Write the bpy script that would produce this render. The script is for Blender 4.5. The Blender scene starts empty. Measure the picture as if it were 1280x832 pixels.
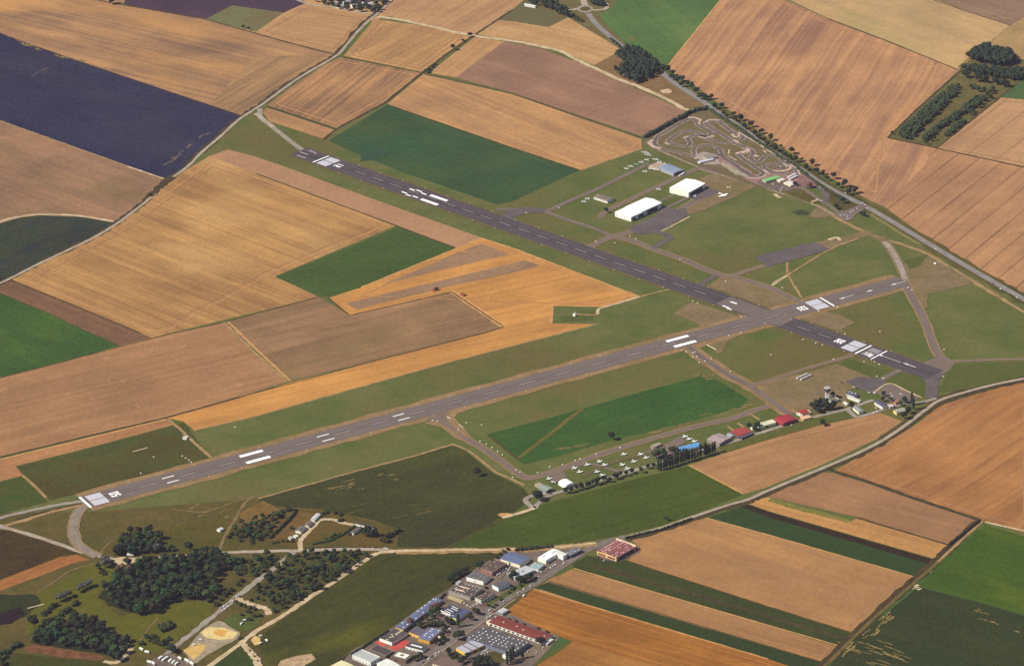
import bpy, bmesh, math, random
from mathutils import Vector, Matrix
random.seed(7)
R = math.radians
SC = bpy.context.scene
COL = SC.collection

# ------------------------------------------------------------------ camera model
F, PITCH, ROLL, H = 5000.0, R(24.4186), R(-1.596), 3000.0
DIST = H / math.tan(PITCH)
CP, SP, CR, SR = math.cos(PITCH), math.sin(PITCH), math.cos(ROLL), math.sin(ROLL)

def G(px, py, z=0.0):
    """ground position (metres) seen at a pixel of the 1280x832 photograph, on the level z"""
    x, y = px - 640, 416 - py
    x, y = CR * x - SR * y, SR * x + CR * y
    d = (x, F * CP + y * SP, -F * SP + y * CP)
    t = (z - H) / d[2]
    return Vector((d[0] * t, d[1] * t - DIST, z))

def G2(p, z=0.0):
    v = G(p[0], p[1], z)
    return Vector((v.x, v.y))

# ------------------------------------------------------------------ colours and materials
def lin(c):
    return c / 12.92 if c <= 0.04045 else ((c + 0.055) / 1.055) ** 2.4
KR, KG, KB = 0.70, 0.74, 0.74
TONE = [(0, 0, 0), (0, 0, 0)]        # colour trim (earth tones, green tones) for the part of the country being described
def C(r, g, b, k=1.0):
    t = TONE[0] if r > g else TONE[1]
    if max(r, g, b) < 86 and r <= g: t = (min(t[0], 0), t[1] * 0.3, t[2] * 0.4)
    r, g, b = (min(255, max(8, v + d)) for v, d in zip((r, g, b), (t[0], t[1] - 2, t[2] - 6)))
    return (lin(r / 255) * KR * k, lin(g / 255) * KG * k, lin(b / 255) * KB * k, 1)

class NT:
    def __init__(s, name, rough=0.9, spec=0.1):
        s.m = bpy.data.materials.new(name); s.m.use_nodes = True
        s.t = s.m.node_tree; s.t.nodes.clear()
        s.out = s.n('ShaderNodeOutputMaterial'); s.b = s.n('ShaderNodeBsdfPrincipled')
        s.b.inputs['Roughness'].default_value = rough
        s.b.inputs['Specular IOR Level'].default_value = spec
        s.l(s.b.outputs[0], s.out.inputs[0])
    def n(s, t, **k):
        x = s.t.nodes.new(t)
        for a, v in k.items(): setattr(x, a, v)
        return x
    def l(s, a, b): s.t.links.new(a, b)
    def pos(s):
        if not hasattr(s, '_p'): s._p = s.n('ShaderNodeNewGeometry').outputs['Position']
        return s._p
    def math(s, op, a, b=None, clamp=False):
        x = s.n('ShaderNodeMath', operation=op, use_clamp=clamp)
        for i, v in enumerate((a, b)):
            if v is None: continue
            if isinstance(v, (int, float)): x.inputs[i].default_value = v
            else: s.l(v, x.inputs[i])
        return x.outputs[0]
    def dot(s, v, d):
        x = s.n('ShaderNodeVectorMath', operation='DOT_PRODUCT')
        s.l(v, x.inputs[0]); x.inputs[1].default_value = d
        return x.outputs['Value']
    def noise(s, vec, scale, detail=2, rough=0.5):
        x = s.n('ShaderNodeTexNoise'); x.inputs['Scale'].default_value = scale
        x.inputs['Detail'].default_value = detail; x.inputs['Roughness'].default_value = rough
        s.l(vec, x.inputs['Vector']); return x.outputs['Fac']
    def ramp(s, fac, lo, hi):
        x = s.n('ShaderNodeMapRange', clamp=True); s.l(fac, x.inputs[0])
        x.inputs[1].default_value = lo; x.inputs[2].default_value = hi
        return x.outputs[0]
    def mix(s, fac, a, b, bt='MIX'):
        x = s.n('ShaderNodeMix', data_type='RGBA', blend_type=bt)
        for i, v in ((0, fac), (6, a), (7, b)):
            if isinstance(v, (int, float)): x.inputs[i].default_value = v
            elif isinstance(v, tuple): x.inputs[i].default_value = v
            else: s.l(v, x.inputs[i])
        return x.outputs[2]
    def uv(s, ang):
        """(along, across) in metres for a direction on the ground"""
        ca, sa = math.cos(ang), math.sin(ang)
        return s.dot(s.pos(), (ca, sa, 0)), s.dot(s.pos(), (-sa, ca, 0))
    def comb(s, x, y, z=0.0):
        c = s.n('ShaderNodeCombineXYZ')
        for i, v in enumerate((x, y, z)):
            if isinstance(v, (int, float)): c.inputs[i].default_value = v
            else: s.l(v, c.inputs[i])
        return c.outputs[0]
    def grain(s, col, amp, sx=8.0, sy=15.0):
        v = s.comb(s.math('MULTIPLY', s.dot(s.pos(), (1, 0, 0)), 1 / sx), s.math('MULTIPLY', s.dot(s.pos(), (0, 1, 0)), 1 / sy))
        x = s.n('ShaderNodeTexNoise'); x.inputs['Scale'].default_value = 1.0; x.inputs['Detail'].default_value = 2; x.inputs['Roughness'].default_value = 0.7
        s.l(v, x.inputs['Vector'])
        f = s.math('ADD', s.math('MULTIPLY', s.math('SUBTRACT', x.outputs['Fac'], 0.5), amp), 1.0)
        c = s.n('ShaderNodeVectorMath', operation='MULTIPLY_ADD'); s.l(x.outputs['Color'], c.inputs[0])
        a2 = amp * 0.22
        c.inputs[1].default_value = (a2, a2, a2 * 1.3); c.inputs[2].default_value = (1 - a2 / 2, 1 - a2 / 2, 1 - a2 * 0.65)
        m = s.n('ShaderNodeVectorMath', operation='SCALE'); s.l(c.outputs[0], m.inputs[0]); s.l(f, m.inputs['Scale'])
        return s.mix(1.0, col, m.outputs[0], 'MULTIPLY')
    def done(s, col):
        if isinstance(col, tuple): s.b.inputs['Base Color'].default_value = col
        else: s.l(col, s.b.inputs['Base Color'])
        return s.m

def ang_of(d):
    a, b = G2(d[0]), G2(d[1]); v = b - a
    return math.atan2(v.y, v.x)

_fc = 0
def field_mat(c1, c2=None, d=((0, 400), (100, 400)), sw=14, con=0.35, patch=260, grain=0.3, tram=None, c3=None, warp=0.0, blot=None):
    """crop / stubble: cultivation streaks along d, broad patches, fine grain, optional wheel tracks"""
    global _fc; _fc += 1
    k = NT('field_%d' % _fc, 0.95, 0.05)
    c2 = c2 or tuple(v * 0.75 for v in c1[:3]) + (1,)
    off = _fc * 137.3
    if c1[0] > c1[1] * 1.2: c2 = tuple(v * 0.86 for v in c2[:3]) + (1,)
    u, v = k.uv(ang_of(d))
    u = k.math('ADD', u, off)
    if warp:
        w = k.noise(k.pos(), 1 / 420, 1)
        v = k.math('ADD', v, k.math('MULTIPLY', k.math('SUBTRACT', w, 0.5), warp))
    s1 = k.noise(k.comb(k.math('MULTIPLY', u, 1 / 900), k.math('MULTIPLY', v, 1 / sw), off), 1.0, 2, 0.65)
    s2 = k.noise(k.comb(k.math('MULTIPLY', u, 1 / 260), k.math('MULTIPLY', v, 1 / (sw * 3.7)), off), 1.0, 2, 0.6)
    pt = k.noise(k.comb(k.math('ADD', k.dot(k.pos(), (1, 0, 0)), off * 7), k.dot(k.pos(), (0, 1, 0)), off), 1 / patch, 4, 0.6)
    f = k.math('ADD', k.math('MULTIPLY', k.ramp(s1, 0.36, 0.64), 0.5), k.math('MULTIPLY', k.ramp(s2, 0.34, 0.66), 0.5))
    f = k.math('ADD', k.math('MULTIPLY', f, con * 1.6), k.math('MULTIPLY', k.ramp(pt, 0.35, 0.68), 1 - con))
    col = k.mix(k.math('MULTIPLY', f, 1.0, True), c1, c2)
    if c3:
        p3 = k.noise(k.comb(k.math('MULTIPLY', u, 0.5), v, off * 3), 1 / (patch * 0.8), 3, 0.6)
        col = k.mix(k.math('MULTIPLY', k.ramp(p3, 0.52, 0.72), 0.9), col, c3)
    if blot:
        p4 = k.noise(k.pos(), 1 / 34, 2, 0.5)
        col = k.mix(k.math('MULTIPLY', k.ramp(p4, 0.66, 0.76), 0.7), col, blot)
    if tram:
        per, wid, dk = tram
        fr = k.math('FRACT', k.math('MULTIPLY', k.math('ADD', v, 5000), 1 / per))
        ln = k.math('LESS_THAN', fr, wid / per)
        brk = k.ramp(k.noise(k.comb(k.math('MULTIPLY', u, 1 / 90), v), 0.5, 2), 0.3, 0.6)
        col = k.mix(k.math('MULTIPLY', k.math('MULTIPLY', ln, brk), dk), col, tuple(x * 0.5 for x in c2[:3]) + (1,))
    bg_ = k.noise(k.comb(k.dot(k.pos(), (1, 0, 0)), k.dot(k.pos(), (0, 1, 0)), off * 5), 1 / 130, 5, 0.62)
    bv = k.math('ADD', k.math('MULTIPLY', k.math('SUBTRACT', bg_, 0.5), 0.7), 1.0)
    col = k.mix(1.0, col, k.comb(bv, bv, bv), 'MULTIPLY')
    return k.done(k.grain(col, grain * 1.7))

def ground_mat(name, c1, c2, patch=60, grain=0.35, c3=None):
    k = NT(name, 0.95, 0.05)
    a = k.noise(k.pos(), 1 / patch, 4, 0.62)
    col = k.mix(k.ramp(a, 0.36, 0.64), c1, c2)
    if c3:
        col = k.mix(k.math('MULTIPLY', k.ramp(k.noise(k.pos(), 1 / (patch * 4), 3, 0.6), 0.5, 0.64), 0.8), col, c3)
    return k.done(k.grain(col, grain * 1.4))

def tarmac_mat(name, c1, c2, d, patch=45, streak=0.5, c3=None, wear=0.0):
    k = NT(name, 0.85, 0.2)
    u, v = k.uv(ang_of(d))
    s = k.noise(k.comb(k.math('MULTIPLY', u, 1 / 320), k.math('MULTIPLY', v, 1 / 6)), 1.0, 3, 0.65)
    a = k.noise(k.pos(), 1 / patch, 4, 0.65)
    f = k.math('ADD', k.math('MULTIPLY', k.ramp(s, 0.3, 0.7), streak), k.math('MULTIPLY', k.ramp(a, 0.35, 0.65), 1 - streak))
    col = k.mix(f, c1, c2)
    if c3:
        b = k.noise(k.comb(k.math('MULTIPLY', u, 1 / 210), k.math('MULTIPLY', v, 1 / 60), 3.3), 1.0, 1, 0.4)
        col = k.mix(k.ramp(b, 0.5, 0.56), col, c3)
    if wear:
        a0 = G2(d[0]); an = ang_of(d); v0 = -math.sin(an) * a0.x + math.cos(an) * a0.y
        dv = k.math('ABSOLUTE', k.math('SUBTRACT', v, v0))
        w1 = k.math('SUBTRACT', 1.0, k.ramp(k.math('ABSOLUTE', k.math('SUBTRACT', dv, 4.5)), 1.0, 4.5))
        nn = k.ramp(k.noise(k.comb(k.math('MULTIPLY', u, 1 / 140), k.math('MULTIPLY', v, 1 / 3)), 1.0, 3, 0.6), 0.4, 0.65)
        col = k.mix(k.math('MULTIPLY', k.math('MULTIPLY', w1, nn), wear), col, tuple(x * 0.55 for x in c1[:3]) + (1,))
        jn = k.math('LESS_THAN', k.math('ABSOLUTE', k.math('SUBTRACT', dv, 11.5)), 0.5)
        col = k.mix(k.math('MULTIPLY', jn, 0.25), col, tuple(min(1, x * 1.7) for x in c2[:3]) + (1,))
    return k.done(k.grain(col, 0.45, 6, 9))

_mc = {}
def paint(r, g, b, rough=0.6, dirt=0.18, k=1.0):
    key = (r, g, b, rough, dirt, k)
    if key not in _mc:
        m = NT('paint_%d_%d_%d' % (r, g, b), rough, 0.3)
        c = tuple(min(0.86, v) for v in C(r, g, b, k * 1.22)[:3]) + (1,)
        a = m.noise(m.pos(), 0.16, 4, 0.65)
        _mc[key] = m.done(m.mix(m.math('MULTIPLY', m.ramp(a, 0.4, 0.75), dirt * 2), c, tuple(x * 0.55 for x in c[:3]) + (1,)))
    return _mc[key]

def roof_mat(r, g, b, per=3.0):
    key = ('roof', r, g, b, per)
    if key not in _mc:
        m = NT('roofing_%d_%d_%d' % (r, g, b), 0.7, 0.25)
        c = C(r, g, b)
        a = m.noise(m.pos(), 0.11, 4, 0.7); b2 = m.noise(m.pos(), 0.7, 2, 0.6)
        col = m.mix(m.math('MULTIPLY', m.ramp(a, 0.35, 0.7), 0.5), c, tuple(x * 0.6 for x in c[:3]) + (1,))
        col = m.mix(m.math('MULTIPLY', m.ramp(b2, 0.5, 0.75), 0.3), col, tuple(min(1, x * 1.35) for x in c[:3]) + (1,))
        _mc[key] = m.done(col)
    return _mc[key]

def leaf_mat(name, c1, c2, rnd=0.45):
    k = NT(name, 0.85, 0.05)
    a = k.noise(k.pos(), 1 / 3.2, 2, 0.6)
    col = k.mix(k.ramp(a, 0.35, 0.65), c1, c2)
    oi = k.n('ShaderNodeObjectInfo').outputs['Random']
    f = k.math('ADD', k.math('MULTIPLY', oi, rnd), 1.0 - rnd * 0.5)
    h = k.math('ADD', k.math('MULTIPLY', k.math('FRACT', k.math('MULTIPLY', oi, 7.13)), rnd), 1.0 - rnd * 0.5)
    return k.done(k.mix(1.0, col, k.comb(h, f, f), 'MULTIPLY'))

# ------------------------------------------------------------------ object helpers
def tag(o, label=None, cat=None, group=None, kind=None):
    if label: o['label'] = label
    if cat: o['category'] = cat
    if group: o['group'] = group
    if kind: o['kind'] = kind
    return o

def link(name, me, parent=None):
    o = bpy.data.objects.new(name, me); COL.objects.link(o)
    if parent is not None: o.parent = parent
    return o

def obj(name, bm, mats, parent=None, smooth=False):
    me = bpy.data.meshes.new(name)
    if smooth:
        for f in bm.faces: f.smooth = True
    bm.to_mesh(me); bm.free()
    for m in (mats if isinstance(mats, (list, tuple)) else [mats]): me.materials.append(m)
    return link(name, me, parent)

def empty(name, loc, rz=0.0):
    o = bpy.data.objects.new(name, None); o.empty_display_size = 2
    COL.objects.link(o); o.location = loc; o.rotation_euler = (0, 0, rz)
    return o

ZC = [0.06]
def nz():
    ZC[0] += 0.002
    return ZC[0]
TOP = 0.75          # level that things stand on, just above the uppermost sheet

def sheet(bm, pts, z):
    vs = [bm.verts.new((p[0], p[1], z)) for p in pts]
    f = bm.faces.new(vs)
    f.normal_update()
    if f.normal.z < 0: f.normal_flip()
    if len(vs) > 4: bmesh.ops.triangulate(bm, faces=[f], ngon_method='EAR_CLIP')

def wob(pts, amp, seed=0, step=14.0):
    rnd = random.Random(seed); out = []
    n = len(pts)
    for i in range(n):
        a, b = pts[i], pts[(i + 1) % n]
        L = (b - a).length; m = max(1, int(L / step))
        for j in range(m):
            p = a.lerp(b, j / m)
            out.append(p + Vector((rnd.uniform(-amp, amp), rnd.uniform(-amp, amp))))
    return out

def poly(name, px, mat, kind='structure', parent=None, wobble=0.0, world=False):
    pts = [Vector(p) for p in px] if world else [G2(p) for p in px]
    if wobble: pts = wob(pts, wobble, len(px) + int(px[0][0]))
    bm = bmesh.new(); sheet(bm, pts, nz())
    o = obj(name, bm, mat, parent)
    if parent is None: tag(o, kind=kind)
    return o

def spline(pts, n=6):
    if len(pts) < 3: return pts
    out = []
    P = [pts[0] * 2 - pts[1]] + pts + [pts[-1] * 2 - pts[-2]]
    for i in range(1, len(P) - 2):
        a, b, c, d = P[i - 1:i + 3]
        for j in range(n):
            t = j / n
            out.append(0.5 * ((2 * b) + (c - a) * t + (2 * a - 5 * b + 4 * c - d) * t * t + (3 * b - a - 3 * c + d) * t ** 3))
    out.append(pts[-1]); return out

def ribbon(bm, pts, w, z, jit=0.0, rnd=random):
    L, Rr = [], []
    for i, p in enumerate(pts):
        a = pts[max(0, i - 1)]; b = pts[min(len(pts) - 1, i + 1)]
        t = (b - a).normalized(); nrm = Vector((-t.y, t.x))
        w1 = w / 2 * (1 + rnd.uniform(-jit, jit)); w2 = w / 2 * (1 + rnd.uniform(-jit, jit))
        L.append(bm.verts.new((*(p + nrm * w1), z))); Rr.append(bm.verts.new((*(p - nrm * w2), z)))
    for i in range(len(pts) - 1):
        f = bm.faces.new((Rr[i], Rr[i + 1], L[i + 1], L[i]))

def strip(name, px, w, mat, curve=True, kind='structure', jit=0.0, parent=None, world=False):
    pts = [Vector(p) for p in px] if world else [G2(p) for p in px]
    if curve and len(pts) > 2: pts = spline(pts)
    if jit:
        q = []
        for a, b in zip(pts, pts[1:]):
            m = max(1, int((b - a).length / 12))
            q += [a.lerp(b, j / m) for j in range(m)]
        pts = q + [pts[-1]]
    bm = bmesh.new(); ribbon(bm, pts, w, nz(), jit)
    o = obj(name, bm, mat, parent)
    if parent is None: tag(o, kind=kind)
    return o

def ellipse(name, c, rx, ry, mat, kind='structure', n=24, wobble=0.0):
    return poly(name, [(c[0] + rx * math.cos(i * 2 * math.pi / n), c[1] + ry * math.sin(i * 2 * math.pi / n)) for i in range(n)], mat, kind, wobble=wobble)

def box(bm, x0, x1, y0, y1, z0, z1, mi=0):
    v = [bm.verts.new((x, y, z)) for z in (z0, z1) for y in (y0, y1) for x in (x0, x1)]
    for q in ((0, 2, 3, 1), (4, 5, 7, 6), (0, 1, 5, 4), (2, 6, 7, 3), (0, 4, 6, 2), (1, 3, 7, 5)):
        f = bm.faces.new([v[i] for i in q]); f.material_index = mi

def prism(bm, prof, y0, y1, mi=0, axis='y'):
    """extrude a closed (x,z) profile along y"""
    n = len(prof)
    def P(a, y): return (a[0], y, a[1]) if axis == 'y' else (y, a[0], a[1])
    A = [bm.verts.new(P(p, y0)) for p in prof]; B = [bm.verts.new(P(p, y1)) for p in prof]
    fs = [bm.faces.new(A), bm.faces.new(B[::-1])]
    for i in range(n): fs.append(bm.faces.new((A[i], B[i], B[(i + 1) % n], A[(i + 1) % n])))
    for f in fs: f.material_index = mi
    return fs

def fixn(bm):
    bmesh.ops.recalc_face_normals(bm, faces=bm.faces[:])
    return bm

# ------------------------------------------------------------------ camera, sun, sky
cam = bpy.data.objects.new('camera', bpy.data.cameras.new('camera')); COL.objects.link(cam)
cam.data.sensor_fit = 'HORIZONTAL'; cam.data.sensor_width = 36; cam.data.lens = 36 * F / 1280
cam.data.clip_start = 10; cam.data.clip_end = 80000
cam.matrix_world = Matrix.Translation((0, -DIST, H)) @ Matrix.Rotation(math.pi / 2 - PITCH, 4, 'X') @ Matrix.Rotation(ROLL, 4, 'Z')
SC.camera = cam

SUN_EL, SUN_DIR = R(45), Vector((-0.96, -0.28, 0)).normalized()      # horizontal direction towards the sun
world = bpy.data.worlds.new('World'); SC.world = world; world.use_nodes = True
wt = world.node_tree; bg = wt.nodes['Background']
sky = wt.nodes.new('ShaderNodeTexSky'); sky.sky_type = 'NISHITA'; sky.sun_disc = False
sky.sun_elevation = SUN_EL; sky.sun_rotation = math.atan2(SUN_DIR.x, SUN_DIR.y)
wt.links.new(sky.outputs[0], bg.inputs[0]); bg.inputs[1].default_value = 0.055
sl = bpy.data.lights.new('sun', 'SUN'); sl.energy = 4.7; sl.angle = R(0.5); sl.color = (1.0, 0.93, 0.82)
sun = bpy.data.objects.new('sun', sl); COL.objects.link(sun)
sdir = (SUN_DIR * math.cos(SUN_EL) + Vector((0, 0, math.sin(SUN_EL)))).normalized()
sun.rotation_euler = sdir.to_track_quat('Z', 'Y').to_euler()
SC.view_settings.view_transform = 'Standard'; SC.view_settings.look = 'None'
SC.view_settings.exposure = 0.42; SC.view_settings.gamma = 1
SC.render.engine = 'CYCLES'
SC.cycles.use_denoising = False
SC.cycles.max_bounces = 4; SC.cycles.volume_bounces = 1

# the air: one even box of thin haze round everything
hb = bmesh.new(); box(hb, -21000, 21000, -21000, 21000, -2, H + 60)
hm = bpy.data.materials.new('haze_air'); hm.use_nodes = True
ht = hm.node_tree; ht.nodes.clear()
ho = ht.nodes.new('ShaderNodeOutputMaterial'); hv = ht.nodes.new('ShaderNodeVolumePrincipled')
hv.inputs['Color'].default_value = (0.66, 0.66, 1.0, 1); hv.inputs['Density'].default_value = 0.72e-5
ht.links.new(hv.outputs[0], ho.inputs['Volume'])
tag(obj('haze', fixn(hb), hm), 'thin bluish summer haze over the whole airfield and fields', 'haze', kind='stuff')

# ------------------------------------------------------------------ ground and fields
TAN_S = (70, 70, 60)
# far farmland out to the horizon: a patchwork beyond what the photo shows
k = NT('farmland', 0.95, 0.05)
vo = k.n('ShaderNodeTexVoronoi'); vo.inputs['Scale'].default_value = 1 / 420; k.l(k.pos(), vo.inputs['Vector'])
sep = k.n('ShaderNodeSeparateColor'); k.l(vo.outputs['Color'], sep.inputs[0])
c_ = k.mix(k.ramp(sep.outputs[0], 0.3, 0.7), C(190, 145, 100), C(150, 115, 85))
c_ = k.mix(k.math('GREATER_THAN', sep.outputs[1], 0.68), c_, C(70, 95, 50))
g_ = k.noise(k.pos(), 1 / 40, 4, 0.6); g_ = k.math('ADD', k.math('MULTIPLY', g_, 0.4), 0.8)
far_m = k.done(k.mix(1.0, c_, k.comb(g_, g_, g_), 'MULTIPLY'))
poly('ground', [(-20000, -20000), (20000, -20000), (20000, 20000), (-20000, 20000)], far_m, world=True)

M_LAWN = ground_mat('airfield_grass', C(88, 98, 46), C(108, 108, 62), 95, 0.3, C(106, 94, 52))
M_ROUGH = ground_mat('rough_grass', C(86, 80, 36), C(104, 88, 48), 45, 0.45, C(76, 72, 34))
M_DRY = ground_mat('dry_grass', C(150, 122, 82), C(134, 106, 70), 40, 0.3, C(128, 108, 66))
M_VERGE = ground_mat('bare_verge', C(156, 126, 92), C(142, 114, 80), 40, 0.35, C(132, 110, 70))
M_GREEN = ground_mat('mown_green', C(82, 92, 40), C(92, 94, 46), 70, 0.3)
M_MARGIN = ground_mat('field_margin', C(92, 76, 44), C(76, 66, 40), 18, 0.6)
M_PALE = ground_mat('pale_margin', C(212, 160, 104), C(196, 142, 90), 20, 0.4)
M_DARKM = ground_mat('dark_margin', C(66, 58, 40), C(84, 70, 46), 15, 0.6)
M_TRACK = ground_mat('chalk_track', C(214, 190, 158), C(188, 162, 128), 18, 0.5)
M_DIRT = ground_mat('dirt_track', C(176, 142, 102), C(150, 120, 82), 18, 0.5)
M_ROAD = ground_mat('country_road', C(168, 156, 146), C(150, 138, 128), 25, 0.35)
M_ROADP = ground_mat('pale_road', C(186, 168, 152), C(164, 146, 130), 25, 0.35)
RB = ((401, 199.3), (1079, 437.1)); RA = ((106.6, 627.7), (1034, 377.4))
M_RWB = tarmac_mat('runway_asphalt', C(72, 65, 72), C(98, 88, 92), RB, 50, 0.6, C(86, 76, 82), 0.75)
M_RWA = tarmac_mat('worn_runway_asphalt', C(110, 97, 96), C(126, 111, 106), RA, 60, 0.6, None, 0.45)
M_TAX = tarmac_mat('taxiway_asphalt', C(114, 98, 94), C(132, 114, 102), RA, 40, 0.4)
M_TAXD = tarmac_mat('apron_asphalt', C(90, 81, 86), C(112, 100, 100), RA, 40, 0.3)
M_YARD = ground_mat('yard_asphalt', C(124, 108, 102), C(104, 90, 84), 22, 0.4, C(134, 116, 98))
M_CONC = ground_mat('old_concrete', C(176, 160, 148), C(150, 136, 126), 14, 0.5)

poly('ground_lawn', [(180, 110), (640, -25), (1400, -30), (1400, 700), (700, 720), (-60, 720), (-60, 520), (200, 430)], M_LAWN)
poly('ground_scrub', [(-60, 640), (100, 640), (330, 622), (640, 640), (700, 690), (560, 900), (-60, 900)], M_ROUGH)

TONE[:] = [(-10, -6, -6), (12, -6, -6)]
NAVY = field_mat(C(40, 42, 74), C(54, 54, 78), ((0, 42), (300, 144)), 16, 0.3, 300, 0.45, c3=C(58, 60, 76))
F_A = field_mat(C(208, 154, 108), C(156, 118, 94), ((0, 20), (320, 95)), 13, 0.5, 320, 0.25, c3=C(214, 156, 98))
FA_H = field_mat(C(198, 148, 104), C(158, 122, 92), ((250, 110), (330, 64)), 9, 0.6, 160, 0.25)
TANB = field_mat(C(194, 146, 106), C(150, 114, 88), ((0, 151), (160, 208)), 12, 0.35, 220, 0.3)
poly('stubble_field', [(-60, -60), (60, -60), (105, -5), (140, 4), (175, 10), (257, 24), (320, 42), (352, 51), (418, 67), (402, 81), (370, 100), (330, 129), (301, 144), (220, 117), (110, 80), (25, 52), (0, 41), (-60, 18)], F_A)
poly('stubble_field', [(262, 131), (318, 72), (418, 67), (402, 81), (370, 100), (330, 129), (301, 144)], FA_H)
poly('stubble_field', [(60, -60), (170, -40), (157, 4), (140, 4), (105, -5)], TANB)
poly('ploughed_field', [(165, -40), (155, 5), (175, 10), (257, 24), (290, 7), (355, 16), (382, 4), (345, -40)], field_mat(C(78, 58, 78), C(96, 70, 82), ((157, 4), (257, 24)), 14, 0.35))
poly('pasture_field', [(257, 24), (290, 7), (355, 16), (320, 40)], ground_mat('pasture', C(104, 108, 74), C(122, 120, 84), 70, 0.25))
poly('stubble_field', [(320, 41), (381, 5), (463, 22), (420, 67), (352, 51)], field_mat(C(210, 158, 108), C(186, 140, 104), ((380, 10), (460, 24)), 10, 0.5))
poly('dark_field', [(-60, 18), (0, 41), (25, 52), (110, 80), (220, 117), (301, 144), (297, 150), (250, 192), (235, 207), (211, 224), (160, 208), (0, 151), (-60, 128)], NAVY)
poly('brown_field', [(-60, 128), (0, 151), (160, 208), (209, 225), (185, 248), (160, 266), (143, 277), (100, 270), (50, 268), (25, 271), (0, 277), (-60, 292)],
     field_mat(C(182, 134, 104), C(150, 114, 92), ((0, 200), (160, 262)), 14, 0.4, 200, 0.3, c3=C(146, 116, 82)))
poly('dark_field', [(-60, 293), (0, 279), (25, 272), (50, 269), (100, 271), (141, 278), (120, 294), (82, 313), (42, 332), (15, 345), (0, 352), (-60, 378)],
     field_mat(C(48, 56, 52), C(60, 70, 48), ((0, 340), (140, 278)), 14, 0.4, 150, 0.4, c3=C(42, 46, 62)))
GOLD = field_mat(C(216, 162, 102), C(174, 126, 84), ((320, 218), (495, 282)), 9, 0.5, 300, 0.25, c3=C(212, 164, 110))
poly('stubble_field', [(14, 350), (42, 335), (82, 316), (120, 297), (144, 282), (162, 270), (185, 252), (209, 229), (235, 211), (262, 195), (320, 217), (495, 282), (344, 345), (398, 371), (320, 390), (217, 415), (190, 422), (175, 416), (100, 385)], GOLD)
poly('brown_field', [(-60, 384), (0, 356), (14, 350), (100, 385), (175, 416), (190, 422), (150, 432), (115, 416), (60, 390), (0, 365), (-60, 340)], field_mat(C(150, 108, 80), C(130, 94, 72), ((15, 350), (190, 422)), 10, 0.4))
poly('green_field', [(-60, 342), (0, 366), (60, 391), (115, 417), (150, 432), (75, 453), (0, 472), (-60, 487)],
     field_mat(C(44, 90, 44), C(52, 100, 42), ((0, 366), (150, 432)), 10, 0.3, 120, 0.35, tram=(36, 3.2, 0.35), c3=C(72, 112, 42)))
poly('brown_field', [(-60, 487), (0, 472), (75, 453), (150, 434), (217, 416), (279, 403), (358, 477), (300, 496), (250, 511), (207, 521), (100, 547), (0, 570), (-60, 585)],
     field_mat(C(190, 138, 100), C(170, 124, 90), ((0, 560), (207, 510)), 11, 0.5, 240, 0.25, blot=C(206, 152, 116)))
poly('brown_field', [(281, 403), (320, 391), (398, 371), (437, 394), (565, 365), (629, 408), (605, 415), (535, 433), (445, 456), (362, 476)],
     field_mat(C(182, 136, 102), C(152, 116, 86), ((330, 465), (605, 400)), 12, 0.55, 180, 0.25, c3=C(144, 116, 78)))
poly('stubble_field', [(412, 372), (452, 359), (570, 311), (602, 298), (640, 311), (800, 372), (755, 383), (691, 382), (689, 404), (746, 405), (700, 417), (640, 433), (545, 457), (420, 491), (320, 520), (244, 538), (228, 526), (207, 522), (250, 511), (300, 497), (365, 477), (445, 457), (535, 434), (605, 416), (630, 409), (565, 364), (437, 394)],
     field_mat(C(226, 160, 90), C(204, 142, 84), ((560, 360), (800, 310)), 10, 0.55, 260, 0.22))
WHEAT = field_mat(C(176, 136, 106), C(160, 122, 98), ((433, 379), (640, 330)), 8, 0.4, 90, 0.3)
poly('wheat_field', [(601, 304), (637, 318), (545, 339), (490, 353), (478, 355)], WHEAT)
poly('wheat_field', [(433, 379), (545, 352), (640, 329), (656, 325), (675, 332), (640, 341), (560, 358), (446, 387)], WHEAT)
strip('field_path', [(629, 408), (565, 364)], 12, M_PALE, jit=0.2)
poly('green_field', [(344, 346), (497, 284), (570, 310), (450, 360), (410, 371), (398, 370)], field_mat(C(52, 88, 44), C(58, 98, 44), ((344, 346), (497, 284)), 9, 0.5, 100, 0.35))
poly('brown_field', [(262, 195), (285, 187), (320, 196), (352, 207), (470, 250), (602, 297), (570, 310), (495, 281), (320, 217)],
     field_mat(C(186, 136, 106), C(194, 146, 112), ((320, 217), (495, 281)), 9, 0.4, 160, 0.25))
# top middle
poly('stubble_field', [(477, 18), (505, -30), (690, -30), (640, 13), (593, 44), (532, 31)], field_mat(C(210, 160, 114), C(188, 140, 106), ((520, 28), (590, -12)), 11, 0.6))
poly('stubble_field', [(468, 24), (532, 33), (588, 46), (527, 90), (430, 70)], field_mat(C(214, 160, 106), C(184, 138, 96), ((460, 60), (520, 28)), 9, 0.6, 160))
poly('stubble_field', [(425, 72), (527, 91), (482, 127), (421, 160), (334, 132), (372, 103), (405, 82)], field_mat(C(208, 152, 104), C(152, 114, 88), ((400, 140), (470, 84)), 9, 0.7, 220))
poly('stubble_field', [(334, 135), (420, 163), (405, 174), (337, 152), (328, 140)], field_mat(C(206, 152, 106), C(180, 134, 98), ((334, 135), (420, 163)), 9, 0.6))
poly('green_field', [(411, 176), (484, 131), (560, 157), (640, 184), (724, 213), (640, 252), (622, 256), (500, 214), (440, 190)],
     field_mat(C(46, 84, 56), C(52, 90, 52), ((484, 131), (724, 213)), 14, 0.3, 180, 0.3, tram=(36, 3.2, 0.35), c3=C(62, 94, 48)))
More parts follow.
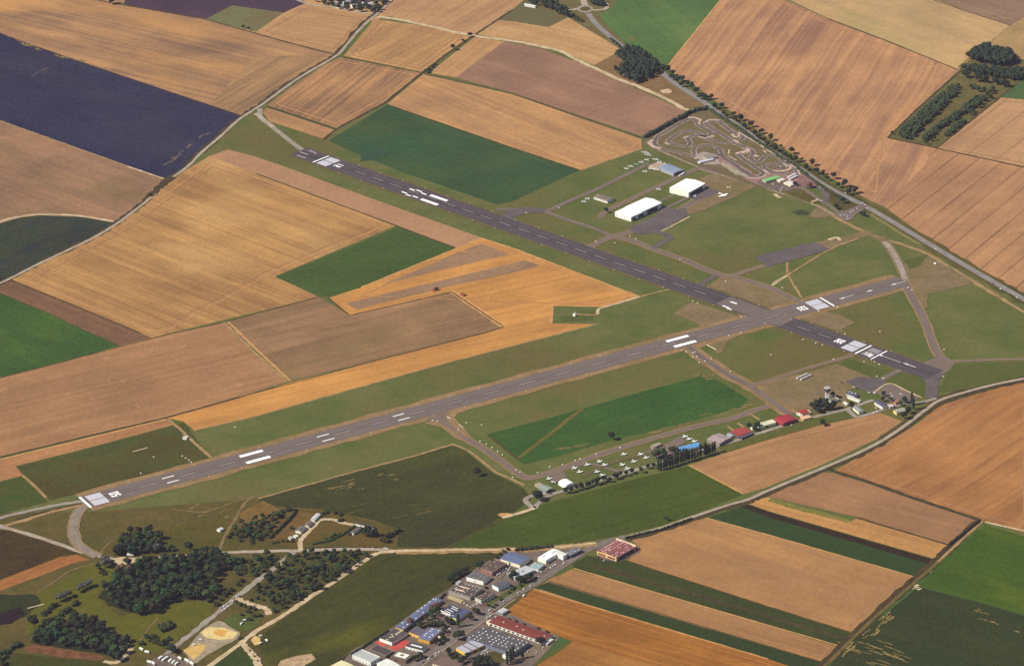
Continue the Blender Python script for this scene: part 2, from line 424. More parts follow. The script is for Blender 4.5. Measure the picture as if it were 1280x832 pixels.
poly('stubble_field', [(529, 93), (640, 118), (802, 174), (802, 186), (727, 213), (640, 184), (484, 130)], field_mat(C(214, 158, 106), C(178, 132, 100), ((640, 170), (727, 205)), 12, 0.45, 240, 0.25))
poly('brown_field', [(630, 52), (677, 61), (725, 79), (770, 99), (857, 139), (850, 147), (805, 171), (640, 116), (570, 97)], field_mat(C(176, 130, 106), C(158, 118, 98), ((640, 90), (800, 145)), 16, 0.4, 200, 0.25))
poly('stubble_field', [(542, 87), (594, 46), (630, 52), (570, 97), (540, 92)], field_mat(C(212, 160, 110), C(196, 146, 104), ((542, 87), (594, 46)), 9, 0.5))
poly('stubble_field', [(595, 43), (622, 25), (640, 27), (686, 34), (710, 22), (778, 63), (743, 82), (702, 64), (640, 51)], field_mat(C(212, 164, 116), C(200, 152, 108), ((640, 46), (740, 72)), 12, 0.5))
poly('pasture_field', [(622, 25), (655, 2), (710, 20), (686, 34), (640, 26)], ground_mat('grey_pasture', C(98, 100, 68), C(110, 106, 74), 60, 0.25))
poly('ground_verge', [(655, 2), (668, -30), (790, -30), (778, -5), (760, 16), (775, 50), (790, 62), (778, 63), (710, 21)], ground_mat('verge_grass', C(122, 112, 72), C(96, 96, 60), 40, 0.4))
poly('green_field', [(777, -8), (800, -40), (920, -40), (901, 0), (831, 84), (815, 74), (783, 54), (754, 28), (750, 18), (764, 10)],
     field_mat(C(66, 112, 66), C(74, 118, 66), ((760, 20), (831, 84)), 16, 0.3, 150, 0.3, tram=(36, 3.2, 0.35), c3=C(92, 128, 72)))
poly('ground_scrub', [(742, 82), (778, 62), (790, 60), (825, 84), (842, 106), (862, 120), (888, 136), (870, 138), (857, 138), (802, 110), (770, 98)], ground_mat('dry_scrub', C(150, 114, 78), C(128, 102, 70), 30, 0.4))
ellipse('bare_patch_ground', (833, 114), 7, 2.6, ground_mat('bare_chalk', C(226, 190, 160), C(200, 160, 126), 20), wobble=3)
BIG = field_mat(C(220, 162, 116), C(172, 124, 100), ((832, 86), (901, 0)), 9, 0.52, 300, 0.25, warp=30)
poly('stubble_field', [(901, 0), (935, -40), (965, -8), (1035, 24), (1110, 52), (1200, 89), (1147, 136), (1110, 172), (1165, 184), (1155, 208), (1105, 258), (1090, 252), (1050, 229), (1015, 208), (975, 182), (940, 158), (900, 130), (870, 108), (832, 86)], BIG)
poly('wheat_field', [(1165, 184), (1280, 209), (1400, 236), (1400, 420), (1280, 372), (1240, 346), (1180, 313), (1105, 258), (1155, 208)],
     field_mat(C(206, 150, 108), C(184, 134, 102), ((1140, 280), (1225, 213)), 10, 0.4, 180, 0.25, tram=(47, 4.5, 0.8), blot=C(178, 128, 88)))
poly('wheat_field', [(1171, 185), (1250, 122), (1280, 125), (1400, 135), (1400, 236), (1280, 209)], field_mat(C(208, 158, 116), C(192, 144, 110), ((1185, 170), (1250, 122)), 10, 0.35, 150, 0.25, tram=(62, 4.5, 0.6)))
poly('green_field', [(1250, 121), (1280, 97), (1400, 30), (1400, 134), (1280, 124)], field_mat(C(60, 104, 66), C(70, 110, 64), ((1250, 121), (1280, 97)), 12))
poly('ground_scrub', [(1110, 172), (1147, 136), (1192, 102), (1200, 88), (1214, 70), (1275, 72), (1300, 84), (1279, 98), (1250, 122), (1171, 186)], ground_mat('wood_grass', C(126, 106, 66), C(100, 94, 54), 30, 0.4))
poly('stubble_field', [(965, -10), (1000, -60), (1120, -60), (1167, -2), (1210, 15), (1263, 32), (1233, 55), (1197, 84), (1200, 88), (1110, 51), (1035, 23)], field_mat(C(216, 172, 124), C(194, 158, 116), ((1035, 24), (1200, 88)), 14, 0.35, 260, 0.22, c3=C(180, 158, 108)))
poly('brown_field', [(1166, -4), (1120, -60), (1420, -60), (1300, 10), (1263, 32), (1210, 15)], field_mat(C(170, 134, 110), C(154, 120, 100), ((1167, 0), (1263, 32)), 14))
poly('stubble_field', [(1263, 32), (1300, 10), (1420, -60), (1400, 40), (1280, 75), (1268, 72), (1234, 56)], field_mat(C(190, 152, 106), C(170, 138, 98), ((1234, 56), (1263, 32)), 14))
TONE[:] = [(-22, -22, -21), (2, -12, -14)]
# right and lower right
poly('stubble_field', [(1400, 450), (1290, 473), (1215, 494), (1175, 507), (1140, 534), (1100, 557), (1042, 588), (1085, 602), (1147, 624), (1226, 650), (1290, 668), (1400, 700)],
     field_mat(C(214, 156, 104), C(182, 130, 88), ((1100, 590), (1280, 480)), 14, 0.6, 320, 0.2, c3=C(196, 138, 88), warp=80))
poly('stubble_field', [(861, 581), (960, 549), (1022, 532), (1100, 516), (1128, 526), (1095, 549), (1033, 578), (958, 609), (930, 617)], field_mat(C(210, 162, 118), C(196, 148, 108), ((861, 581), (1100, 516)), 10, 0.5, 200, 0.22))
poly('green_field', [(668, 633), (690, 627), (780, 602), (860, 582), (929, 618), (865, 643), (825, 657), (770, 670), (720, 679), (640, 683), (560, 684), (590, 668), (622, 648), (640, 643)],
     field_mat(C(62, 90, 34), C(72, 98, 38), ((600, 675), (860, 600)), 12, 0.5, 140, 0.3, tram=(36, 3.2, 0.35), c3=C(52, 76, 34)))
poly('dark_field', [(322, 624), (440, 591), (520, 570), (560, 557), (572, 557), (585, 566), (615, 590), (655, 610), (664, 624), (640, 642), (622, 648), (590, 668), (558, 684), (495, 683), (500, 662), (468, 650), (400, 636), (345, 632)],
     field_mat(C(58, 62, 38), C(66, 72, 36), ((322, 624), (560, 557)), 14, 0.4, 160, 0.4, c3=C(74, 84, 36), blot=C(120, 104, 56)))
poly('green_field', [(468, 694), (500, 690), (625, 688), (606, 704), (552, 745), (495, 785), (440, 822), (400, 834), (335, 829), (323, 807), (335, 787), (370, 762), (445, 712)],
     field_mat(C(56, 60, 30), C(68, 74, 32), ((340, 800), (600, 692)), 16, 0.5, 150, 0.4, c3=C(92, 104, 30), warp=40))
poly('green_field', [(302, 808), (320, 824), (332, 860), (220, 860), (262, 832)], field_mat(C(54, 74, 34), C(62, 80, 36), ((300, 808), (262, 832)), 12))
poly('green_field', [(608, 543), (727, 511), (800, 490), (877, 470), (895, 474), (936, 499), (925, 509), (850, 530), (765, 550), (690, 572), (655, 580), (645, 574)],
     field_mat(C(50, 100, 48), C(60, 104, 52), ((640, 560), (877, 480)), 10, 0.5, 120, 0.35, tram=(36, 3.2, 0.35), c3=C(46, 90, 48)), wobble=0)
strip('grass_path', [(646, 574), (690, 540), (727, 511)], 8, ground_mat('faded_grass', C(112, 112, 62), C(98, 104, 52)), jit=0.3)
TONE[:] = [(-15, -15, -17), (2, -11, -14)]
BOTT = ((785, 690), (960, 760))
poly('stubble_field', [(787, 672), (882, 647), (960, 668), (1144, 721), (1067, 790), (960, 759), (942, 752), (785, 700), (800, 684)], field_mat(C(202, 152, 104), C(184, 138, 100), ((800, 690), (1067, 785)), 14, 0.45, 160, 0.22, c3=C(180, 136, 102)))
poly('green_field', [(885, 646), (930, 632), (960, 642), (1167, 702), (1145, 721), (960, 668)], field_mat(C(46, 68, 38), C(52, 76, 38), ((930, 640), (1150, 712)), 9, 0.4))
poly('ploughed_ground', [(927, 633), (935, 630), (960, 639), (1168, 699), (1163, 705), (960, 646)], ground_mat('dark_soil', C(72, 56, 44), C(60, 50, 40), 14, 0.5))
poly('stubble_field', [(935, 629), (955, 620), (1062, 652), (1072, 647), (1187, 682), (1168, 698), (960, 638)], field_mat(C(220, 166, 108), C(200, 148, 100), ((960, 632), (1180, 690)), 9, 0.5))
strip('grass_path', [(962, 624), (1000, 635), (1062, 651)], 13, ground_mat('strip_grass', C(150, 140, 78), C(130, 126, 66), 8, 0.5), jit=0.3)
poly('wheat_field', [(955, 619), (1030, 590), (1042, 591), (1085, 604), (1147, 626), (1224, 651), (1187, 681), (1072, 646), (962, 621)], field_mat(C(186, 140, 106), C(166, 126, 98), ((960, 620), (1187, 680)), 11, 0.4, 160, 0.22))
poly('green_field', [(1231, 655), (1290, 673), (1420, 710), (1420, 810), (1290, 771), (1220, 750), (1150, 732), (1172, 705)], field_mat(C(58, 96, 32), C(68, 104, 34), ((1150, 731), (1280, 769)), 12, 0.4, 130, 0.3, tram=(36, 3.2, 0.35), c3=C(84, 112, 36)))
poly('dark_field', [(1148, 733), (1220, 751), (1290, 772), (1420, 812), (1420, 900), (1000, 900), (1035, 834), (1067, 799)], field_mat(C(46, 62, 32), C(56, 66, 36), ((1148, 733), (1280, 770)), 14, 0.4, 150, 0.4))
poly('green_field', [(717, 703), (735, 694), (785, 700), (942, 752), (1066, 791), (1050, 807), (960, 780), (815, 738), (716, 710)], field_mat(C(54, 66, 32), C(62, 74, 34), ((717, 706), (1050, 800)), 9, 0.45, 110, 0.4))
poly('stubble_field', [(714, 711), (815, 740), (960, 782), (1048, 808), (1030, 827), (960, 807), (815, 764), (686, 726)], field_mat(C(196, 146, 100), C(176, 132, 96), ((714, 718), (1040, 815)), 10, 0.5, 160, 0.22))
strip('field_path', [(740, 706), (900, 752), (1058, 799)], 9, M_DARKM, jit=0.4)
poly('green_field', [(670, 734), (685, 727), (815, 765), (960, 808), (1029, 828), (1010, 850), (980, 830), (815, 782)], field_mat(C(46, 66, 34), C(54, 70, 34), ((670, 734), (1020, 836)), 9, 0.4, 110, 0.4))
poly('stubble_field', [(622, 772), (667, 736), (815, 780), (960, 823), (1040, 850), (1040, 900), (600, 900), (668, 830), (712, 800), (700, 795), (640, 775)],
     field_mat(C(202, 138, 68), C(172, 116, 62), ((667, 745), (900, 815)), 8, 0.65, 240, 0.22))
poly('stubble_field', [(668, 832), (713, 800), (760, 814), (960, 870), (640, 890)], field_mat(C(196, 140, 80), C(180, 126, 74), ((713, 803), (760, 817)), 9, 0.5))
TONE[:] = [(-8, -10, -14), (-4, -9, -12)]
# lower left
poly('brown_field', [(-60, 590), (0, 575), (100, 549), (207, 523), (216, 531), (100, 562), (20, 582), (28, 594), (0, 601), (-60, 616)], field_mat(C(194, 142, 104), C(178, 130, 96), ((0, 580), (207, 526)), 8, 0.4))
poly('ground_grass', [(20, 583), (100, 563), (216, 532), (230, 527), (262, 572), (180, 594), (100, 616), (62, 625)], ground_mat('rough_green', C(76, 82, 42), C(92, 92, 48), 60, 0.4, C(84, 78, 44)))
poly('ground_grass', [(-60, 617), (0, 602), (27, 595), (60, 627), (0, 642), (-60, 655)], ground_mat('rough_green_b', C(66, 84, 38), C(82, 90, 44), 50, 0.4))
poly('brown_field', [(-60, 650), (0, 662), (20, 664), (100, 691), (75, 695), (0, 724), (-60, 745)], ground_mat('dark_heath', C(86, 72, 42), C(70, 58, 36), 45, 0.5, C(76, 74, 42)))
poly('stubble_field', [(-60, 748), (0, 725), (75, 696), (95, 693), (112, 699), (90, 704), (38, 724), (0, 738), (-60, 760)], field_mat(C(182, 124, 80), C(164, 110, 72), ((0, 730), (75, 697)), 8, 0.4))
poly('ground_grass', [(120, 690), (150, 672), (205, 660), (300, 640), (330, 650), (290, 690), (200, 700)], ground_mat('heath_grass', C(96, 92, 46), C(110, 92, 52), 30, 0.5, C(82, 86, 40)))
poly('ground_grass', [(48, 742), (120, 700), (150, 715), (118, 745), (150, 770), (215, 752), (268, 750), (262, 770), (200, 815), (165, 815), (150, 790), (100, 765), (50, 790), (30, 790)], ground_mat('meadow', C(92, 98, 36), C(106, 104, 42), 35, 0.4))
poly('ground_marsh', [(-60, 748), (0, 743), (45, 742), (52, 752), (32, 770), (0, 780), (-60, 790)], ground_mat('marsh', C(60, 62, 32), C(50, 56, 34), 25, 0.4), wobble=2)
poly('ground_marsh', [(-40, 772), (0, 766), (27, 757), (31, 768), (15, 779), (-40, 786)], ground_mat('peat', C(54, 42, 54), C(46, 36, 44), 25, 0.3), wobble=2)
poly('brown_field', [(30, 808), (45, 805), (90, 812), (130, 820), (126, 825), (85, 822), (33, 813)], ground_mat('red_soil', C(138, 98, 76), C(112, 78, 60), 12, 0.5), wobble=2)
poly('ground_grass', [(-40, 826), (20, 816), (85, 823), (140, 828), (140, 860), (-40, 880)], ground_mat('wet_grass', C(66, 74, 32), C(80, 76, 36), 25, 0.5))
poly('ground_scrub', [(338, 677), (352, 655), (370, 638), (398, 636), (440, 645), (468, 652), (498, 662), (492, 684), (376, 686)], ground_mat('paddock', C(100, 90, 44), C(114, 92, 58), 28, 0.45, C(84, 88, 38)))
poly('ground_scrub', [(345, 655), (365, 640), (388, 640), (392, 646), (367, 668), (338, 677)], ground_mat('bare_paddock', C(128, 102, 66), C(112, 92, 56), 25, 0.4))
poly('ground_scrub', [(300, 640), (330, 626), (345, 634), (355, 640), (330, 655), (300, 660)], ground_mat('pale_heath', C(138, 112, 68), C(120, 96, 58), 20, 0.5))

TONE[:] = [(0, 0, 0), (0, 0, 0)]
# darker or paler lines between fields
for a, w, m in (
    ([(0, 42), (110, 81), (301, 145)], 4, M_DARKM), ([(0, 151), (160, 208)], 6, M_DIRT), ([(160, 208), (209, 225)], 7, M_TRACK),
    ([(110, -2), (140, 4), (257, 24), (320, 42), (352, 51), (420, 69)], 7, M_DARKM), ([(640, 13), (593, 44), (565, 63), (527, 92), (482, 128), (421, 161), (404, 175)], 9, M_DARKM),
    ([(425, 71), (527, 91), (640, 117), (720, 145), (803, 173)], 6, M_MARGIN), ([(334, 133), (420, 162)], 8, M_DARKM), ([(484, 131), (640, 185), (725, 213)], 5, M_MARGIN),
    ([(725, 213), (802, 186)], 8, M_DIRT), ([(14, 350), (100, 385), (175, 416)], 5, M_DARKM), ([(0, 366), (60, 391), (115, 417), (150, 432)], 4, M_MARGIN),
    ([(0, 472), (75, 453), (150, 433), (217, 416), (279, 403), (398, 371)], 5, M_MARGIN), ([(320, 217), (495, 282), (570, 310)], 5, M_DARKM),
    ([(410, 372), (437, 394), (565, 365), (629, 408)], 4, M_DARKM), ([(0, 571), (100, 547), (207, 522), (300, 496)], 7, M_DARKM), ([(0, 574), (100, 550), (207, 524)], 6, M_PALE),
    ([(300, 496), (445, 457), (535, 434), (606, 416), (629, 409)], 4, M_DARKM), ([(242, 538), (320, 520), (545, 457), (700, 417), (746, 405)], 5, M_DIRT),
    ([(602, 298), (640, 310), (800, 371)], 7, M_PALE), ([(570, 311), (602, 298)], 9, M_PALE), ([(452, 359), (570, 311)], 6, M_PALE), ([(689, 404), (691, 382), (757, 383)], 6, M_PALE),
    ([(279, 403), (318, 440), (359, 477)], 9, M_DIRT), ([(285, 402), (324, 440), (363, 476)], 6, M_PALE),
    ([(1110, 172), (1165, 184), (1280, 209), (1400, 236)], 8, M_DARKM), ([(1035, 24), (1110, 52), (1199, 88)], 6, M_MARGIN), ([(1200, 89), (1147, 136), (1110, 172)], 7, M_DARKM), ([(832, 86), (901, 0)], 5, M_PALE),
    ([(1263, 32), (1234, 56), (1198, 86)], 6, M_DIRT), ([(1167, 0), (1210, 15), (1263, 32)], 5, M_MARGIN), ([(1171, 185), (1250, 122), (1280, 97)], 7, M_MARGIN),
    ([(1035, 586), (1085, 602), (1147, 624), (1226, 650)], 13, M_DARKM), ([(1072, 647), (1187, 681)], 7, M_DARKM), ([(1226, 651), (1280, 663), (1400, 690)], 7, M_TRACK),
    ([(882, 647), (960, 668), (1144, 721)], 4, M_PALE), ([(785, 701), (942, 752), (1066, 791)], 5, M_MARGIN), ([(686, 726), (815, 764), (960, 807), (1030, 828)], 4, M_MARGIN),
    ([(717, 710), (815, 739), (960, 781), (1050, 807)], 4, M_PALE), ([(667, 736), (815, 780), (960, 823)], 4, M_PALE),
    ([(713, 800), (670, 830), (650, 845)], 14, M_GREEN), ([(861, 581), (929, 617)], 5, M_PALE), ([(322, 623), (440, 590), (520, 569), (566, 555), (586, 563), (620, 590), (655, 606)], 7, M_DIRT),
    ([(610, 543), (650, 575)], 6, M_MARGIN), ([(640, 643), (600, 662), (560, 683)], 5, M_MARGIN), ([(240, 812), (215, 818)], 5, M_DIRT)):
    strip('field_path', a, w * 0.7, m, curve=False, jit=0.3)

# turning headlands, worked round the inside of the stubble fields
def headland(px, inset, w, m):
    P = [G2(p) for p in px]; n = len(P)
    ar = sum(P[i].x * P[(i + 1) % n].y - P[(i + 1) % n].x * P[i].y for i in range(n))
    if ar < 0: P.reverse()
    L = []
    for i in range(n):
        a, b = P[i], P[(i + 1) % n]; d = (b - a).normalized(); nn = Vector((-d.y, d.x)); L.append((a + nn * inset, d))
    Q = []
    for i in range(n):
        (p, d), (q, e) = L[i - 1], L[i]; cr = d.x * e.y - d.y * e.x
        t = ((q - p).x * e.y - (q - p).y * e.x) / cr if abs(cr) > 0.05 else 0
        Q.append(p + d * t if abs(cr) > 0.05 else q)
    bm = bmesh.new(); z = nz()
    for i in range(n):
        a, b = Q[i], Q[(i + 1) % n]; d = (b - a).normalized(); m_ = max(2, int((b - a).length / 40))
        ribbon(bm, [a.lerp(b, j / m_) for j in range(m_ + 1)], w, z + i * 0.0002, 0.12)
    tag(obj('headland_path', bm, m), kind='structure')
H1 = ground_mat('headland', C(196, 144, 98), C(180, 130, 90), 24, 0.4); H2 = ground_mat('headland_b', C(174, 128, 92), C(164, 120, 88), 24, 0.4); H3 = ground_mat('headland_c', C(180, 118, 62), C(160, 102, 52), 24, 0.4)
for q, i_, w_, m_ in (([(470, 26), (532, 34), (586, 46), (527, 89), (432, 70)], 11, 3.5, H2), ([(470, 26), (532, 34), (586, 46), (527, 89), (432, 70)], 24, 3, H2), ([(424, 73), (526, 92), (482, 126), (421, 159), (336, 131)], 13, 4, H1), ([(424, 73), (526, 92), (482, 126), (421, 159), (336, 131)], 26, 3, H2),
                      ([(322, 40), (381, 7), (461, 23), (420, 66)], 14, 3.5, H2), ([(529, 94), (640, 119), (801, 174), (800, 185), (727, 212), (640, 183), (485, 130)], 12, 4, H1), ([(835, 86), (901, 2), (970, -6), (1035, 25), (1198, 90), (1112, 172), (1104, 254)], 16, 4, H1),
                      ([(16, 350), (144, 284), (262, 197), (320, 218), (493, 282), (345, 344), (217, 414), (190, 420)], 13, 4, H1), ([(16, 350), (144, 284), (262, 197), (320, 218), (493, 282), (345, 344), (217, 414), (190, 420)], 28, 3, H2),
                      ([(790, 673), (882, 649), (1141, 721), (1066, 788), (942, 751), (788, 699)], 11, 3.5, H2), ([(1046, 588), (1147, 623), (1226, 649), (1290, 665), (1290, 476), (1176, 508)], 13, 4, H2), ([(865, 581), (960, 550), (1100, 518), (1126, 526), (1033, 577), (930, 616)], 11, 3.5, H2),
                      ([(717, 712), (815, 741), (1046, 808), (1030, 826), (815, 763), (689, 726)], 9, 3, H2), ([(640, 768), (668, 738), (815, 782), (960, 824), (1030, 848), (712, 799)], 12, 3.5, H3), ([(1172, 186), (1250, 124), (1290, 126), (1290, 209)], 12, 4, H2), ([(440, 372), (570, 313), (640, 312), (797, 372), (745, 383)], 8, 2.5, H1)):
    headland(q, i_, w_, m_)

# bare scratches in the crops
rs = random.Random(3)
def scratches(n, box_, ang, L, w, m, cl=None):
    bm = bmesh.new(); z0 = nz()
    for i in range(n):
        p = G2((rs.uniform(box_[0], box_[2]), rs.uniform(box_[1], box_[3])))
        if cl: p = G2((box_[0], box_[1])).lerp(G2((box_[2], box_[3])), rs.random()) + Vector((rs.uniform(-cl, cl), rs.uniform(-cl, cl)))
        a = ang + rs.uniform(-0.12, 0.12); l = L * rs.uniform(0.4, 1.4)
        d = Vector((math.cos(a), math.sin(a))) * l / 2
        pts = [p - d, p - d * 0.3 + Vector((rs.uniform(-2, 2), rs.uniform(-2, 2))), p + d * 0.4 + Vector((rs.uniform(-2, 2), rs.uniform(-2, 2))), p + d]
        ribbon(bm, pts, w * rs.uniform(0.5, 1.3), z0 + i * 0.0003, 0.5, rs)
    tag(obj('bare_ground', bm, m), kind='structure')
DRYC = ground_mat('dry_crop', C(150, 128, 80), C(96, 88, 48), 6, 0.5)
STRAW = ground_mat('straw_streak', C(176, 146, 92), C(90, 80, 44), 6, 0.5)
scratches(18, (1072, 810, 1125, 818), ang_of(((1080, 808), (1130, 824))), 34, 2.0, STRAW, 34)
scratches(14, (1085, 795, 1118, 764), ang_of(((1085, 795), (1118, 764))), 22, 2.4, STRAW, 8)
scratches(5, (1062, 815, 1070, 803), ang_of(((1085, 795), (1118, 764))), 20, 2.6, STRAW, 8)
scratches(7, (1215, 756, 1275, 788), ang_of(((1148, 733), (1220, 751))), 16, 2.4, STRAW, 18)
scratches(4, (1140, 734, 1150, 733), 0.3, 12, 5, M_TRACK, 8)
scratches(14, (395, 614, 495, 598), ang_of(((440, 591), (560, 557))), 16, 3, DRYC, 24)
scratches(6, (440, 640, 560, 640), 0.4, 30, 3, ground_mat('yellow_crop', C(110, 96, 46), C(88, 84, 40)), 30)
scratches(12, (22, 53, 105, 79), ang_of(((0, 42), (110, 80))), 22, 6, DRYC, 8)
scratches(4, (22, 104, 60, 86), ang_of(((24, 100), (60, 86))), 26, 5, ground_mat('faint_crop', C(92, 78, 88), C(80, 70, 84)), 8)
scratches(10, (210, 204, 262, 165), ang_of(((215, 205), (262, 168))), 20, 5, ground_mat('faint_crop_b', C(120, 104, 92), C(92, 82, 84)), 6)
scratches(7, (815, 540, 862, 529), ang_of(((815, 540), (862, 529))), 20, 4, DRYC, 5)
scratches(4, (875, 521, 945, 504), ang_of(((875, 521), (900, 516))), 22, 6, DRYC, 8)
scratches(6, (870, 472, 885, 470), 0.4, 12, 5, DRYC, 12)
scratches(6, (700, 560, 755, 552), ang_of(((710, 560), (755, 550))), 22, 3, DRYC, 6)
scratches(12, (238, 625, 300, 655), 0.6, 10, 4, ground_mat('sand_scar', C(140, 112, 70), C(116, 94, 54), 8), 22)
scratches(3, (795, 52, 782, 45), 1.1, 22, 5, DRYC, 5)
ellipse('bare_ground', (631, 643), 9, 2.6, M_PALE, wobble=2)
# dark patches with outlines of their own
poly('dark_patch_ground', [(450, 196), (462, 189), (478, 187), (487, 190), (482, 196), (468, 200), (452, 202)], ground_mat('dark_green_patch', C(50, 74, 58), C(56, 82, 58), 14, 0.4), wobble=3)
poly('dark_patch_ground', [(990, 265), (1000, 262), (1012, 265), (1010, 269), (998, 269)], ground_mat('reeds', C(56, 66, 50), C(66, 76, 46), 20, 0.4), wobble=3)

# ------------------------------------------------------------------ roads, tracks, paths
R1P = [(-60, 386), (-20, 364), (0, 354), (15, 347), (42, 333), (82, 314), (120, 295.5), (144, 281), (162, 268), (185, 250), (209, 227), (235, 208), (250, 192.5), (275, 171), (297, 151), (320, 135.5), (330, 129), (370, 100), (402, 81), (417, 72), (427, 64), (445, 42), (462, 25), (475, 15), (494, -5), (520, -30)]
strip('road_verge', [(p[0] - 2, p[1]) for p in R1P], 15, M_DARKM, jit=0.5)
strip('road', R1P, 7, M_ROADP, jit=0.12)
strip('road_verge', [(185, 246), (200, 234), (215, 221)], 14, M_DARKM, jit=0.5)
strip('road', [(340, -16), (382, 4), (420, 10), (458, 17), (468, 16), (474, 15)], 9, M_ROADP)
strip('track_path', [(472, 21), (500, 25), (532, 32), (592, 45), (640, 51.5), (677, 58.5), (702, 65), (725, 77), (747, 87), (770, 98), (802, 110), (835, 125), (857, 137), (870, 137)], 11, M_TRACK, jit=0.25)
strip('track_path', [(-60, 300), (0, 277), (25, 271), (50, 268), (100, 270), (142, 277)], 7, M_TRACK, jit=0.3)
strip('path', [(325, 136), (326, 147), (342, 160), (370, 182), (388, 194)], 11, M_ROAD)
strip('path', [(319, 142), (330, 150), (342, 159)], 9, M_ROADP)
# road along the north-east side
R2P = [(735, 17), (745, 30), (757, 41), (775, 56), (790, 66), (808, 77), (824, 88), (842, 103), (868, 120), (890, 135), (925, 159), (960, 185), (1000, 211), (1035, 234), (1080, 257), (1110, 274), (1160, 304), (1200, 328), (1250, 357), (1280, 374), (1340, 410)]
strip('road_verge', R2P[9:], 34, M_ROUGH, jit=0.3)
strip('road', R2P, 13, ground_mat('main_road', C(150, 142, 142), C(136, 128, 128), 25, 0.3))
strip('road', [(733, 10), (729, 0), (728, -20)], 14, M_ROADP)
strip('road', [(722, 11), (710, 13), (690, 8)], 9, M_ROADP)
strip('road', [(741, 13), (755, 12), (759, 8), (755, 2), (740, -6)], 9, M_ROADP)
ellipse('roundabout_road', (731.5, 11.5), 10, 4.6, M_ROAD); ellipse('roundabout_ground', (731.5, 11.5), 6.6, 2.8, M_ROUGH)
strip('track_path', [(1020, 256), (1045, 272), (1080, 290), (1105, 299), (1135, 308), (1160, 318), (1185, 333), (1220, 354), (1280, 390), (1340, 424)], 9, M_DIRT, jit=0.3)
strip('road_verge', [(1088, 268), (1120, 288), (1150, 306)], 9, ground_mat('yellow_verge', C(136, 128, 74), C(118, 112, 62), 10), jit=0.4)
# road from the east down to the estate
R3P = [(1340, 460), (1280, 473), (1245, 480), (1210, 489), (1175, 500), (1157, 512), (1132, 531), (1100, 552), (1070, 567), (1035, 582), (960, 613), (935, 624), (910, 631), (865, 646), (825, 660), (782, 671), (757, 677), (727, 691), (697, 711), (662, 733), (640, 745), (612, 764), (580, 787), (545, 812), (515, 834), (480, 862)]
strip('road_verge', [(p[0], p[1] + 3.2) for p in R3P[:16]], 13, M_DARKM, jit=0.4)
strip('road_verge', [(p[0], p[1] - 2.6) for p in R3P[1:8]], 12, M_MARGIN, jit=0.4)
strip('road_verge', R3P[16:21], 17, ground_mat('estate_verge', C(112, 100, 72), C(92, 86, 52), 14), jit=0.3)
M_ESTR = ground_mat('estate_road', C(134, 122, 116), C(120, 108, 102), 25, 0.3)
strip('road', R3P[:16], 7, M_ROADP, jit=0.1)
# yards of the industrial estate
poly('yard_ground', [(420, 838), (440, 812), (476, 794), (545, 745), (560, 736), (600, 706), (640, 686), (706, 681), (734, 688), (697, 710), (640, 744), (545, 811), (500, 846)], M_YARD)
poly('yard_ground', [(548, 813), (580, 790), (618, 764), (640, 768), (700, 796), (668, 830), (640, 850), (500, 850)], M_YARD)
poly('yard_ground', [(744, 688), (756, 677), (772, 672), (800, 684), (800, 690), (775, 702), (752, 699)], M_YARD)
strip('road', R3P[15:], 13, M_ESTR, jit=0.05)
strip('kerb_path', [(p[0] + 4.5, p[1] + 3.2) for p in R3P[20:25]], 1.8, M_ROADP, jit=0.3)
poly('red_ground', [(484, 809.5), (501, 799.5), (512, 800.5), (510, 807), (494, 813)], ground_mat('red_paving', C(206, 92, 84), C(186, 80, 74), 12, 0.3))
poly('red_ground', [(468, 802), (475, 800), (484, 806), (478, 808)], ground_mat('red_paving_b', C(206, 92, 84), C(186, 80, 74), 12, 0.3))
for q in ([(563, 768), (573, 775), (580, 779), (566, 780)], [(606, 752), (616, 746), (626, 748), (612, 757)], [(619, 747), (640, 735), (646, 738), (626, 750)], [(640, 734), (652, 727), (672, 722), (650, 738)]):
    poly('grass_ground', q, M_GREEN)
poly('grass_ground', [(608, 818), (618, 813), (636, 817), (628, 828), (606, 832)], M_ROUGH)
poly('grass_ground', [(560, 818), (574, 810), (580, 816), (566, 826)], M_ROUGH)
# road west of the estate, and the lanes by the woods
R4P = [(745, 678), (720, 681), (690, 684), (640, 686), (600, 687), (570, 687), (530, 688), (495, 688.5), (470, 686.5), (430, 686), (375, 688), (320, 689), (275, 691), (225, 695), (175, 698), (145, 699), (122, 694), (100, 689), (50, 672), (5, 659), (-20, 655), (-60, 650)]
strip('road_verge', [(p[0], p[1] + 1) for p in R4P[:8]], 17, M_DIRT, jit=0.3)
strip('road', R4P[7:], 9.5, M_ROADP, jit=0.2)
strip('road', R4P[:8], 6, M_TRACK, jit=0.3)
poly('sand_ground', [(137, 699), (150, 696), (170, 697), (185, 700), (160, 704), (151, 708), (145, 704)], M_TRACK, wobble=2)
strip('track_path', [(510, 688), (490, 689), (470, 692), (452, 703), (432, 717), (382, 750), (357, 767), (320, 789), (300, 804), (262, 832), (230, 856)], 9, M_TRACK, jit=0.25)
strip('track_path', [(301, 803), (312, 813), (320, 824), (330, 845)], 11, M_TRACK, jit=0.3)
strip('path', [(367, 690), (350, 704), (320, 727), (297, 745), (270, 767), (240, 791), (215, 811), (190, 836)], 10, M_ROAD, jit=0.35)
strip('track_path', [(376, 688), (375.5, 676), (381, 669), (393, 657), (400, 650), (414, 649), (428, 653), (446, 657)], 8, M_TRACK, jit=0.25)
strip('track_path', [(296, 747), (308, 753), (320, 757), (332, 761), (336, 768)], 10, M_TRACK, jit=0.5)
M_FAINT = ground_mat('faint_path', C(138, 116, 82), C(116, 98, 60), 12, 0.4)
strip('track_path', [(273, 689), (282, 668), (293, 650), (305, 630), (316, 620)], 6, M_FAINT, jit=0.3)
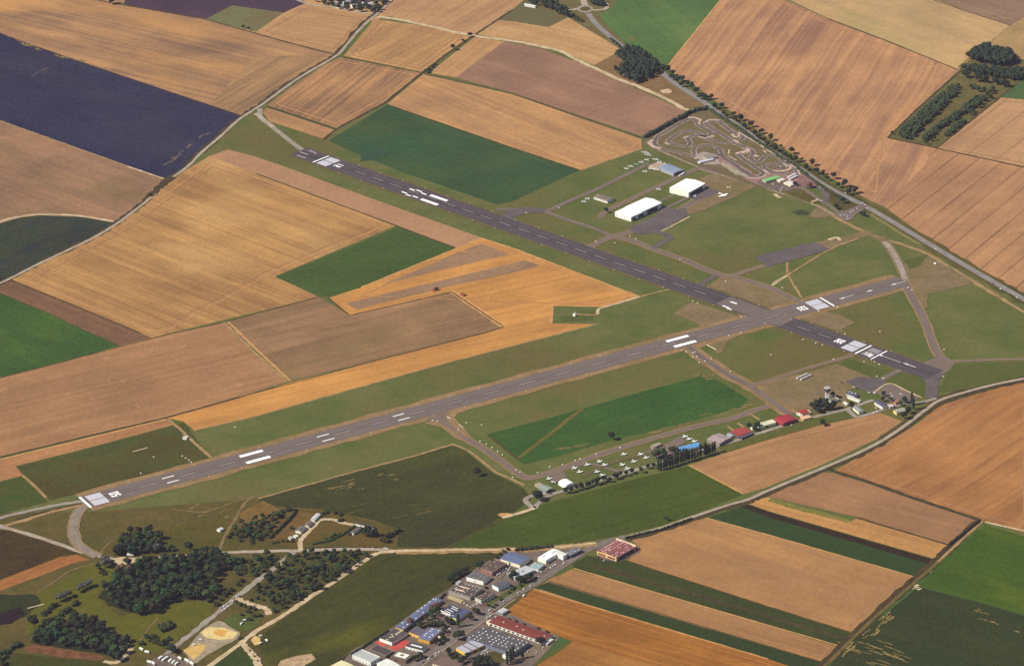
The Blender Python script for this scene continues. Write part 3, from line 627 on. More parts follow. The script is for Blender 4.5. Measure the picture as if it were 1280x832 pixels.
strip('track_path', [(47, 741), (75, 722), (88, 713), (118, 704)], 3.5, M_FAINT, jit=0.4)
strip('track_path', [(175, 800), (185, 786), (198, 772)], 3, M_FAINT, jit=0.5)
strip('track_path', [(128, 700), (127, 690), (132, 683), (140, 676)], 3, M_FAINT, jit=0.5)
strip('track_path', [(130, 826), (145, 828), (158, 818), (165, 808)], 8, M_TRACK, jit=0.4)
strip('track_path', [(215, 636), (250, 640), (275, 634), (300, 625), (322, 621)], 4, M_FAINT, jit=0.5)
# sand pit beside the lane
poly('sand_ground', [(229, 814), (246, 795), (256, 784), (272, 775), (284, 778), (299, 789), (300, 796), (288, 803), (262, 817), (246, 828), (238, 824)], ground_mat('pit_gravel', C(176, 158, 136), C(152, 136, 116), 14, 0.4), wobble=1.5)
poly('sand_ground', [(252, 790), (262, 784), (280, 784), (298, 791), (290, 798), (274, 799), (258, 797)], ground_mat('pale_sand', C(236, 212, 156), C(220, 190, 128), 10, 0.3), wobble=2)
poly('sand_ground', [(266, 789), (274, 786), (284, 789), (280, 795), (270, 794)], ground_mat('orange_sand', C(226, 176, 98), C(206, 156, 84), 8, 0.3), wobble=1.5)
poly('sand_ground', [(229, 813), (244, 804), (256, 807), (250, 818), (242, 824)], ground_mat('orange_sand_b', C(226, 184, 116), C(210, 166, 98), 10, 0.3), wobble=2)
poly('sand_ground', [(314, 800), (318, 794), (325, 797), (325, 804), (318, 806)], ground_mat('pale_sand_b', C(222, 188, 126), C(206, 170, 110), 8, 0.3), wobble=1.5)
poly('sand_ground', [(345, 834), (352, 826), (372, 819), (390, 817), (396, 823), (380, 832), (372, 840)], ground_mat('rubble_yard', C(200, 170, 136), C(168, 140, 112), 8, 0.5), wobble=1.5)
poly('grass_ground', [(277, 774), (300, 766), (330, 770), (318, 785), (300, 790), (285, 782)], M_GREEN)
poly('yard_ground', [(180, 836), (192, 822), (212, 816), (232, 824), (248, 834), (240, 850), (180, 850)], M_YARD)
# track down the south-east field edge
R8P = [(1226, 650), (1190, 683), (1168, 703), (1145, 723), (1105, 758), (1067, 793), (1030, 830), (995, 865)]
strip('road_verge', R8P, 17, ground_mat('ditch', C(64, 50, 34), C(84, 70, 40), 14, 0.5), jit=0.3)
strip('track_path', [(p[0] + 1.5, p[1] + 1.8) for p in R8P], 6, ground_mat('grass_track', C(120, 102, 60), C(98, 86, 46), 14, 0.4), jit=0.3)
strip('track_path', [(1229, 651), (1196, 680), (1172, 702)], 5, M_DIRT, jit=0.3)

# ------------------------------------------------------------------ dry ground on the airfield
M_BARE = ground_mat('bare_soil', C(138, 116, 88), C(126, 106, 78), 35, 0.35, C(120, 106, 70))
for q in ([(842, 392), (854, 383), (866, 378), (930, 397), (915, 402), (876, 408), (870, 403)], [(884, 359), (900, 346), (930, 350), (965, 360), (992, 374), (985, 382), (942, 386)],
          [(990, 397), (1030, 388), (1050, 394), (1069, 403), (1052, 412), (1060, 418), (1030, 414)], [(945, 482), (960, 476), (1010, 465), (1047, 455), (1080, 462), (1112, 474), (1060, 487), (1057, 510), (1000, 514), (962, 502)],
          [(1130, 330), (1162, 322), (1190, 336), (1218, 354), (1160, 368), (1160, 384), (1148, 386), (1132, 350)], [(872, 224), (890, 218), (918, 224), (946, 233), (920, 246), (882, 262), (860, 269), (857, 261), (888, 243)],
          [(884, 428), (905, 419), (918, 417), (921, 421), (908, 428), (906, 437), (898, 443)], [(1017, 262), (1030, 258), (1042, 268), (1030, 273), (1012, 272)], [(1020, 303), (1070, 292), (1086, 288), (1100, 300), (1085, 295), (1038, 312)]):
    poly('bare_ground', q, M_BARE, wobble=1.2)
for q in ([(1131, 326), (1160, 318), (1150, 333), (1137, 337)], [(1000, 390), (1060, 380), (1120, 372)][:0] or [(700, 396), (742, 390), (740, 400), (702, 402)],
          [(1062, 448), (1096, 460), (1120, 463), (1095, 474), (1047, 455)], [(1097, 478), (1128, 464), (1158, 471), (1159, 495), (1148, 496), (1112, 480)], [(1172, 490), (1190, 456), (1280, 452), (1340, 452), (1280, 470), (1210, 486)]):
    poly('grass_ground', q, M_GREEN)
poly('grass_ground', [(960, 537), (1010, 524), (1055, 512), (1068, 521), (1022, 532), (958, 550), (905, 566), (900, 560)], ground_mat('roadside_grass', C(84, 92, 40), C(98, 96, 46), 25))
poly('grass_ground', [(812, 256), (860, 244), (866, 247), (833, 262)], M_GREEN)

# ------------------------------------------------------------------ runways and taxiways
M_WHITE = paint(232, 228, 224, 0.7, 0.1)
M_WPURE = paint(250, 248, 242, 0.7, 0.03, 1.12)
M_WORN = paint(178, 168, 174, 0.8, 0.3)
M_KEYS = paint(206, 202, 214, 0.8, 0.12)

class Axis:
    """local frame of a runway: s metres along from the first threshold, t metres across (left positive)"""
    def __init__(s, a, b):
        s.a, s.b = G2(a), G2(b); s.L = (s.b - s.a).length
        s.d = (s.b - s.a) / s.L; s.n = Vector((-s.d.y, s.d.x))
    def p(s, u, t): return s.a + s.d * u + s.n * t
    def st(s, px):
        v = G2(px) - s.a
        return v.dot(s.d), v.dot(s.n)
    def rect(s, bm, u0, u1, t0, t1, z):
        sheet(bm, [s.p(u0, t0), s.p(u1, t0), s.p(u1, t1), s.p(u0, t1)], z)

A, B = Axis(*RA), Axis(*RB)
print('runway lengths', A.L, B.L)
def band(name, ax, u0, u1, w, mat, jit=0.0):
    pts = [ax.p(u0 + (u1 - u0) * i / 60, 0) for i in range(61)]
    bm = bmesh.new(); ribbon(bm, pts, w, nz(), jit)
    return tag(obj(name, bm, mat), kind='structure')
uB1 = B.st((1174, 466))[0]; uB0 = B.st((374, 189))[0]
uA1 = A.st((1130, 352))[0]
band('runway_verge_ground', B, uB0, uB1 - 40, 64, ground_mat('thin_verge', C(112, 98, 64), C(100, 92, 56), 20), 0.06)
band('runway_verge_ground', A, -2, uA1, 76, M_VERGE, 0.08)

# taxiways under the runways
def tax(px, w, mat=M_TAX, verge=0, curve=True):
    if verge: strip('taxiway_verge_ground', px, w + verge * 2, M_VERGE, curve, jit=0.1)
    return strip('taxiway_path', px, w, mat, curve)
tax([(548, 520), (556, 528), (570, 537), (586, 550), (605, 561), (630, 579), (650, 593), (664, 597), (702, 586), (747, 569), (815, 548), (870, 533), (915, 523), (960, 508), (985, 510)], 12, M_TAX, 3)
poly('taxiway_verge_ground', [(530, 529), (545, 524), (575, 533), (572, 542), (580, 552), (568, 547), (552, 534)], M_VERGE)
poly('taxiway_verge_ground', [(556, 520), (575, 513), (568, 522), (590, 546), (580, 545), (566, 533)], M_VERGE)
poly('taxiway_path', [(532, 524), (545, 518), (563, 514), (557, 521), (562, 530), (572, 538), (568, 540), (556, 532), (545, 527)], M_TAX)
tax([(857, 430), (866, 438), (880, 448), (912, 469), (937, 482), (960, 497), (977, 511), (990, 518)], 13, M_TAX, 9)
tax([(862, 434), (876, 446), (912, 470), (937, 482)], 4, M_TAXD)
tax([(937, 482), (960, 475.5), (1000, 463), (1042, 451), (1062, 445), (1072, 438)], 7, M_TAX, 2)
tax([(620, 262), (645, 262), (668, 262), (685, 263), (712, 251), (740, 239.5), (770, 225), (800, 210), (812, 204)], 12, M_TAX)
poly('taxiway_path', [(626, 268), (640, 262), (660, 259), (683, 261), (682, 266), (660, 266), (640, 272), (650, 282)], M_TAXD)
tax([(680, 264), (710, 275), (735, 283), (758, 292), (766, 296)], 11, M_TAX)
tax([(734, 311), (748, 303), (765, 296), (785, 291), (815, 279), (840, 268), (853, 261), (872, 249), (892, 239)], 15, M_TAX, 2)
tax([(765, 296), (790, 301), (815, 311), (855, 325), (892, 341), (915, 346), (960, 359), (992, 374), (1012, 380)], 13, M_TAX, 3)
tax([(895, 344), (885, 350), (868, 360), (856, 364)], 11, M_TAXD)
poly('apron_ground', [(786, 284), (815, 272), (831, 258), (847, 262), (857, 260), (860, 269), (827, 289), (800, 293), (788, 290)], M_TAXD)
poly('apron_ground', [(857, 246), (880, 235), (901, 239), (886, 247), (870, 251)], M_TAXD)
tax([(800, 291), (820, 290), (838, 296), (830, 302), (816, 310)], 14, M_TAXD)
strip('taxiway_edge_path', [(827, 289), (845, 280), (862, 271)], 4, M_TRACK, jit=0.3)
tax([(750, 273), (757, 265), (785, 251), (815, 236.5), (845, 223), (872, 210.5)], 10, M_TAX, 2)
tax([(812, 258), (835, 247), (862, 234)], 7, M_TAX)
tax([(835, 259), (860, 247)], 8, M_TAX)
strip('road', [(806, 180), (835, 193), (870, 208), (880, 213), (915, 223), (960, 237), (1000, 249), (1030, 262), (1045, 270)], 6, ground_mat('perimeter_road', C(168, 148, 126), C(146, 126, 104), 16, 0.4), jit=0.15)
strip('road', [(872, 209), (890, 213), (915, 221), (935, 228), (960, 235)], 13, M_TAX)
poly('apron_ground', [(942, 321), (1019, 302.5), (1038, 312), (960, 334)], M_TAXD)
tax([(956, 332), (935, 338), (918, 344), (905, 346)], 9, M_TAX, 2)
strip('path', [(965, 357), (975, 350), (985, 344)], 6, M_TRACK)
strip('path', [(985, 344), (1010, 328), (1040, 311), (1072, 298)], 5, M_DIRT, jit=0.3)
strip('path', [(984, 328), (985, 343), (992, 356), (1002, 372)], 5, M_DIRT, jit=0.3)
strip('path', [(1035, 300), (1046, 297), (1050, 301)], 7, M_TRACK)
strip('path', [(800, 371), (815, 367), (836, 362)], 5, M_DIRT)
strip('path', [(800, 371), (770, 380), (755, 384), (748, 387), (747, 393)], 6, M_TRACK)
strip('path', [(720, 393), (747, 394)], 5, M_DIRT)
strip('path', [(209, 523), (230, 541), (248, 558), (264, 572)], 6, M_DIRT, jit=0.3)
strip('path', [(28, 594), (42, 606), (58, 622)], 5, M_DIRT)
# old taxiway east of runway A and link to runway B
tax([(1100, 296), (1112, 310), (1123, 328), (1130, 345), (1134, 357)], 20, M_BARE, 0)
tax([(1105, 302), (1114, 312), (1123, 328), (1130, 345), (1134, 357)], 11, M_CONC, 0)
tax([(1130, 350), (1138, 368), (1150, 389), (1160, 412), (1168, 434), (1176, 447), (1184, 456)], 14, M_TAX, 3)
poly('taxiway_path', [(1150, 455), (1165, 449), (1172, 444), (1185, 447), (1194, 453), (1186, 464), (1178, 468)], M_TAX)
tax([(1186, 452), (1230, 450), (1280, 449), (1340, 448)], 7, M_TAX, 2)
poly('taxiway_path', [(1160, 468), (1182, 466), (1174, 474), (1172, 498), (1156, 498), (1158, 478), (1150, 470)], M_TAXD)
tax([(1128, 461), (1114, 468), (1100, 475)], 12, M_TAX)
poly('apron_ground', [(1057, 477), (1073, 471), (1100, 473), (1110, 479), (1090, 492), (1066, 482)], M_TAXD)
poly('apron_ground', [(1093, 490), (1112, 480), (1150, 496), (1140, 503), (1120, 506), (1104, 497)], M_TAX)
strip('fence_path', [(1091, 491), (1111, 479.5), (1130, 487), (1152, 497)], 3.5, M_TRACK)
strip('road', [(790, 588), (830, 577), (905, 555), (960, 538), (1010, 523), (1060, 511), (1082, 503), (1092, 500)], 8, M_ROAD)
strip('road', [(1058, 511), (1066, 518), (1072, 521), (1092, 516), (1115, 508), (1150, 503), (1170, 498)], 8, M_ROAD)
strip('road', [(800, 586), (770, 595), (740, 603), (702, 614), (685, 620), (672, 630), (668, 635), (657, 626), (664, 620), (690, 616)], 9, M_ROAD, jit=0.1)
strip('track_path', [(668, 635), (650, 641), (628, 647)], 8, M_TRACK)
poly('apron_ground', [(688, 590), (702, 586), (708, 596), (698, 602), (690, 604)], M_TAX)
poly('apron_ground', [(805, 565), (830, 556), (850, 545), (858, 552), (845, 560), (842, 570), (820, 572)], M_TAX)
tax([(716, 583), (740, 580), (770, 588), (790, 586)], 9, M_TAX)
tax([(728, 596), (752, 584), (775, 575), (800, 570), (830, 560)], 9, ground_mat('apron_grass', C(112, 100, 76), C(98, 92, 56), 20))
for a, b in (((900, 555), (893, 545)), ((937, 517), (950, 525)), ((922, 529), (930, 534)), ((1000, 517), (990, 512)), ((910, 533), (918, 539))):
    strip('path', [a, b], 5, M_DIRT)
# curved road round the south-west threshold
tax([(110, 628), (101, 636), (94, 648), (91.5, 664), (97, 679), (108, 688), (122, 695)], 15, ground_mat('threshold_road', C(152, 138, 126), C(134, 122, 114), 12, 0.4), 3)
strip('road', [(104, 626), (85, 629), (62, 633), (30, 640), (5, 646), (-10, 652), (5, 659)], 9, M_ROAD, jit=0.2)
strip('track_path', [(104, 631), (60, 641), (25, 652), (6, 657)], 9, M_DIRT, jit=0.3)
strip('track_path', [(103, 629), (60, 638), (20, 649)], 4, M_DARKM, jit=0.4)

runB = band('runway_pavement', B, uB0, uB1, 49, M_RWB)
runA = band('runway_pavement', A, -3, uA1, 47, M_RWA)
band('runway_crossing_pavement', B, B.st((905, 375))[0], B.st((985, 403))[0], 42, M_RWA)

DIG = {'0': ['111', '101', '101', '101', '111'], '5': ['111', '100', '111', '001', '111'], '2': ['111', '001', '111', '100', '111'], '3': ['111', '001', '111', '001', '111'], '1': ['010', '010', '010', '010', '010']}
def number(ax, txt, u0, sgn, parent, ln=17.0, wd=7.0, gap=2.2):
    bm = bmesh.new(); z = nz()
    tot = len(txt) * wd + (len(txt) - 1) * gap
    for i, ch in enumerate(txt):
        for r, row in enumerate(DIG[ch]):
            c = 0
            while c < 3:
                if row[c] == '1':
                    e = c
                    while e < 3 and row[e] == '1': e += 1
                    x0 = -tot / 2 + i * (wd + gap) + c * wd / 3; x1 = -tot / 2 + i * (wd + gap) + e * wd / 3
                    y0 = ln - (r + 1) * ln / 5; y1 = ln - r * ln / 5
                    ax.rect(bm, u0 + sgn * y0, u0 + sgn * y1, -sgn * x0, -sgn * x1, z)
                    c = e
                else: c += 1
    obj('runway_number', bm, M_WPURE, parent)
def keys(ax, u0, sgn, parent, ln=28.0, mat=M_KEYS):
    for side in (-1, 1):
        bm = bmesh.new(); z = nz()
        for i in range(6):
            t0 = 1.2 + i * 3.25
            ax.rect(bm, u0, u0 + sgn * ln, side * t0, side * (t0 + 2.75), z)
        obj('threshold_marking', bm, mat, parent)
def marks(name, ax, rects, parent, mat, zz=None):
    z = zz or nz()
    for u0, u1, t0, t1 in rects:
        bm = bmesh.new(); ax.rect(bm, u0, u1, t0, t1, z); obj(name, bm, mat, parent)
def bar(ax, u, w, parent, mat=M_WPURE, name='threshold_bar', hw=23.0):
    marks(name, ax, [(u - w / 2, u + w / 2, -hw, hw)], parent, mat)
def px_marks(name, ax, quads, parent, wid, mat=M_WPURE):
    for a, b in quads:
        (u0, t0), (u1, t1) = ax.st(a), ax.st(b); t = (t0 + t1) / 2
        bm = bmesh.new(); ax.rect(bm, u0, u1, t - wid / 2, t + wid / 2, nz()); obj(name, bm, mat, parent)

# runway A: 05 at the lower left, 23 at the upper right (displaced)
bar(A, 0, 4.2, runA); keys(A, 8, 1, runA); number(A, '05', 46, 1, runA)
bar(A, A.L, 3.4, runA); keys(A, A.L - 8, -1, runA); number(A, '23', A.L - 46, -1, runA)
px_marks('aiming_point_marking', A, [((299.5, 570.6), (328.6, 563.3)), ((308.4, 579.1), (337.2, 570.3)), ((833.4, 427.2), (860, 419.5)), ((843.1, 433.9), (869.5, 426.1))], runA, 8.5)
px_marks('touchdown_marking', A, [((202.5, 598.4), (217.5, 594.6)), ((208.75, 603.75), (223.75, 600)), ((396.2, 546.5), (411, 542.5)), ((403.1, 551.8), (417.9, 547.7)), ((491, 520.8), (505, 517)), ((497.75, 525.8), (511.9, 521.8))], runA, 3.0, M_WHITE)
nz()
for i in range(18):
    u = 100 + i * 74
    if u < A.L - 120: marks('centre_line_marking', A, [(u, u + 30, -0.45, 0.45)], runA, M_WORN, ZC[0])
def arrow(ax, tail, head, parent, w=1.0, hw=2.6):
    (u0, t0), (u1, t1) = ax.st(tail), ax.st(head); t = (t0 + t1) / 2; z = nz(); s = 1 if u1 > u0 else -1
    bm = bmesh.new(); ax.rect(bm, u0, u1 - s * 12, t - w / 2, t + w / 2, z)
    sheet(bm, [ax.p(u1 - s * 12, t - hw), ax.p(u1, t), ax.p(u1 - s * 12, t + hw)], z)
    obj('arrow_marking', bm, M_WHITE, parent)
arrow(A, (1068, 369.5), (1047.5, 373.8), runA); arrow(A, (1092, 363.3), (1081, 364.6), runA, 1.6); arrow(A, (1132, 351.5), (1113, 357), runA)
# runway B: 12 at the far left, 30 at the lower right (displaced)
bar(B, 0, 3.4, runB, hw=22); keys(B, 8, 1, runB); number(B, '12', 44, 1, runB)
bar(B, B.L, 3.4, runB); keys(B, B.L - 8, -1, runB); number(B, '30', B.L - 46, -1, runB)
px_marks('aiming_point_marking', B, [((538.5, 244), (558.5, 251.7)), ((526.7, 249), (546.7, 256.6))], runB, 8.0)
px_marks('touchdown_marking', B, [((511.9, 236.4), (518.9, 238.4)), ((520.6, 237.9), (527.5, 240.2)), ((526.2, 241.6), (533.2, 243.6)), ((501.9, 240), (508.9, 242.2)), ((507, 243.5), (514, 245.3)), ((515.6, 245.4), (522.6, 247.5)),
                                  ((913, 377.2), (921.2, 380.1)), ((903, 382.3), (911.2, 385)), ((908, 385.3), (914.5, 387.4))], runB, 3.6)
nz()
for i in range(26):
    u = 100 + i * 50
    if u < B.L - 90 and not (B.st((905, 375))[0] - 30 < u < B.st((985, 403))[0]): marks('centre_line_marking', B, [(u, u + 30, -0.5, 0.5)], runB, M_WORN, ZC[0])
marks('old_threshold_marking', B, [(B.L + 8, B.L + 30, 1.5, 17), (B.L + 8, B.L + 30, -17, -1.5)], runB, paint(150, 140, 148, 0.8, 0.4))
marks('old_number_marking', B, [(B.L + 14, B.L + 24, -14, -11), (B.L + 20, B.L + 23, -10, -3), (B.L + 24, B.L + 29, -18, -6), (B.L + 12, B.L + 15, -8, -4)], runB, M_WHITE)
bar(B, B.L + 36, 2.6, runB, hw=23)
arrow(B, (1126, 453), (1096, 443), runB); arrow(B, (1145, 459.3), (1128, 453.7), runB, 1.6)
px_marks('stopway_marking', B, [((387, 188.2), (394.5, 192)), ((375.5, 190), (384, 194)), ((371, 194.3), (382, 198))], runB, 3.0, M_WORN)
px_marks('red_marking', B, [((392.2, 192.6), (396, 192.3))], runB, 5, paint(190, 110, 100, 0.7, 0.2))

# ------------------------------------------------------------------ kart circuit
def KQ(c, o=(800, 130), s=9.043): return [(o[0] + x / s, o[1] + y / s) for x, y in c]
K2 = (900, 150)
poly('kart_ground', [(804, 181), (807, 173), (862, 142), (886, 136), (925, 158), (960, 186), (1000, 211), (1012, 222), (1018, 232), (1000, 238), (985, 236), (955, 237), (915, 222), (872, 206), (835, 192)], ground_mat('kart_infield', C(106, 96, 64), C(120, 104, 74), 25, 0.35, C(116, 98, 78)))
M_KART = ground_mat('kart_asphalt', C(102, 92, 92), C(116, 104, 100), 18, 0.3)
M_KERB = ground_mat('kart_kerb', C(190, 158, 148), C(212, 184, 172), 6, 0.5)
M_PINK = ground_mat('kart_run_off', C(166, 126, 124), C(146, 112, 110), 14, 0.35)
def kart(c, o=(800, 130), w=9, edge=True):
    p = KQ(c, o)
    if edge: strip('kart_kerb_path', p, w + 2.0, M_KERB, jit=0.12)
    strip('kart_track_path', p, w, M_KART)
poly('kart_ground', KQ([(620, 600), (720, 560), (830, 560), (1000, 620), (1266, 770), (1290, 850), (1180, 830), (1000, 740), (900, 690), (700, 650)]), M_PINK)
poly('kart_ground', KQ([(250, 660), (420, 620), (620, 600), (860, 590), (1000, 640), (1060, 720), (900, 760), (640, 790), (420, 730)], K2), M_PINK)
kart([(640, 600), (540, 578), (420, 545), (270, 520), (190, 480), (165, 430), (200, 370), (300, 310), (450, 220), (540, 180), (610, 176), (640, 205), (660, 245), (730, 285), (795, 325), (785, 355), (720, 372), (640, 362), (570, 372), (540, 405), (570, 440), (540, 478), (460, 478), (360, 450), (320, 425), (360, 385), (460, 325), (560, 305), (680, 345), (820, 420), (1040, 450), (1150, 475), (1205, 520), (1180, 560), (1090, 575)])
kart([(640, 600), (610, 560), (610, 510), (660, 478), (780, 470), (890, 505), (925, 560), (960, 610), (1080, 690), (1200, 770), (1290, 830)])
kart([(330, 650), (200, 530), (60, 440), (-40, 380)], K2, edge=False)
kart([(1100, 450), (1000, 395), (880, 320), (780, 255), (745, 215), (800, 190), (880, 190), (930, 235), (1010, 295), (1100, 345), (1150, 360), (1165, 395), (1120, 425)])
kart([(150, 265), (230, 290), (310, 320), (365, 350), (375, 390), (350, 425), (375, 465), (440, 478), (475, 445), (520, 412), (590, 408), (660, 420), (760, 490), (840, 550), (870, 595), (820, 620), (700, 605), (590, 590), (500, 535), (530, 508), (610, 520), (680, 550), (725, 550), (700, 510), (640, 470)], K2)
kart([(190, 385), (300, 470), (420, 550), (485, 600), (450, 640), (370, 655)], K2)
strip('kart_service_path', KQ([(210, 140), (310, 200), (430, 270), (540, 345), (650, 410), (760, 475), (870, 560), (900, 620)], K2), 4, M_KERB)
for c, o, w in (([(95, 430), (150, 485), (235, 505)], (800, 130), 12), ([(145, 410), (95, 440)], (800, 130), 9), ([(545, 160), (600, 155), (690, 180)], (800, 130), 10), ([(690, 180), (660, 235)], (800, 130), 6), ([(275, 440), (330, 462)], (800, 130), 9), ([(485, 390), (545, 365)], (800, 130), 8),
                ([(660, 372), (740, 385), (840, 362)], (800, 130), 8), ([(735, 215), (790, 182), (900, 190)], (800, 130), 7), ([(1060, 410), (1110, 440)], (800, 130), 9), ([(1145, 560), (1220, 530), (1200, 500)], (800, 130), 12), ([(1090, 570), (1130, 550)], (800, 130), 9), ([(615, 620), (715, 592)], (800, 130), 10),
                ([(185, 385), (230, 370), (320, 345)], K2, 11), ([(385, 400), (430, 420)], K2, 9), ([(600, 575), (700, 580), (780, 560), (795, 530), (720, 505)], K2, 9), ([(490, 565), (555, 610)], K2, 6), ([(330, 660), (440, 655), (520, 630)], K2, 7), ([(490, 345), (520, 375)], K2, 5), ([(1000, 590), (1090, 640)], (800, 130), 5), ([(1010, 520), (1000, 570)], (800, 130), 5),
                ([(200, 160), (220, 180), (180, 205)], K2, 6), ([(130, 165), (175, 200)], K2, 9)):
    strip('kart_kerb_path', KQ(c, o), w * 0.7, M_KERB, jit=0.25)
poly('kart_ground', KQ([(0, 500), (30, 470), (330, 640), (320, 665), (250, 630), (180, 625)], K2), ground_mat('paddock_gravel', C(176, 164, 142), C(158, 146, 124), 12, 0.4))
poly('kart_ground', [(868, 194), (880, 190), (896, 194), (900, 206), (880, 206)], ground_mat('paddock_concrete', C(160, 148, 142), C(180, 162, 150), 10, 0.4))
poly('parking_ground', [(945, 228), (960, 222), (985, 232), (1000, 236), (985, 240), (962, 238)], M_YARD)
poly('parking_ground', [(996, 218), (1012, 222), (1021, 232), (1016, 236), (998, 232)], ground_mat('red_gravel', C(150, 108, 108), C(134, 98, 100), 20, 0.3))
poly('grass_ground', [(982, 243), (1005, 236), (1020, 246), (1026, 254), (1012, 254)], M_ROUGH)
poly('grass_ground', [(1022, 227), (1036, 236), (1075, 258), (1060, 264), (1048, 262), (1036, 250), (1034, 241)], M_ROUGH)
strip('road', [(998, 232), (1010, 240), (1025, 250), (1040, 260), (1052, 270)], 9, M_TAX)
poly('parking_ground', [(1020, 233), (1026, 232), (1036, 241), (1037, 252), (1030, 252), (1028, 244)], M_TAXD)
poly('parking_ground', [(1043, 268), (1058, 263), (1074, 257), (1081, 255), (1085, 259), (1070, 268), (1066, 275), (1055, 276)], M_TAX)
strip('path', [(1022, 250), (1014, 253)], 5, M_TRACK)
strip('path', [(968, 243), (975, 248)], 8, M_TRACK)

# ------------------------------------------------------------------ buildings
M_GLASS = paint(60, 66, 84, 0.25, 0.05); M_DARKD = paint(56, 50, 58, 0.8, 0.05); M_SKY = paint(236, 238, 244, 0.4, 0.02)
M_TRIM = paint(216, 206, 194, 0.6, 0.1)

def frame(p0, p1, p2, h):
    """right-angled footprint from three eaves corners seen in the photograph at height h: origin at p0,
    x along p0->p2, y along p0->p1"""
    a, b, c = G2(p0, TOP + h), G2(p1, TOP + h), G2(p2, TOP + h)
    ey = (b - a); ex = (c - a)
    if ex.length >= ey.length: ux = ex.normalized(); uy = Vector((-ux.y, ux.x))
    else:
        uy = ey.normalized(); ux = Vector((uy.y, -uy.x))
    if uy.dot(ey) < 0: uy = -uy
    if ux.dot(ex) < 0: ux = -ux
    return a, ux, uy, abs(ex.dot(ux)), abs(ey.dot(uy))

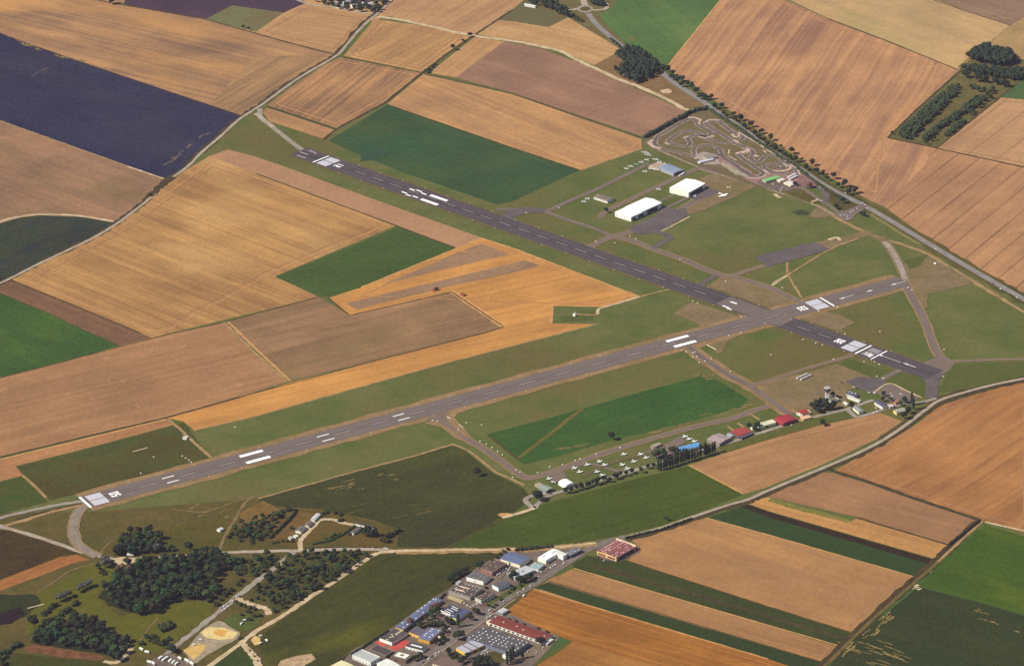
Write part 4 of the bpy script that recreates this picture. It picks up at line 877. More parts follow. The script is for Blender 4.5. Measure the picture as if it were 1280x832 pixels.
BLD = []
def building(name, label, cat, p0, p1, p2, h, wall, roof, kind='flat', rise=2.0, lights=None, doors=(), windows=(), group=None, eave=0.4, parapet=None, extra=None, rmat=None, wall2=None):
    """p0 = corner nearest the camera, p1 = the corner to its left, p2 = the corner to its right (eaves level).
    faces: L = p0-p1, Rr = p0-p2. kind: flat, gx (ridge along p0-p2), gy (ridge along p0-p1), barrelx, barrely, mono"""
    a, ux, uy, wx, wy = frame(p0, p1, p2, h)
    wx, wy = max(wx, 3), max(wy, 3)
    e = empty(name, (a.x, a.y, TOP), 0)
    flip = ux.x * uy.y - ux.y * uy.x
    M4 = Matrix(((ux.x, uy.x, 0, a.x), (ux.y, uy.y, 0, a.y), (0, 0, 1, TOP), (0, 0, 0, 1)))
    e.matrix_world = Matrix.Translation((a.x, a.y, TOP))
    L4 = Matrix(((ux.x, uy.x, 0, 0), (ux.y, uy.y, 0, 0), (0, 0, 1, 0), (0, 0, 0, 1)))
    tag(e, label, cat, group)
    def put(nm, bm, mats, parent=e, smooth=False):
        bmesh.ops.transform(bm, matrix=L4, verts=bm.verts)
        fixn(bm)
        return obj(nm, bm, mats, parent, smooth)
    wm = paint(*wall, 0.75, 0.12) if isinstance(wall, tuple) else wall
    rm = rmat or roof_mat(*roof)
    # roof profile and walls
    bm = bmesh.new(); rb = bmesh.new(); th = 0.35
    if kind in ('flat', 'mono'):
        if kind == 'flat':
            box(bm, 0, wx, 0, wy, -TOP, h - 0.05)
            box(rb, -eave * 0.3, wx + eave * 0.3, -eave * 0.3, wy + eave * 0.3, h - 0.05 + 0.002, h + 0.3)
        else:
            prism(bm, [(0, -TOP), (wx, -TOP), (wx, h + rise - 0.05), (0, h - 0.05)], 0, wy)
            prism(rb, [(-eave, h - 0.04), (wx + eave, h + rise - 0.04), (wx + eave, h + rise + 0.3), (-eave, h + 0.3)], -eave, wy + eave)
    else:
        along_x = kind.endswith('x'); span = wy if along_x else wx; ln = wx if along_x else wy
        if kind[0] == 'g': pr = [(0, h), (span / 2, h + rise), (span, h)]
        else: pr = [(span / 2 - span / 2 * math.cos(i * math.pi / 12), h + rise * math.sin(i * math.pi / 12)) for i in range(13)]
        wall_pr = [(0, -TOP)] + [(x, z - 0.06) for x, z in pr] + [(span, -TOP)]
        o = eave
        top = [((x - span / 2) * (1 + 2 * o / span) + span / 2, z + th) for x, z in pr]
        bot = [((x - span / 2) * (1 + 2 * o / span) + span / 2, z - 0.03) for x, z in pr]
        prism(bm, wall_pr, 0, ln, axis='x' if along_x else 'y')
        prism(rb, bot + top[::-1], -o, ln + o, axis='x' if along_x else 'y')
    put('wall', bm, wm)
    ro = put('roof', rb, rm)
    def roof_z(x, y):
        if kind == 'flat': return h + 0.3
        if kind == 'mono': return h + 0.3 + rise * x / wx
        s, sp = (y, wy) if kind.endswith('x') else (x, wx)
        if kind[0] == 'g': return h + th + rise * (1 - abs(s - sp / 2) / (sp / 2))
        return h + th + rise * math.sqrt(max(0, 1 - ((s - sp / 2) / (sp / 2)) ** 2))
    if parapet:
        pb = bmesh.new(); t = 0.5; z0, z1 = h + 0.303, h + 1.0
        box(pb, -0.1, wx + 0.1, -0.1, t, z0, z1); box(pb, -0.1, wx + 0.1, wy - t, wy + 0.1, z0, z1)
        box(pb, -0.1, t, t + 0.003, wy - t - 0.003, z0, z1); box(pb, wx - t, wx + 0.1, t + 0.003, wy - t - 0.003, z0, z1)
        put('parapet', pb, paint(*parapet, 0.7, 0.1))
    if lights:
        nx, ny, sx, sy = lights[:4]; lm = paint(*lights[4], 0.4, 0.03) if len(lights) > 4 else M_SKY
        rnd = random.Random(int(wx * 31 + wy * 17)); drop = lights[5] if len(lights) > 5 else 0.1
        cnt = 0
        for i in range(nx):
            for j in range(ny):
                if rnd.random() < drop: continue
                x = wx * (i + 0.5) / nx + rnd.uniform(-0.12, 0.12) * wx / nx; y = wy * (j + 0.5) / ny + rnd.uniform(-0.12, 0.12) * wy / ny
                z = roof_z(x, y); b = bmesh.new()
                dz = max(abs(roof_z(x, y + sy / 2) - z), abs(roof_z(x + sx / 2, y) - z), abs(roof_z(x, y - sy / 2) - z))
                box(b, x - sx / 2, x + sx / 2, y - sy / 2, y + sy / 2, z - dz - 0.1, z + 0.35)
                put('skylight', b, lm, ro); cnt += 1
    for face, f0, f1, z0, z1, mt in doors:
        b = bmesh.new()
        if face == 'L': box(b, -0.12, 0.05, wy * f0, wy * f1, z0, z1)
        else: box(b, wx * f0, wx * f1, -0.12, 0.05, z0, z1)
        put('door', b, mt)
    for face, n, z0, z1, fr in windows:
        for i in range(n):
            b = bmesh.new(); w_ = (wy if face == 'L' else wx); c0 = w_ * (i + 0.5) / n; hw = w_ / n * fr / 2
            if face == 'L': box(b, -0.1, 0.05, c0 - hw, c0 + hw, z0, z1)
            else: box(b, c0 - hw, c0 + hw, -0.1, 0.05, z0, z1)
            put('window', b, M_GLASS)
    if extra: extra(put, wx, wy, h, ro)
    BLD.append((e, wx, wy))
    return e

WHT = (240, 236, 228); CREAM = (236, 222, 180); GREYW = (176, 166, 158); LITW = (210, 208, 212)
def unit(nm, x0, x1, y0, y1, z0, z1, mt):
    def f(put, wx, wy, h, ro):
        b = bmesh.new(); box(b, wx * x0, wx * x1, wy * y0, wy * y1, z0, z1); put(nm, b, mt, ro if nm == 'roof_unit' else None) if nm == 'roof_unit' else put(nm, b, mt)
    return f
def many(*fs):
    def f(*a):
        for g in fs: g(*a)
    return f

# --- hangars north of the crossing
def hangar_front(put, wx, wy, h, ro):
    for x0, x1, z1 in ((0.05, 0.15, 5.0), (0.24, 0.42, 5.4), (0.53, 0.86, 7.0)):
        b = bmesh.new(); box(b, wx * x0, wx * x1, -0.15, 0.05, 0, z1); put('door', b, paint(44, 42, 66, 0.7, 0.05))
    b = bmesh.new(); box(b, wx * 0.01, wx * 0.99, -0.2, -0.005, h - 1.6, h - 0.5); put('fascia', b, paint(170, 164, 176))
    prof = [(-.5, h - .05), (wy / 2, h + 2.55), (wy + .5, h - .05), (wy + .5, h + 1.2), (wy / 2, h + 3.9), (-.5, h + 1.2)]
    b = bmesh.new(); prism(b, prof, wx * .34, wx + .6, axis='x'); put('upper_roof', b, paint(250, 248, 244, 0.5, 0.04, 1.15), ro)
    for i in range(1, 7):
        b = bmesh.new(); x = wx * (.34 + .66 * i / 7); prism(b, [(-.55, h + 1.18), (wy / 2, h + 3.88), (wy + .55, h + 1.18), (wy + .55, h + 1.3), (wy / 2, h + 4.02), (-.55, h + 1.3)], x - .25, x + .25, axis='x'); put('roof_seam', b, paint(214, 212, 210), ro)
building('hangar', 'long white aircraft hangar with stepped roof and open dark doors on the north apron', 'hangar', (788.7, 271.6), (769.6, 264.7), (826.9, 254.2), 8.5, (252, 250, 246), (250, 246, 242), 'gx', 2.6, windows=[('L', 4, 2.5, 3.6, 0.3)], extra=hangar_front, rmat=paint(250, 248, 244, 0.5, 0.04, 1.15))
def hangar2_front(put, wx, wy, h, ro):
    b = bmesh.new(); box(b, wx * 0.12, wx * 0.84, -0.15, 0.05, 0, 6.6); put('door', b, paint(40, 40, 70, 0.7, 0.05))
    b = bmesh.new(); box(b, wx * 0.01, wx * 0.99, -0.2, -0.005, h - 1.4, h - 0.3); put('fascia', b, paint(168, 162, 178))
building('hangar', 'square white aircraft hangar with one wide dark door near the twin aircraft', 'hangar', (860.6, 241.0), (839.4, 233.5), (881.4, 229.5), 9.5, (252, 248, 236), (250, 246, 242), 'gx', 2.4, extra=hangar2_front, rmat=paint(250, 248, 244, 0.5, 0.04, 1.15))
building('storage_shed', 'brown roofed shed with long white wall on the grass north of the long hangar', 'shed', (759.3, 251.3), (742.2, 245.9), (768.7, 248), 4.5, (232, 226, 220), (134, 118, 106), 'gy', 1.6, windows=[('L', 5, 1.2, 2.6, 0.3)], extra=unit('chimney', .3, .36, .82, .86, 4, 8, M_TRIM))
building('hangar', 'blue grey metal hangar with shallow curved roof behind the white hangars', 'hangar', (841.7, 217.4), (823.5, 209.8), (855.5, 213), 4.5, (170, 168, 178), (148, 160, 186), 'barrely', 2.2, doors=[('R', 0.2, 0.8, 0, 4, M_DARKD)], lights=(1, 6, 9, 0.8, (176, 186, 204), 0.0))
building('annexe_shed', 'pale beige low annexe joined to the west end of the blue grey hangar', 'shed', (824, 211.5), (811, 207), (834, 206.5), 3.2, (196, 170, 150), (190, 164, 148), 'flat')
# --- kart circuit buildings
building('kart_pavilion', 'grey flat roofed pavilion at the top of the kart paddock', 'building', (884, 198.5), (880, 194), (896.5, 196), 4, (176, 160, 150), (150, 140, 134), 'flat')
building('kart_canopy', 'long white canopy roof beside the kart paddock entrance', 'canopy', (875, 203.5), (873, 201.5), (893, 199), 3.2, (210, 204, 210), (214, 210, 222), 'flat')
building('kart_clubhouse', 'bright green roofed clubhouse at the south end of the kart track', 'building', (957.5, 227), (952.8, 224.3), (976, 221.8), 4, (180, 170, 150), (132, 196, 122), 'flat', lights=(4, 1, 2, 1.2, (160, 210, 150)))
for a, w in (((975, 226.6), 10), ((983.5, 230), 12), ((988, 232), 14)):
    building('kart_workshop', {10: 'small cream hut joined to the east side of the green roofed clubhouse', 12: 'middle cream hut between two others by the kart car park', 14: 'widest cream hut at the edge of the kart car park'}[w], 'hut', a, (a[0] - 4, a[1] - 2), (a[0] + w * 0.62, a[1] - w * 0.18), 3.2, (236, 226, 200), (240, 232, 214), 'gx', 0.8)
for i, (a, b_) in enumerate((((986, 221.5), (996, 217)), ((988, 224), (997.5, 219.5)))):
    building('kart_awning', ['northern white awning by the red gravel lot of the kart track', 'southern white awning by the red gravel lot of the kart track'][i], 'awning', a, (a[0] - 1.5, a[1] - 1), b_, 2.6, (220, 210, 206), (234, 228, 230), 'flat')

# --- south apron, west to east
building('hangar', 'grey green metal hangar beside the small loop road, west end of southern apron', 'hangar', (682.6, 613.6), (673.4, 609.2), (692.8, 610.6), 4.6, (140, 146, 140), (156, 164, 158), 'gy', 1.6, doors=[('R', .25, .75, 0, 3.6, M_DARKD)])
building('lean_to_shed', 'low beige roofed shed joined to the grey green hangar', 'shed', (675, 608.5), (668, 604.8), (680.5, 606), 3, (170, 152, 134), (184, 166, 148), 'flat')
building('tent_hangar', 'bright white rounded fabric tent hangar beside the parked light aircraft', 'tent', (706.8, 608.8), (698, 603.4), (719, 605.2), 3.0, (236, 240, 238), (250, 250, 248), 'barrely', 4.2, eave=0.1, rmat=paint(250, 250, 248, 0.5, 0.02, 1.15), doors=[('R', .42, .52, 0, 2.4, M_DARKD)])
building('hangar', 'sky blue roofed hangar behind the row of tall poplars', 'hangar', (850, 563.6), (845.6, 559.6), (876.7, 557), 4.6, (214, 206, 196), (104, 166, 226), 'gx', 2.0, doors=[('L', .2, .8, 0, 3.8, M_TRIM)], lights=(6, 1, 1.0, 6, (120, 182, 236), 0))
building('clubhouse', 'long low beige clubhouse on the southern apron with an aircraft parked in front', 'building', (817, 559), (812.4, 557.2), (827, 555), 3, (150, 128, 112), (176, 160, 142), 'gx', 0.9, windows=[('R', 5, 1, 2.2, 0.5)])
building('gate_hut', 'small white hut at the east end of the poplar row', 'hut', (873.5, 564), (870.5, 562.6), (879.5, 562), 3, (232, 222, 214), (214, 204, 198), 'flat')
building('hangar', 'lilac grey hangar with faded roof, westmost along the airport road', 'hangar', (899.2, 554.6), (886.6, 547.3), (914.2, 547), 4.6, (160, 140, 138), (178, 158, 158), 'gy', 1.8)
building('lean_to_shed', 'tiny pale green shed between the lilac hangar and the red hangar', 'shed', (913, 545.5), (908.5, 541.7), (916, 543.8), 3, (176, 184, 180), (180, 190, 186), 'flat')
building('hangar', 'red roofed hangar with dark blue lower front beside the lilac hangar', 'hangar', (923.6, 545.2), (914, 538.9), (938.8, 539), 4.4, (96, 90, 110), (176, 76, 70), 'gx', 1.4, extra=many(lambda put, wx, wy, h, ro: (lambda b: (box(b, -0.3, wx + 0.3, -6.5, -0.3, h - 1.2, h - 0.7), put('canopy', b, roof_mat(108, 100, 122))))(bmesh.new()), unit('door', .2, .26, -.04, -.01, 0, 3, M_SKY)))
building('garden_hut', 'small white hut in dark trees between the red hangar and the cream hangar', 'hut', (940.5, 535.5), (938, 533.6), (943, 534), 3, (244, 240, 230), (246, 242, 234), 'gx', 1)
building('hangar', 'cream rounded hangar with dark roof slot on the airport road', 'hangar', (951, 533.6), (946.8, 529.6), (969.8, 528.4), 3.6, (244, 234, 196), (246, 238, 206), 'barrelx', 2.4, lights=(1, 1, 13, 0.8, (120, 110, 80), 0), doors=[('R', .3, .5, 0, 3, M_DARKD)])
building('hangar', 'crimson curved roof hangar on the airport road', 'hangar', (978.6, 530.4), (969.8, 523.4), (997.2, 524.8), 3.4, (150, 60, 66), (172, 56, 68), 'barrely', 3.2)
building('flying_club', 'white house with red roof next to the crimson hangar', 'house', (1003.2, 518.2), (996.5, 514.4), (1011.5, 514.4), 4.0, (240, 232, 220), (184, 66, 58), 'gx', 1.8, windows=[('L', 2, 1, 2.4, .4)])
building('terrace_canopy', 'pale orange terrace canopy in front of the white house with red roof', 'canopy', (1004.4, 523.8), (1000.4, 520.6), (1014.6, 521.4), 2.8, (226, 170, 110), (238, 196, 158), 'flat')
building('annexe_shed', 'small white flat shed on the east side of the white house with red roof', 'shed', (1010.5, 516), (1007, 512.8), (1013.3, 514.6), 3, (240, 234, 224), (238, 230, 214), 'flat')

# --- control tower
tw = G(1033.9, 498.6, TOP)
e = tag(empty('control_tower', tw), 'white control tower with dark glass cab above a low white block', 'control tower'); e.scale = (1.05, 1.05, 1.05)
def cyl(bm, r0, r1, z0, z1, n=12):
    bmesh.ops.create_cone(bm, cap_ends=True, segments=n, radius1=r0, radius2=r1, depth=z1 - z0, matrix=Matrix.Translation((0, 0, (z0 + z1) / 2)))
bm = bmesh.new(); box(bm, -3.2, 3.2, -3.2, 3.2, -TOP, 13.5); obj('shaft', bm, paint(240, 236, 232), e)
bm = bmesh.new(); cyl(bm, 3.6, 5.6, 13.5, 15.2, 8); obj('collar', bm, paint(176, 170, 172), e)
bm = bmesh.new(); cyl(bm, 5.6, 5.6, 15.2, 17.2, 8); g = obj('gallery', bm, paint(90, 86, 100), e)
bm = bmesh.new(); cyl(bm, 4.8, 5.4, 17.2, 20.4, 8); obj('cab_glass', bm, paint(52, 54, 78, 0.2, 0.02), e)
bm = bmesh.new(); cyl(bm, 6.0, 5.6, 20.4, 21.2, 8); rf = obj('roof', bm, paint(178, 170, 164), e)
bm = bmesh.new(); cyl(bm, 0.15, 0.1, 21.2, 26, 6); obj('antenna', bm, M_TRIM, rf)
building('tower_block', 'low white block with grey green flat roof at the foot of the control tower', 'building', (1038, 502.3), (1030.4, 498.2), (1049, 499), 4.2, (240, 236, 226), (128, 124, 112), 'flat', windows=[('L', 4, 1.4, 2.8, .5), ('R', 5, 1.4, 2.8, .5)], parapet=(232, 226, 216))
building('terminal_building', 'dark blue roofed terminal with white walls beside the east apron', 'terminal', (1068, 495), (1057.5, 491.6), (1076, 493.2), 3.8, (232, 226, 222), (84, 84, 116), 'gy', 1.4, windows=[('L', 4, 1, 2.6, .6)], lights=(1, 3, 3, 2.2, (226, 226, 236), 0))
building('terminal_canopy', 'long narrow white canopy along the road side of the terminal', 'canopy', (1074, 501.2), (1059, 495.6), (1076.5, 500), 2.8, (236, 230, 220), (240, 234, 226), 'flat')
building('house', 'white house with slate blue roof by the east car park', 'house', (1103.2, 508.4), (1093, 502.2), (1108.4, 506.2), 4.4, (244, 240, 232), (92, 90, 122), 'gy', 2.0, windows=[('L', 4, 1.2, 2.6, .35)])
building('house', 'white house with grey roof at the bend of the airport road', 'house', (1073.6, 515), (1066, 508.8), (1080.2, 513.2), 4.0, (236, 228, 210), (156, 156, 156), 'gy', 1.6, windows=[('R', 2, 1.2, 2.6, .4)])
building('house', 'yellow house with pale grey roof at the edge of the wheat field', 'house', (1120.8, 515.8), (1115, 512.8), (1133.2, 513), 4.0, (240, 216, 128), (168, 160, 150), 'gx', 1.0, lights=(3, 1, 2.4, 2.4, (226, 220, 212), 0), windows=[('R', 4, 1.2, 2.6, .4)])
building('garage', 'small pink white garage east of the slate blue roofed house', 'garage', (1112, 508.4), (1109.5, 505.4), (1116, 506.4), 3, (232, 210, 206), (224, 204, 204), 'gx', 0.8)
building('chalet', 'small orange brick chalet among the trees by the car park', 'house', (1120, 503.8), (1117.6, 502), (1124, 501), 3, (206, 140, 96), (190, 132, 94), 'gx', 1.2)
building('bus_shelter', 'small white shelter on the grass south of the terminal', 'shelter', (1058.5, 505), (1054, 502), (1060.5, 504), 2.6, (240, 234, 226), (236, 230, 224), 'flat')

# --- depot south of road bend: red hall
def hall_front(put, wx, wy, h, ro):
    for y0, y1 in ((.06, .44), (.56, .94)):
        b = bmesh.new(); box(b, -0.35, -0.002, wy * y0, wy * y1, 2.0, 5.2); put('door', b, paint(150, 52, 44))
    b = bmesh.new(); box(b, -0.6, 0.3, -0.3, wy + 0.3, h - 1.0, h + 0.3); put('fascia', b, paint(246, 216, 140))
    b = bmesh.new(); box(b, -0.5, 0.2, -0.2, wy * 0.05, 0, h - 1.05); put('pillar', b, paint(246, 216, 140))
    b = bmesh.new(); box(b, -0.5, 0.2, wy * 0.47, wy * 0.53, 0, h - 1.05); put('pillar', b, paint(246, 216, 140))
    b = bmesh.new(); box(b, -0.5, 0.2, wy * 0.95, wy + 0.2, 0, h - 1.05); put('pillar', b, paint(246, 216, 140))
    b = bmesh.new(); box(b, wx - 0.8, wx + 0.6, -0.5, wy + 0.5, h - 1, h + 3.4); put('parapet', b, paint(236, 206, 180))
    b = bmesh.new(); box(b, wx * 0.1, wx * 0.9, -0.2, -0.002, 0.4, h - 1.4); put('eave_shade_panel', b, M_DARKD)  # dark panel: shade under the right-hand eaves put into the colour
building('depot_hall', 'red roofed hall with yellow front beams alone at the field corner', 'hall', (770.5, 697.2), (748.2, 687.6), (794.5, 683.2), 6.0, (190, 160, 140), (152, 92, 90), 'gx', 2.2, lights=(12, 6, 3.0, 1.2, (236, 206, 214), 0.5), extra=hall_front)

# --- industrial estate
def facade(z0, z1, col, face='L', f0=0.0, f1=1.0):
    def f(put, wx, wy, h, ro):
        b = bmesh.new()
        if face == 'L': box(b, -0.25, -0.003, wy * f0, wy * f1, z0, z1)
        else: box(b, wx * f0, wx * f1, -0.25, -0.003, z0, z1)
        put('cladding', b, paint(*col, 0.6, 0.05))
    return f
E_ = 'workshop'
building('warehouse', 'white walled warehouse with pale grey roof at the lower end of the estate', 'warehouse', (463.2, 827.6), (440.4, 818.2), (477, 821.6), 7, (236, 234, 228), (196, 196, 196), 'flat', windows=[('L', 6, 1, 2.4, .5), ('R', 3, 2, 4, .4)], parapet=(230, 230, 228))
building('warehouse', 'bright white roofed warehouse beside the estate road at the bottom edge', 'warehouse', (489, 838), (471, 828.6), (499, 831), 6, (238, 236, 230), (246, 244, 240), 'gx', 1.4)
building('warehouse', 'cream roofed warehouse at the bottom corner of the estate', 'warehouse', (430, 842), (411, 833), (446, 834), 6, (238, 222, 170), (246, 232, 186), 'gx', 1.2)
building(E_, 'dark low workshop behind the red paved yard with pale edging', E_, (482, 819.4), (462.8, 811.6), (488.6, 812), 4.5, (112, 96, 90), (88, 76, 72), 'flat', parapet=(150, 140, 136))
building(E_, 'white fronted workshop with dark roof and pale spine of vents by the red paved yard', E_, (489.8, 802.3), (473.7, 797.3), (509, 790.2), 5.6, (242, 238, 230), (92, 82, 82), 'flat', lights=(9, 1, 2.2, 4.5, (196, 186, 164), 0.1), extra=facade(0.5, 4.8, (246, 244, 238)))
building('long_workshop', 'long blue grey roofed workshop with scattered white skylights along the field edge', E_, (504.2, 786.6), (495.2, 782.4), (553, 749.6), 5.4, (146, 124, 108), (112, 118, 150), 'gx', 1.4, lights=(10, 3, 2.6, 2.0, (236, 236, 246), 0.5), extra=facade(0.4, 5.0, (236, 206, 116)))
building(E_, 'yellow fronted workshop with plain grey roof beside the long workshop', E_, (524.5, 794.6), (511.3, 789.4), (535, 788.2), 5, (236, 190, 96), (106, 100, 116), 'flat', windows=[('L', 3, .2, 2.2, .25)])
building(E_, 'deep yellow fronted workshop with blue grey roof and few skylights', E_, (536.7, 800.9), (524, 796), (552.7, 787.2), 5.4, (226, 172, 48), (122, 128, 160), 'flat', lights=(5, 2, 2.4, 2, (240, 240, 250), 0.35), windows=[('L', 5, .3, 1.6, .3)])
building(E_, 'low white fronted workshop with black roof and white strip by the red paved yard', E_, (528.4, 812.6), (506.9, 806.9), (535.6, 808), 4.2, (244, 242, 240), (84, 78, 80), 'flat', lights=(1, 1, 3.2, 20, (238, 238, 240), 0), windows=[('L', 5, .4, 1.8, .3)])
building(E_, 'brown workshop with white framed roof light near the estate road', E_, (507.4, 825.6), (487.8, 820.4), (518, 818.6), 4.6, (118, 98, 88), (120, 106, 94), 'flat', extra=many(unit('roof_unit', .25, .85, .15, .85, 4.9, 5.6, paint(238, 232, 222)), unit('roof_unit', .42, .68, .4, .6, 5.61, 5.9, paint(126, 110, 90))))
building('kiosk', 'small cream kiosk at the end of the yellow workshops', 'kiosk', (550.4, 797), (547.4, 795), (552, 795.6), 3.2, (244, 234, 200), (240, 230, 204), 'flat')
building(E_, 'white workshop with black and white striped roof beside the blue roofed one', E_, (565.4, 768.4), (550.8, 761.8), (577.5, 761.2), 4.6, (244, 240, 234), (74, 72, 92), 'flat', lights=(4, 1, 1.3, 14, (238, 238, 244), 0), windows=[('L', 4, .4, 1.8, .4)])
building(E_, 'cream fronted workshop with deep blue roof by the dark trees', E_, (573.5, 773.4), (562.8, 768.7), (588, 762.6), 4.4, (238, 218, 160), (92, 96, 132), 'flat', lights=(3, 2, 2.2, 1.8, (220, 222, 244), 0.3))
building('factory', 'wide dark roofed factory with pale parapets and two cream roof ridges', 'factory', (587.5, 746.4), (560.7, 738.7), (604.1, 735.4), 5.2, (172, 158, 148), (98, 84, 84), 'flat', lights=(5, 6, 1.8, 1.8, (206, 200, 200), 0.3), parapet=(170, 160, 152), extra=many(unit('roof_unit', .3, .36, .45, .9, 5.55, 6.4, paint(232, 204, 176)), unit('roof_unit', .62, .68, .4, .85, 5.55, 6.4, paint(232, 204, 176))))
building('loading_canopy', 'long beige loading canopy in front of the wide dark roofed factory', 'canopy', (577, 751.5), (559.5, 745.2), (579.5, 750), 3, (190, 170, 124), (198, 180, 138), 'flat')
building('factory_office', 'white two storey office block with brown roof at the end of the factory', 'office', (601.4, 749.8), (590.9, 747.1), (619, 742), 6, (246, 240, 224), (98, 80, 78), 'flat', windows=[('L', 3, 1, 2.2, .7), ('L', 3, 3.4, 4.8, .7), ('R', 5, 1.5, 4, .4)], lights=(4, 2, 1.6, 1.6, (214, 200, 180), 0.3))
building('factory', 'tall white factory with dark speckled roof near the tree hedge', 'factory', (604.1, 726), (582.9, 720.3), (615.7, 719.8), 7, (246, 244, 240), (112, 108, 110), 'flat', lights=(3, 4, 1.6, 1.6, (180, 176, 176), 0.3), windows=[('L', 1, 1, 3, .06)], wall2=1)
building('factory', 'compact white factory with dark grey roof on the road side', 'factory', (622.9, 734.2), (612.4, 731.2), (637.3, 728.2), 6.6, (242, 242, 246), (96, 94, 100), 'flat', lights=(4, 3, 1.2, 1.2, (160, 160, 168), 0.3))
building('factory', 'brick brown walled factory with flat brown roof next to the blue roofed hall', 'factory', (615.2, 715.4), (601.4, 710.2), (633.4, 703.8), 6, (154, 112, 100), (104, 84, 82), 'flat', parapet=(186, 148, 132), lights=(3, 2, 3, 1.6, (180, 170, 156), 0.3))
building('hall', 'large blue roofed hall with cream walls, highest up the estate', 'hall', (649.5, 705.4), (625.7, 697.7), (665, 697.7), 6.2, (240, 232, 208), (108, 120, 158), 'gy', 1.6, doors=[('L', .48, .56, 0, 4.6, M_DARKD)], lights=(2, 3, 2, 2, (84, 92, 140), 0.3))
building('showroom', 'pale grey roofed showroom behind round dark trees on the estate road', 'showroom', (645.5, 722), (639, 714.6), (668.5, 711.8), 4.6, (224, 222, 222), (206, 208, 214), 'flat', extra=many(unit('roof_unit', .3, .4, .5, .62, 4.92, 5.6, paint(120, 118, 124)), unit('roof_unit', .5, .6, .4, .52, 4.92, 5.6, paint(120, 118, 124))))
building('showroom', 'small pale teal roofed showroom beside the pale grey one', 'showroom', (673, 711.2), (661.5, 707.6), (680.4, 705.2), 4.4, (226, 226, 224), (164, 184, 188), 'flat', lights=(3, 2, 1.8, 1.6, (236, 240, 240), 0.2))
building(E_, 'bright white rounded workshop with slotted roof near the road junction', E_, (682.4, 700.8), (672.4, 697), (700, 690), 5.4, (248, 244, 232), (250, 248, 242), 'barrelx', 2.0, lights=(2, 1, 9, 1.2, (90, 84, 84), 0), rmat=paint(250, 248, 244, 0.5, 0.04, 1.15))
building('tall_workshop', 'tall white slab workshop joined to the bright white rounded one', E_, (704, 694.6), (689, 688.2), (707, 691.2), 7.4, (246, 244, 240), (240, 238, 232), 'flat')
building('office', 'grey glass office at the sharp point of the estate by the junction', 'office', (713, 693.8), (706, 690), (728, 686.6), 4.6, (140, 146, 160), (124, 120, 124), 'flat', windows=[('R', 6, .8, 4, .7), ('L', 3, .8, 4, .7)], lights=(3, 2, 2, 2, (200, 200, 206), 0.3))
building('big_warehouse', 'very large dark grey roofed warehouse dotted with rows of white skylights', 'warehouse', (641.5, 816.4), (583.4, 796.6), (668.3, 804.6), 6.4, (120, 126, 146), (98, 94, 100), 'flat', lights=(6, 11, 2.2, 1.9, (240, 238, 236), 0.25))
building('long_hall', 'long rust red roofed hall with white window bays along its front', 'hall', (677.8, 801.4), (611, 777.2), (690.3, 793.4), 5, (240, 232, 222), (136, 66, 58), 'gy', 1.4, windows=[('L', 12, .6, 3.4, .55)], lights=(1, 8, 2, 3, (220, 196, 180), 0.4))
building('shed', 'small grey shed with white striped roof at the edge of the orange stubble', 'shed', (628.5, 766.8), (621.8, 763), (636.8, 761.8), 3.4, (150, 146, 150), (150, 148, 154), 'flat', lights=(4, 1, 1.2, 9, (240, 238, 240), 0))
building(E_, 'yellow fronted workshop with three lilac white roof bays by the estate road', E_, (582.6, 816), (566, 811.3), (605, 805.8), 4.8, (240, 200, 96), (196, 190, 206), 'flat', extra=many(unit('roof_unit', .32, .35, .0, 1, 5.12, 5.6, M_DARKD), unit('roof_unit', .64, .67, .0, 1, 5.12, 5.6, M_DARKD)), windows=[('R', 3, .4, 3, .5)])
building('row_house', 'brown ribbed roof building with pale wall at the bottom edge by the road', 'building', (564.5, 838), (540.6, 828.6), (578, 829.6), 4.6, (226, 208, 190), (128, 104, 96), 'gx', 1.2, windows=[('L', 5, 1, 2.6, .4)])
building('annexe_shed', 'white lean-to beside the end of the rust red hall', 'shed', (684, 804.5), (680, 802), (692, 798.5), 3, (234, 226, 218), (226, 220, 214), 'flat')
building('garage', 'small white garage by trees in front of the large dark grey warehouse', 'garage', (636, 823), (628, 818.6), (639, 820.8), 3.4, (246, 242, 234), (242, 238, 230), 'barrely', 1)
building('annexe_shed', 'cream entrance block at the west end of the rust red hall', 'shed', (612, 779.6), (608, 775.6), (617, 776), 3.6, (240, 224, 190), (244, 236, 216), 'flat')
building('silo_base', 'pale grey round topped silo house at the corner of the wide factory', 'silo', (573.5, 729.6), (570.4, 727.6), (577.5, 727.2), 7, (186, 178, 174), (196, 190, 186), 'barrelx', 1.6)
# --- farm and lane in the lower left
building('farm_building', 'grey roofed barn with white gable nearest the farm lane entrance', 'barn', (376.3, 664.4), (369, 662.8), (383, 659), 3.6, (236, 228, 214), (124, 114, 116), 'gx', 2)
building('farm_building', 'grey roofed barn in the middle of the farm lane', 'barn', (386, 657), (381.2, 655.6), (391.2, 652.4), 3.6, (226, 212, 190), (132, 120, 118), 'gx', 1.8)
building('farm_building', 'white roofed barn at the top of the farm lane', 'barn', (393.2, 649.8), (389.3, 647.8), (400.6, 642.6), 3.4, (236, 230, 222), (222, 220, 222), 'gx', 1.4)
building('farm_building', 'long grey roofed cattle shed with white end by the dark bushes', 'barn', (442, 666.2), (438.2, 665.2), (453, 658.6), 3.2, (238, 230, 218), (124, 116, 110), 'gx', 1.4)
building('farm_building', 'long dark roofed stable with bright white wall at the end of the farm track', 'barn', (464.2, 658.6), (443.6, 653.8), (466.4, 656.8), 3.4, (246, 240, 228), (76, 62, 58), 'gy', 1.4)
building('farm_shed', 'small pale teal shed beside the long stable', 'shed', (466.5, 663), (464, 660.5), (468, 661.5), 2.6, (196, 214, 212), (206, 220, 218), 'flat')
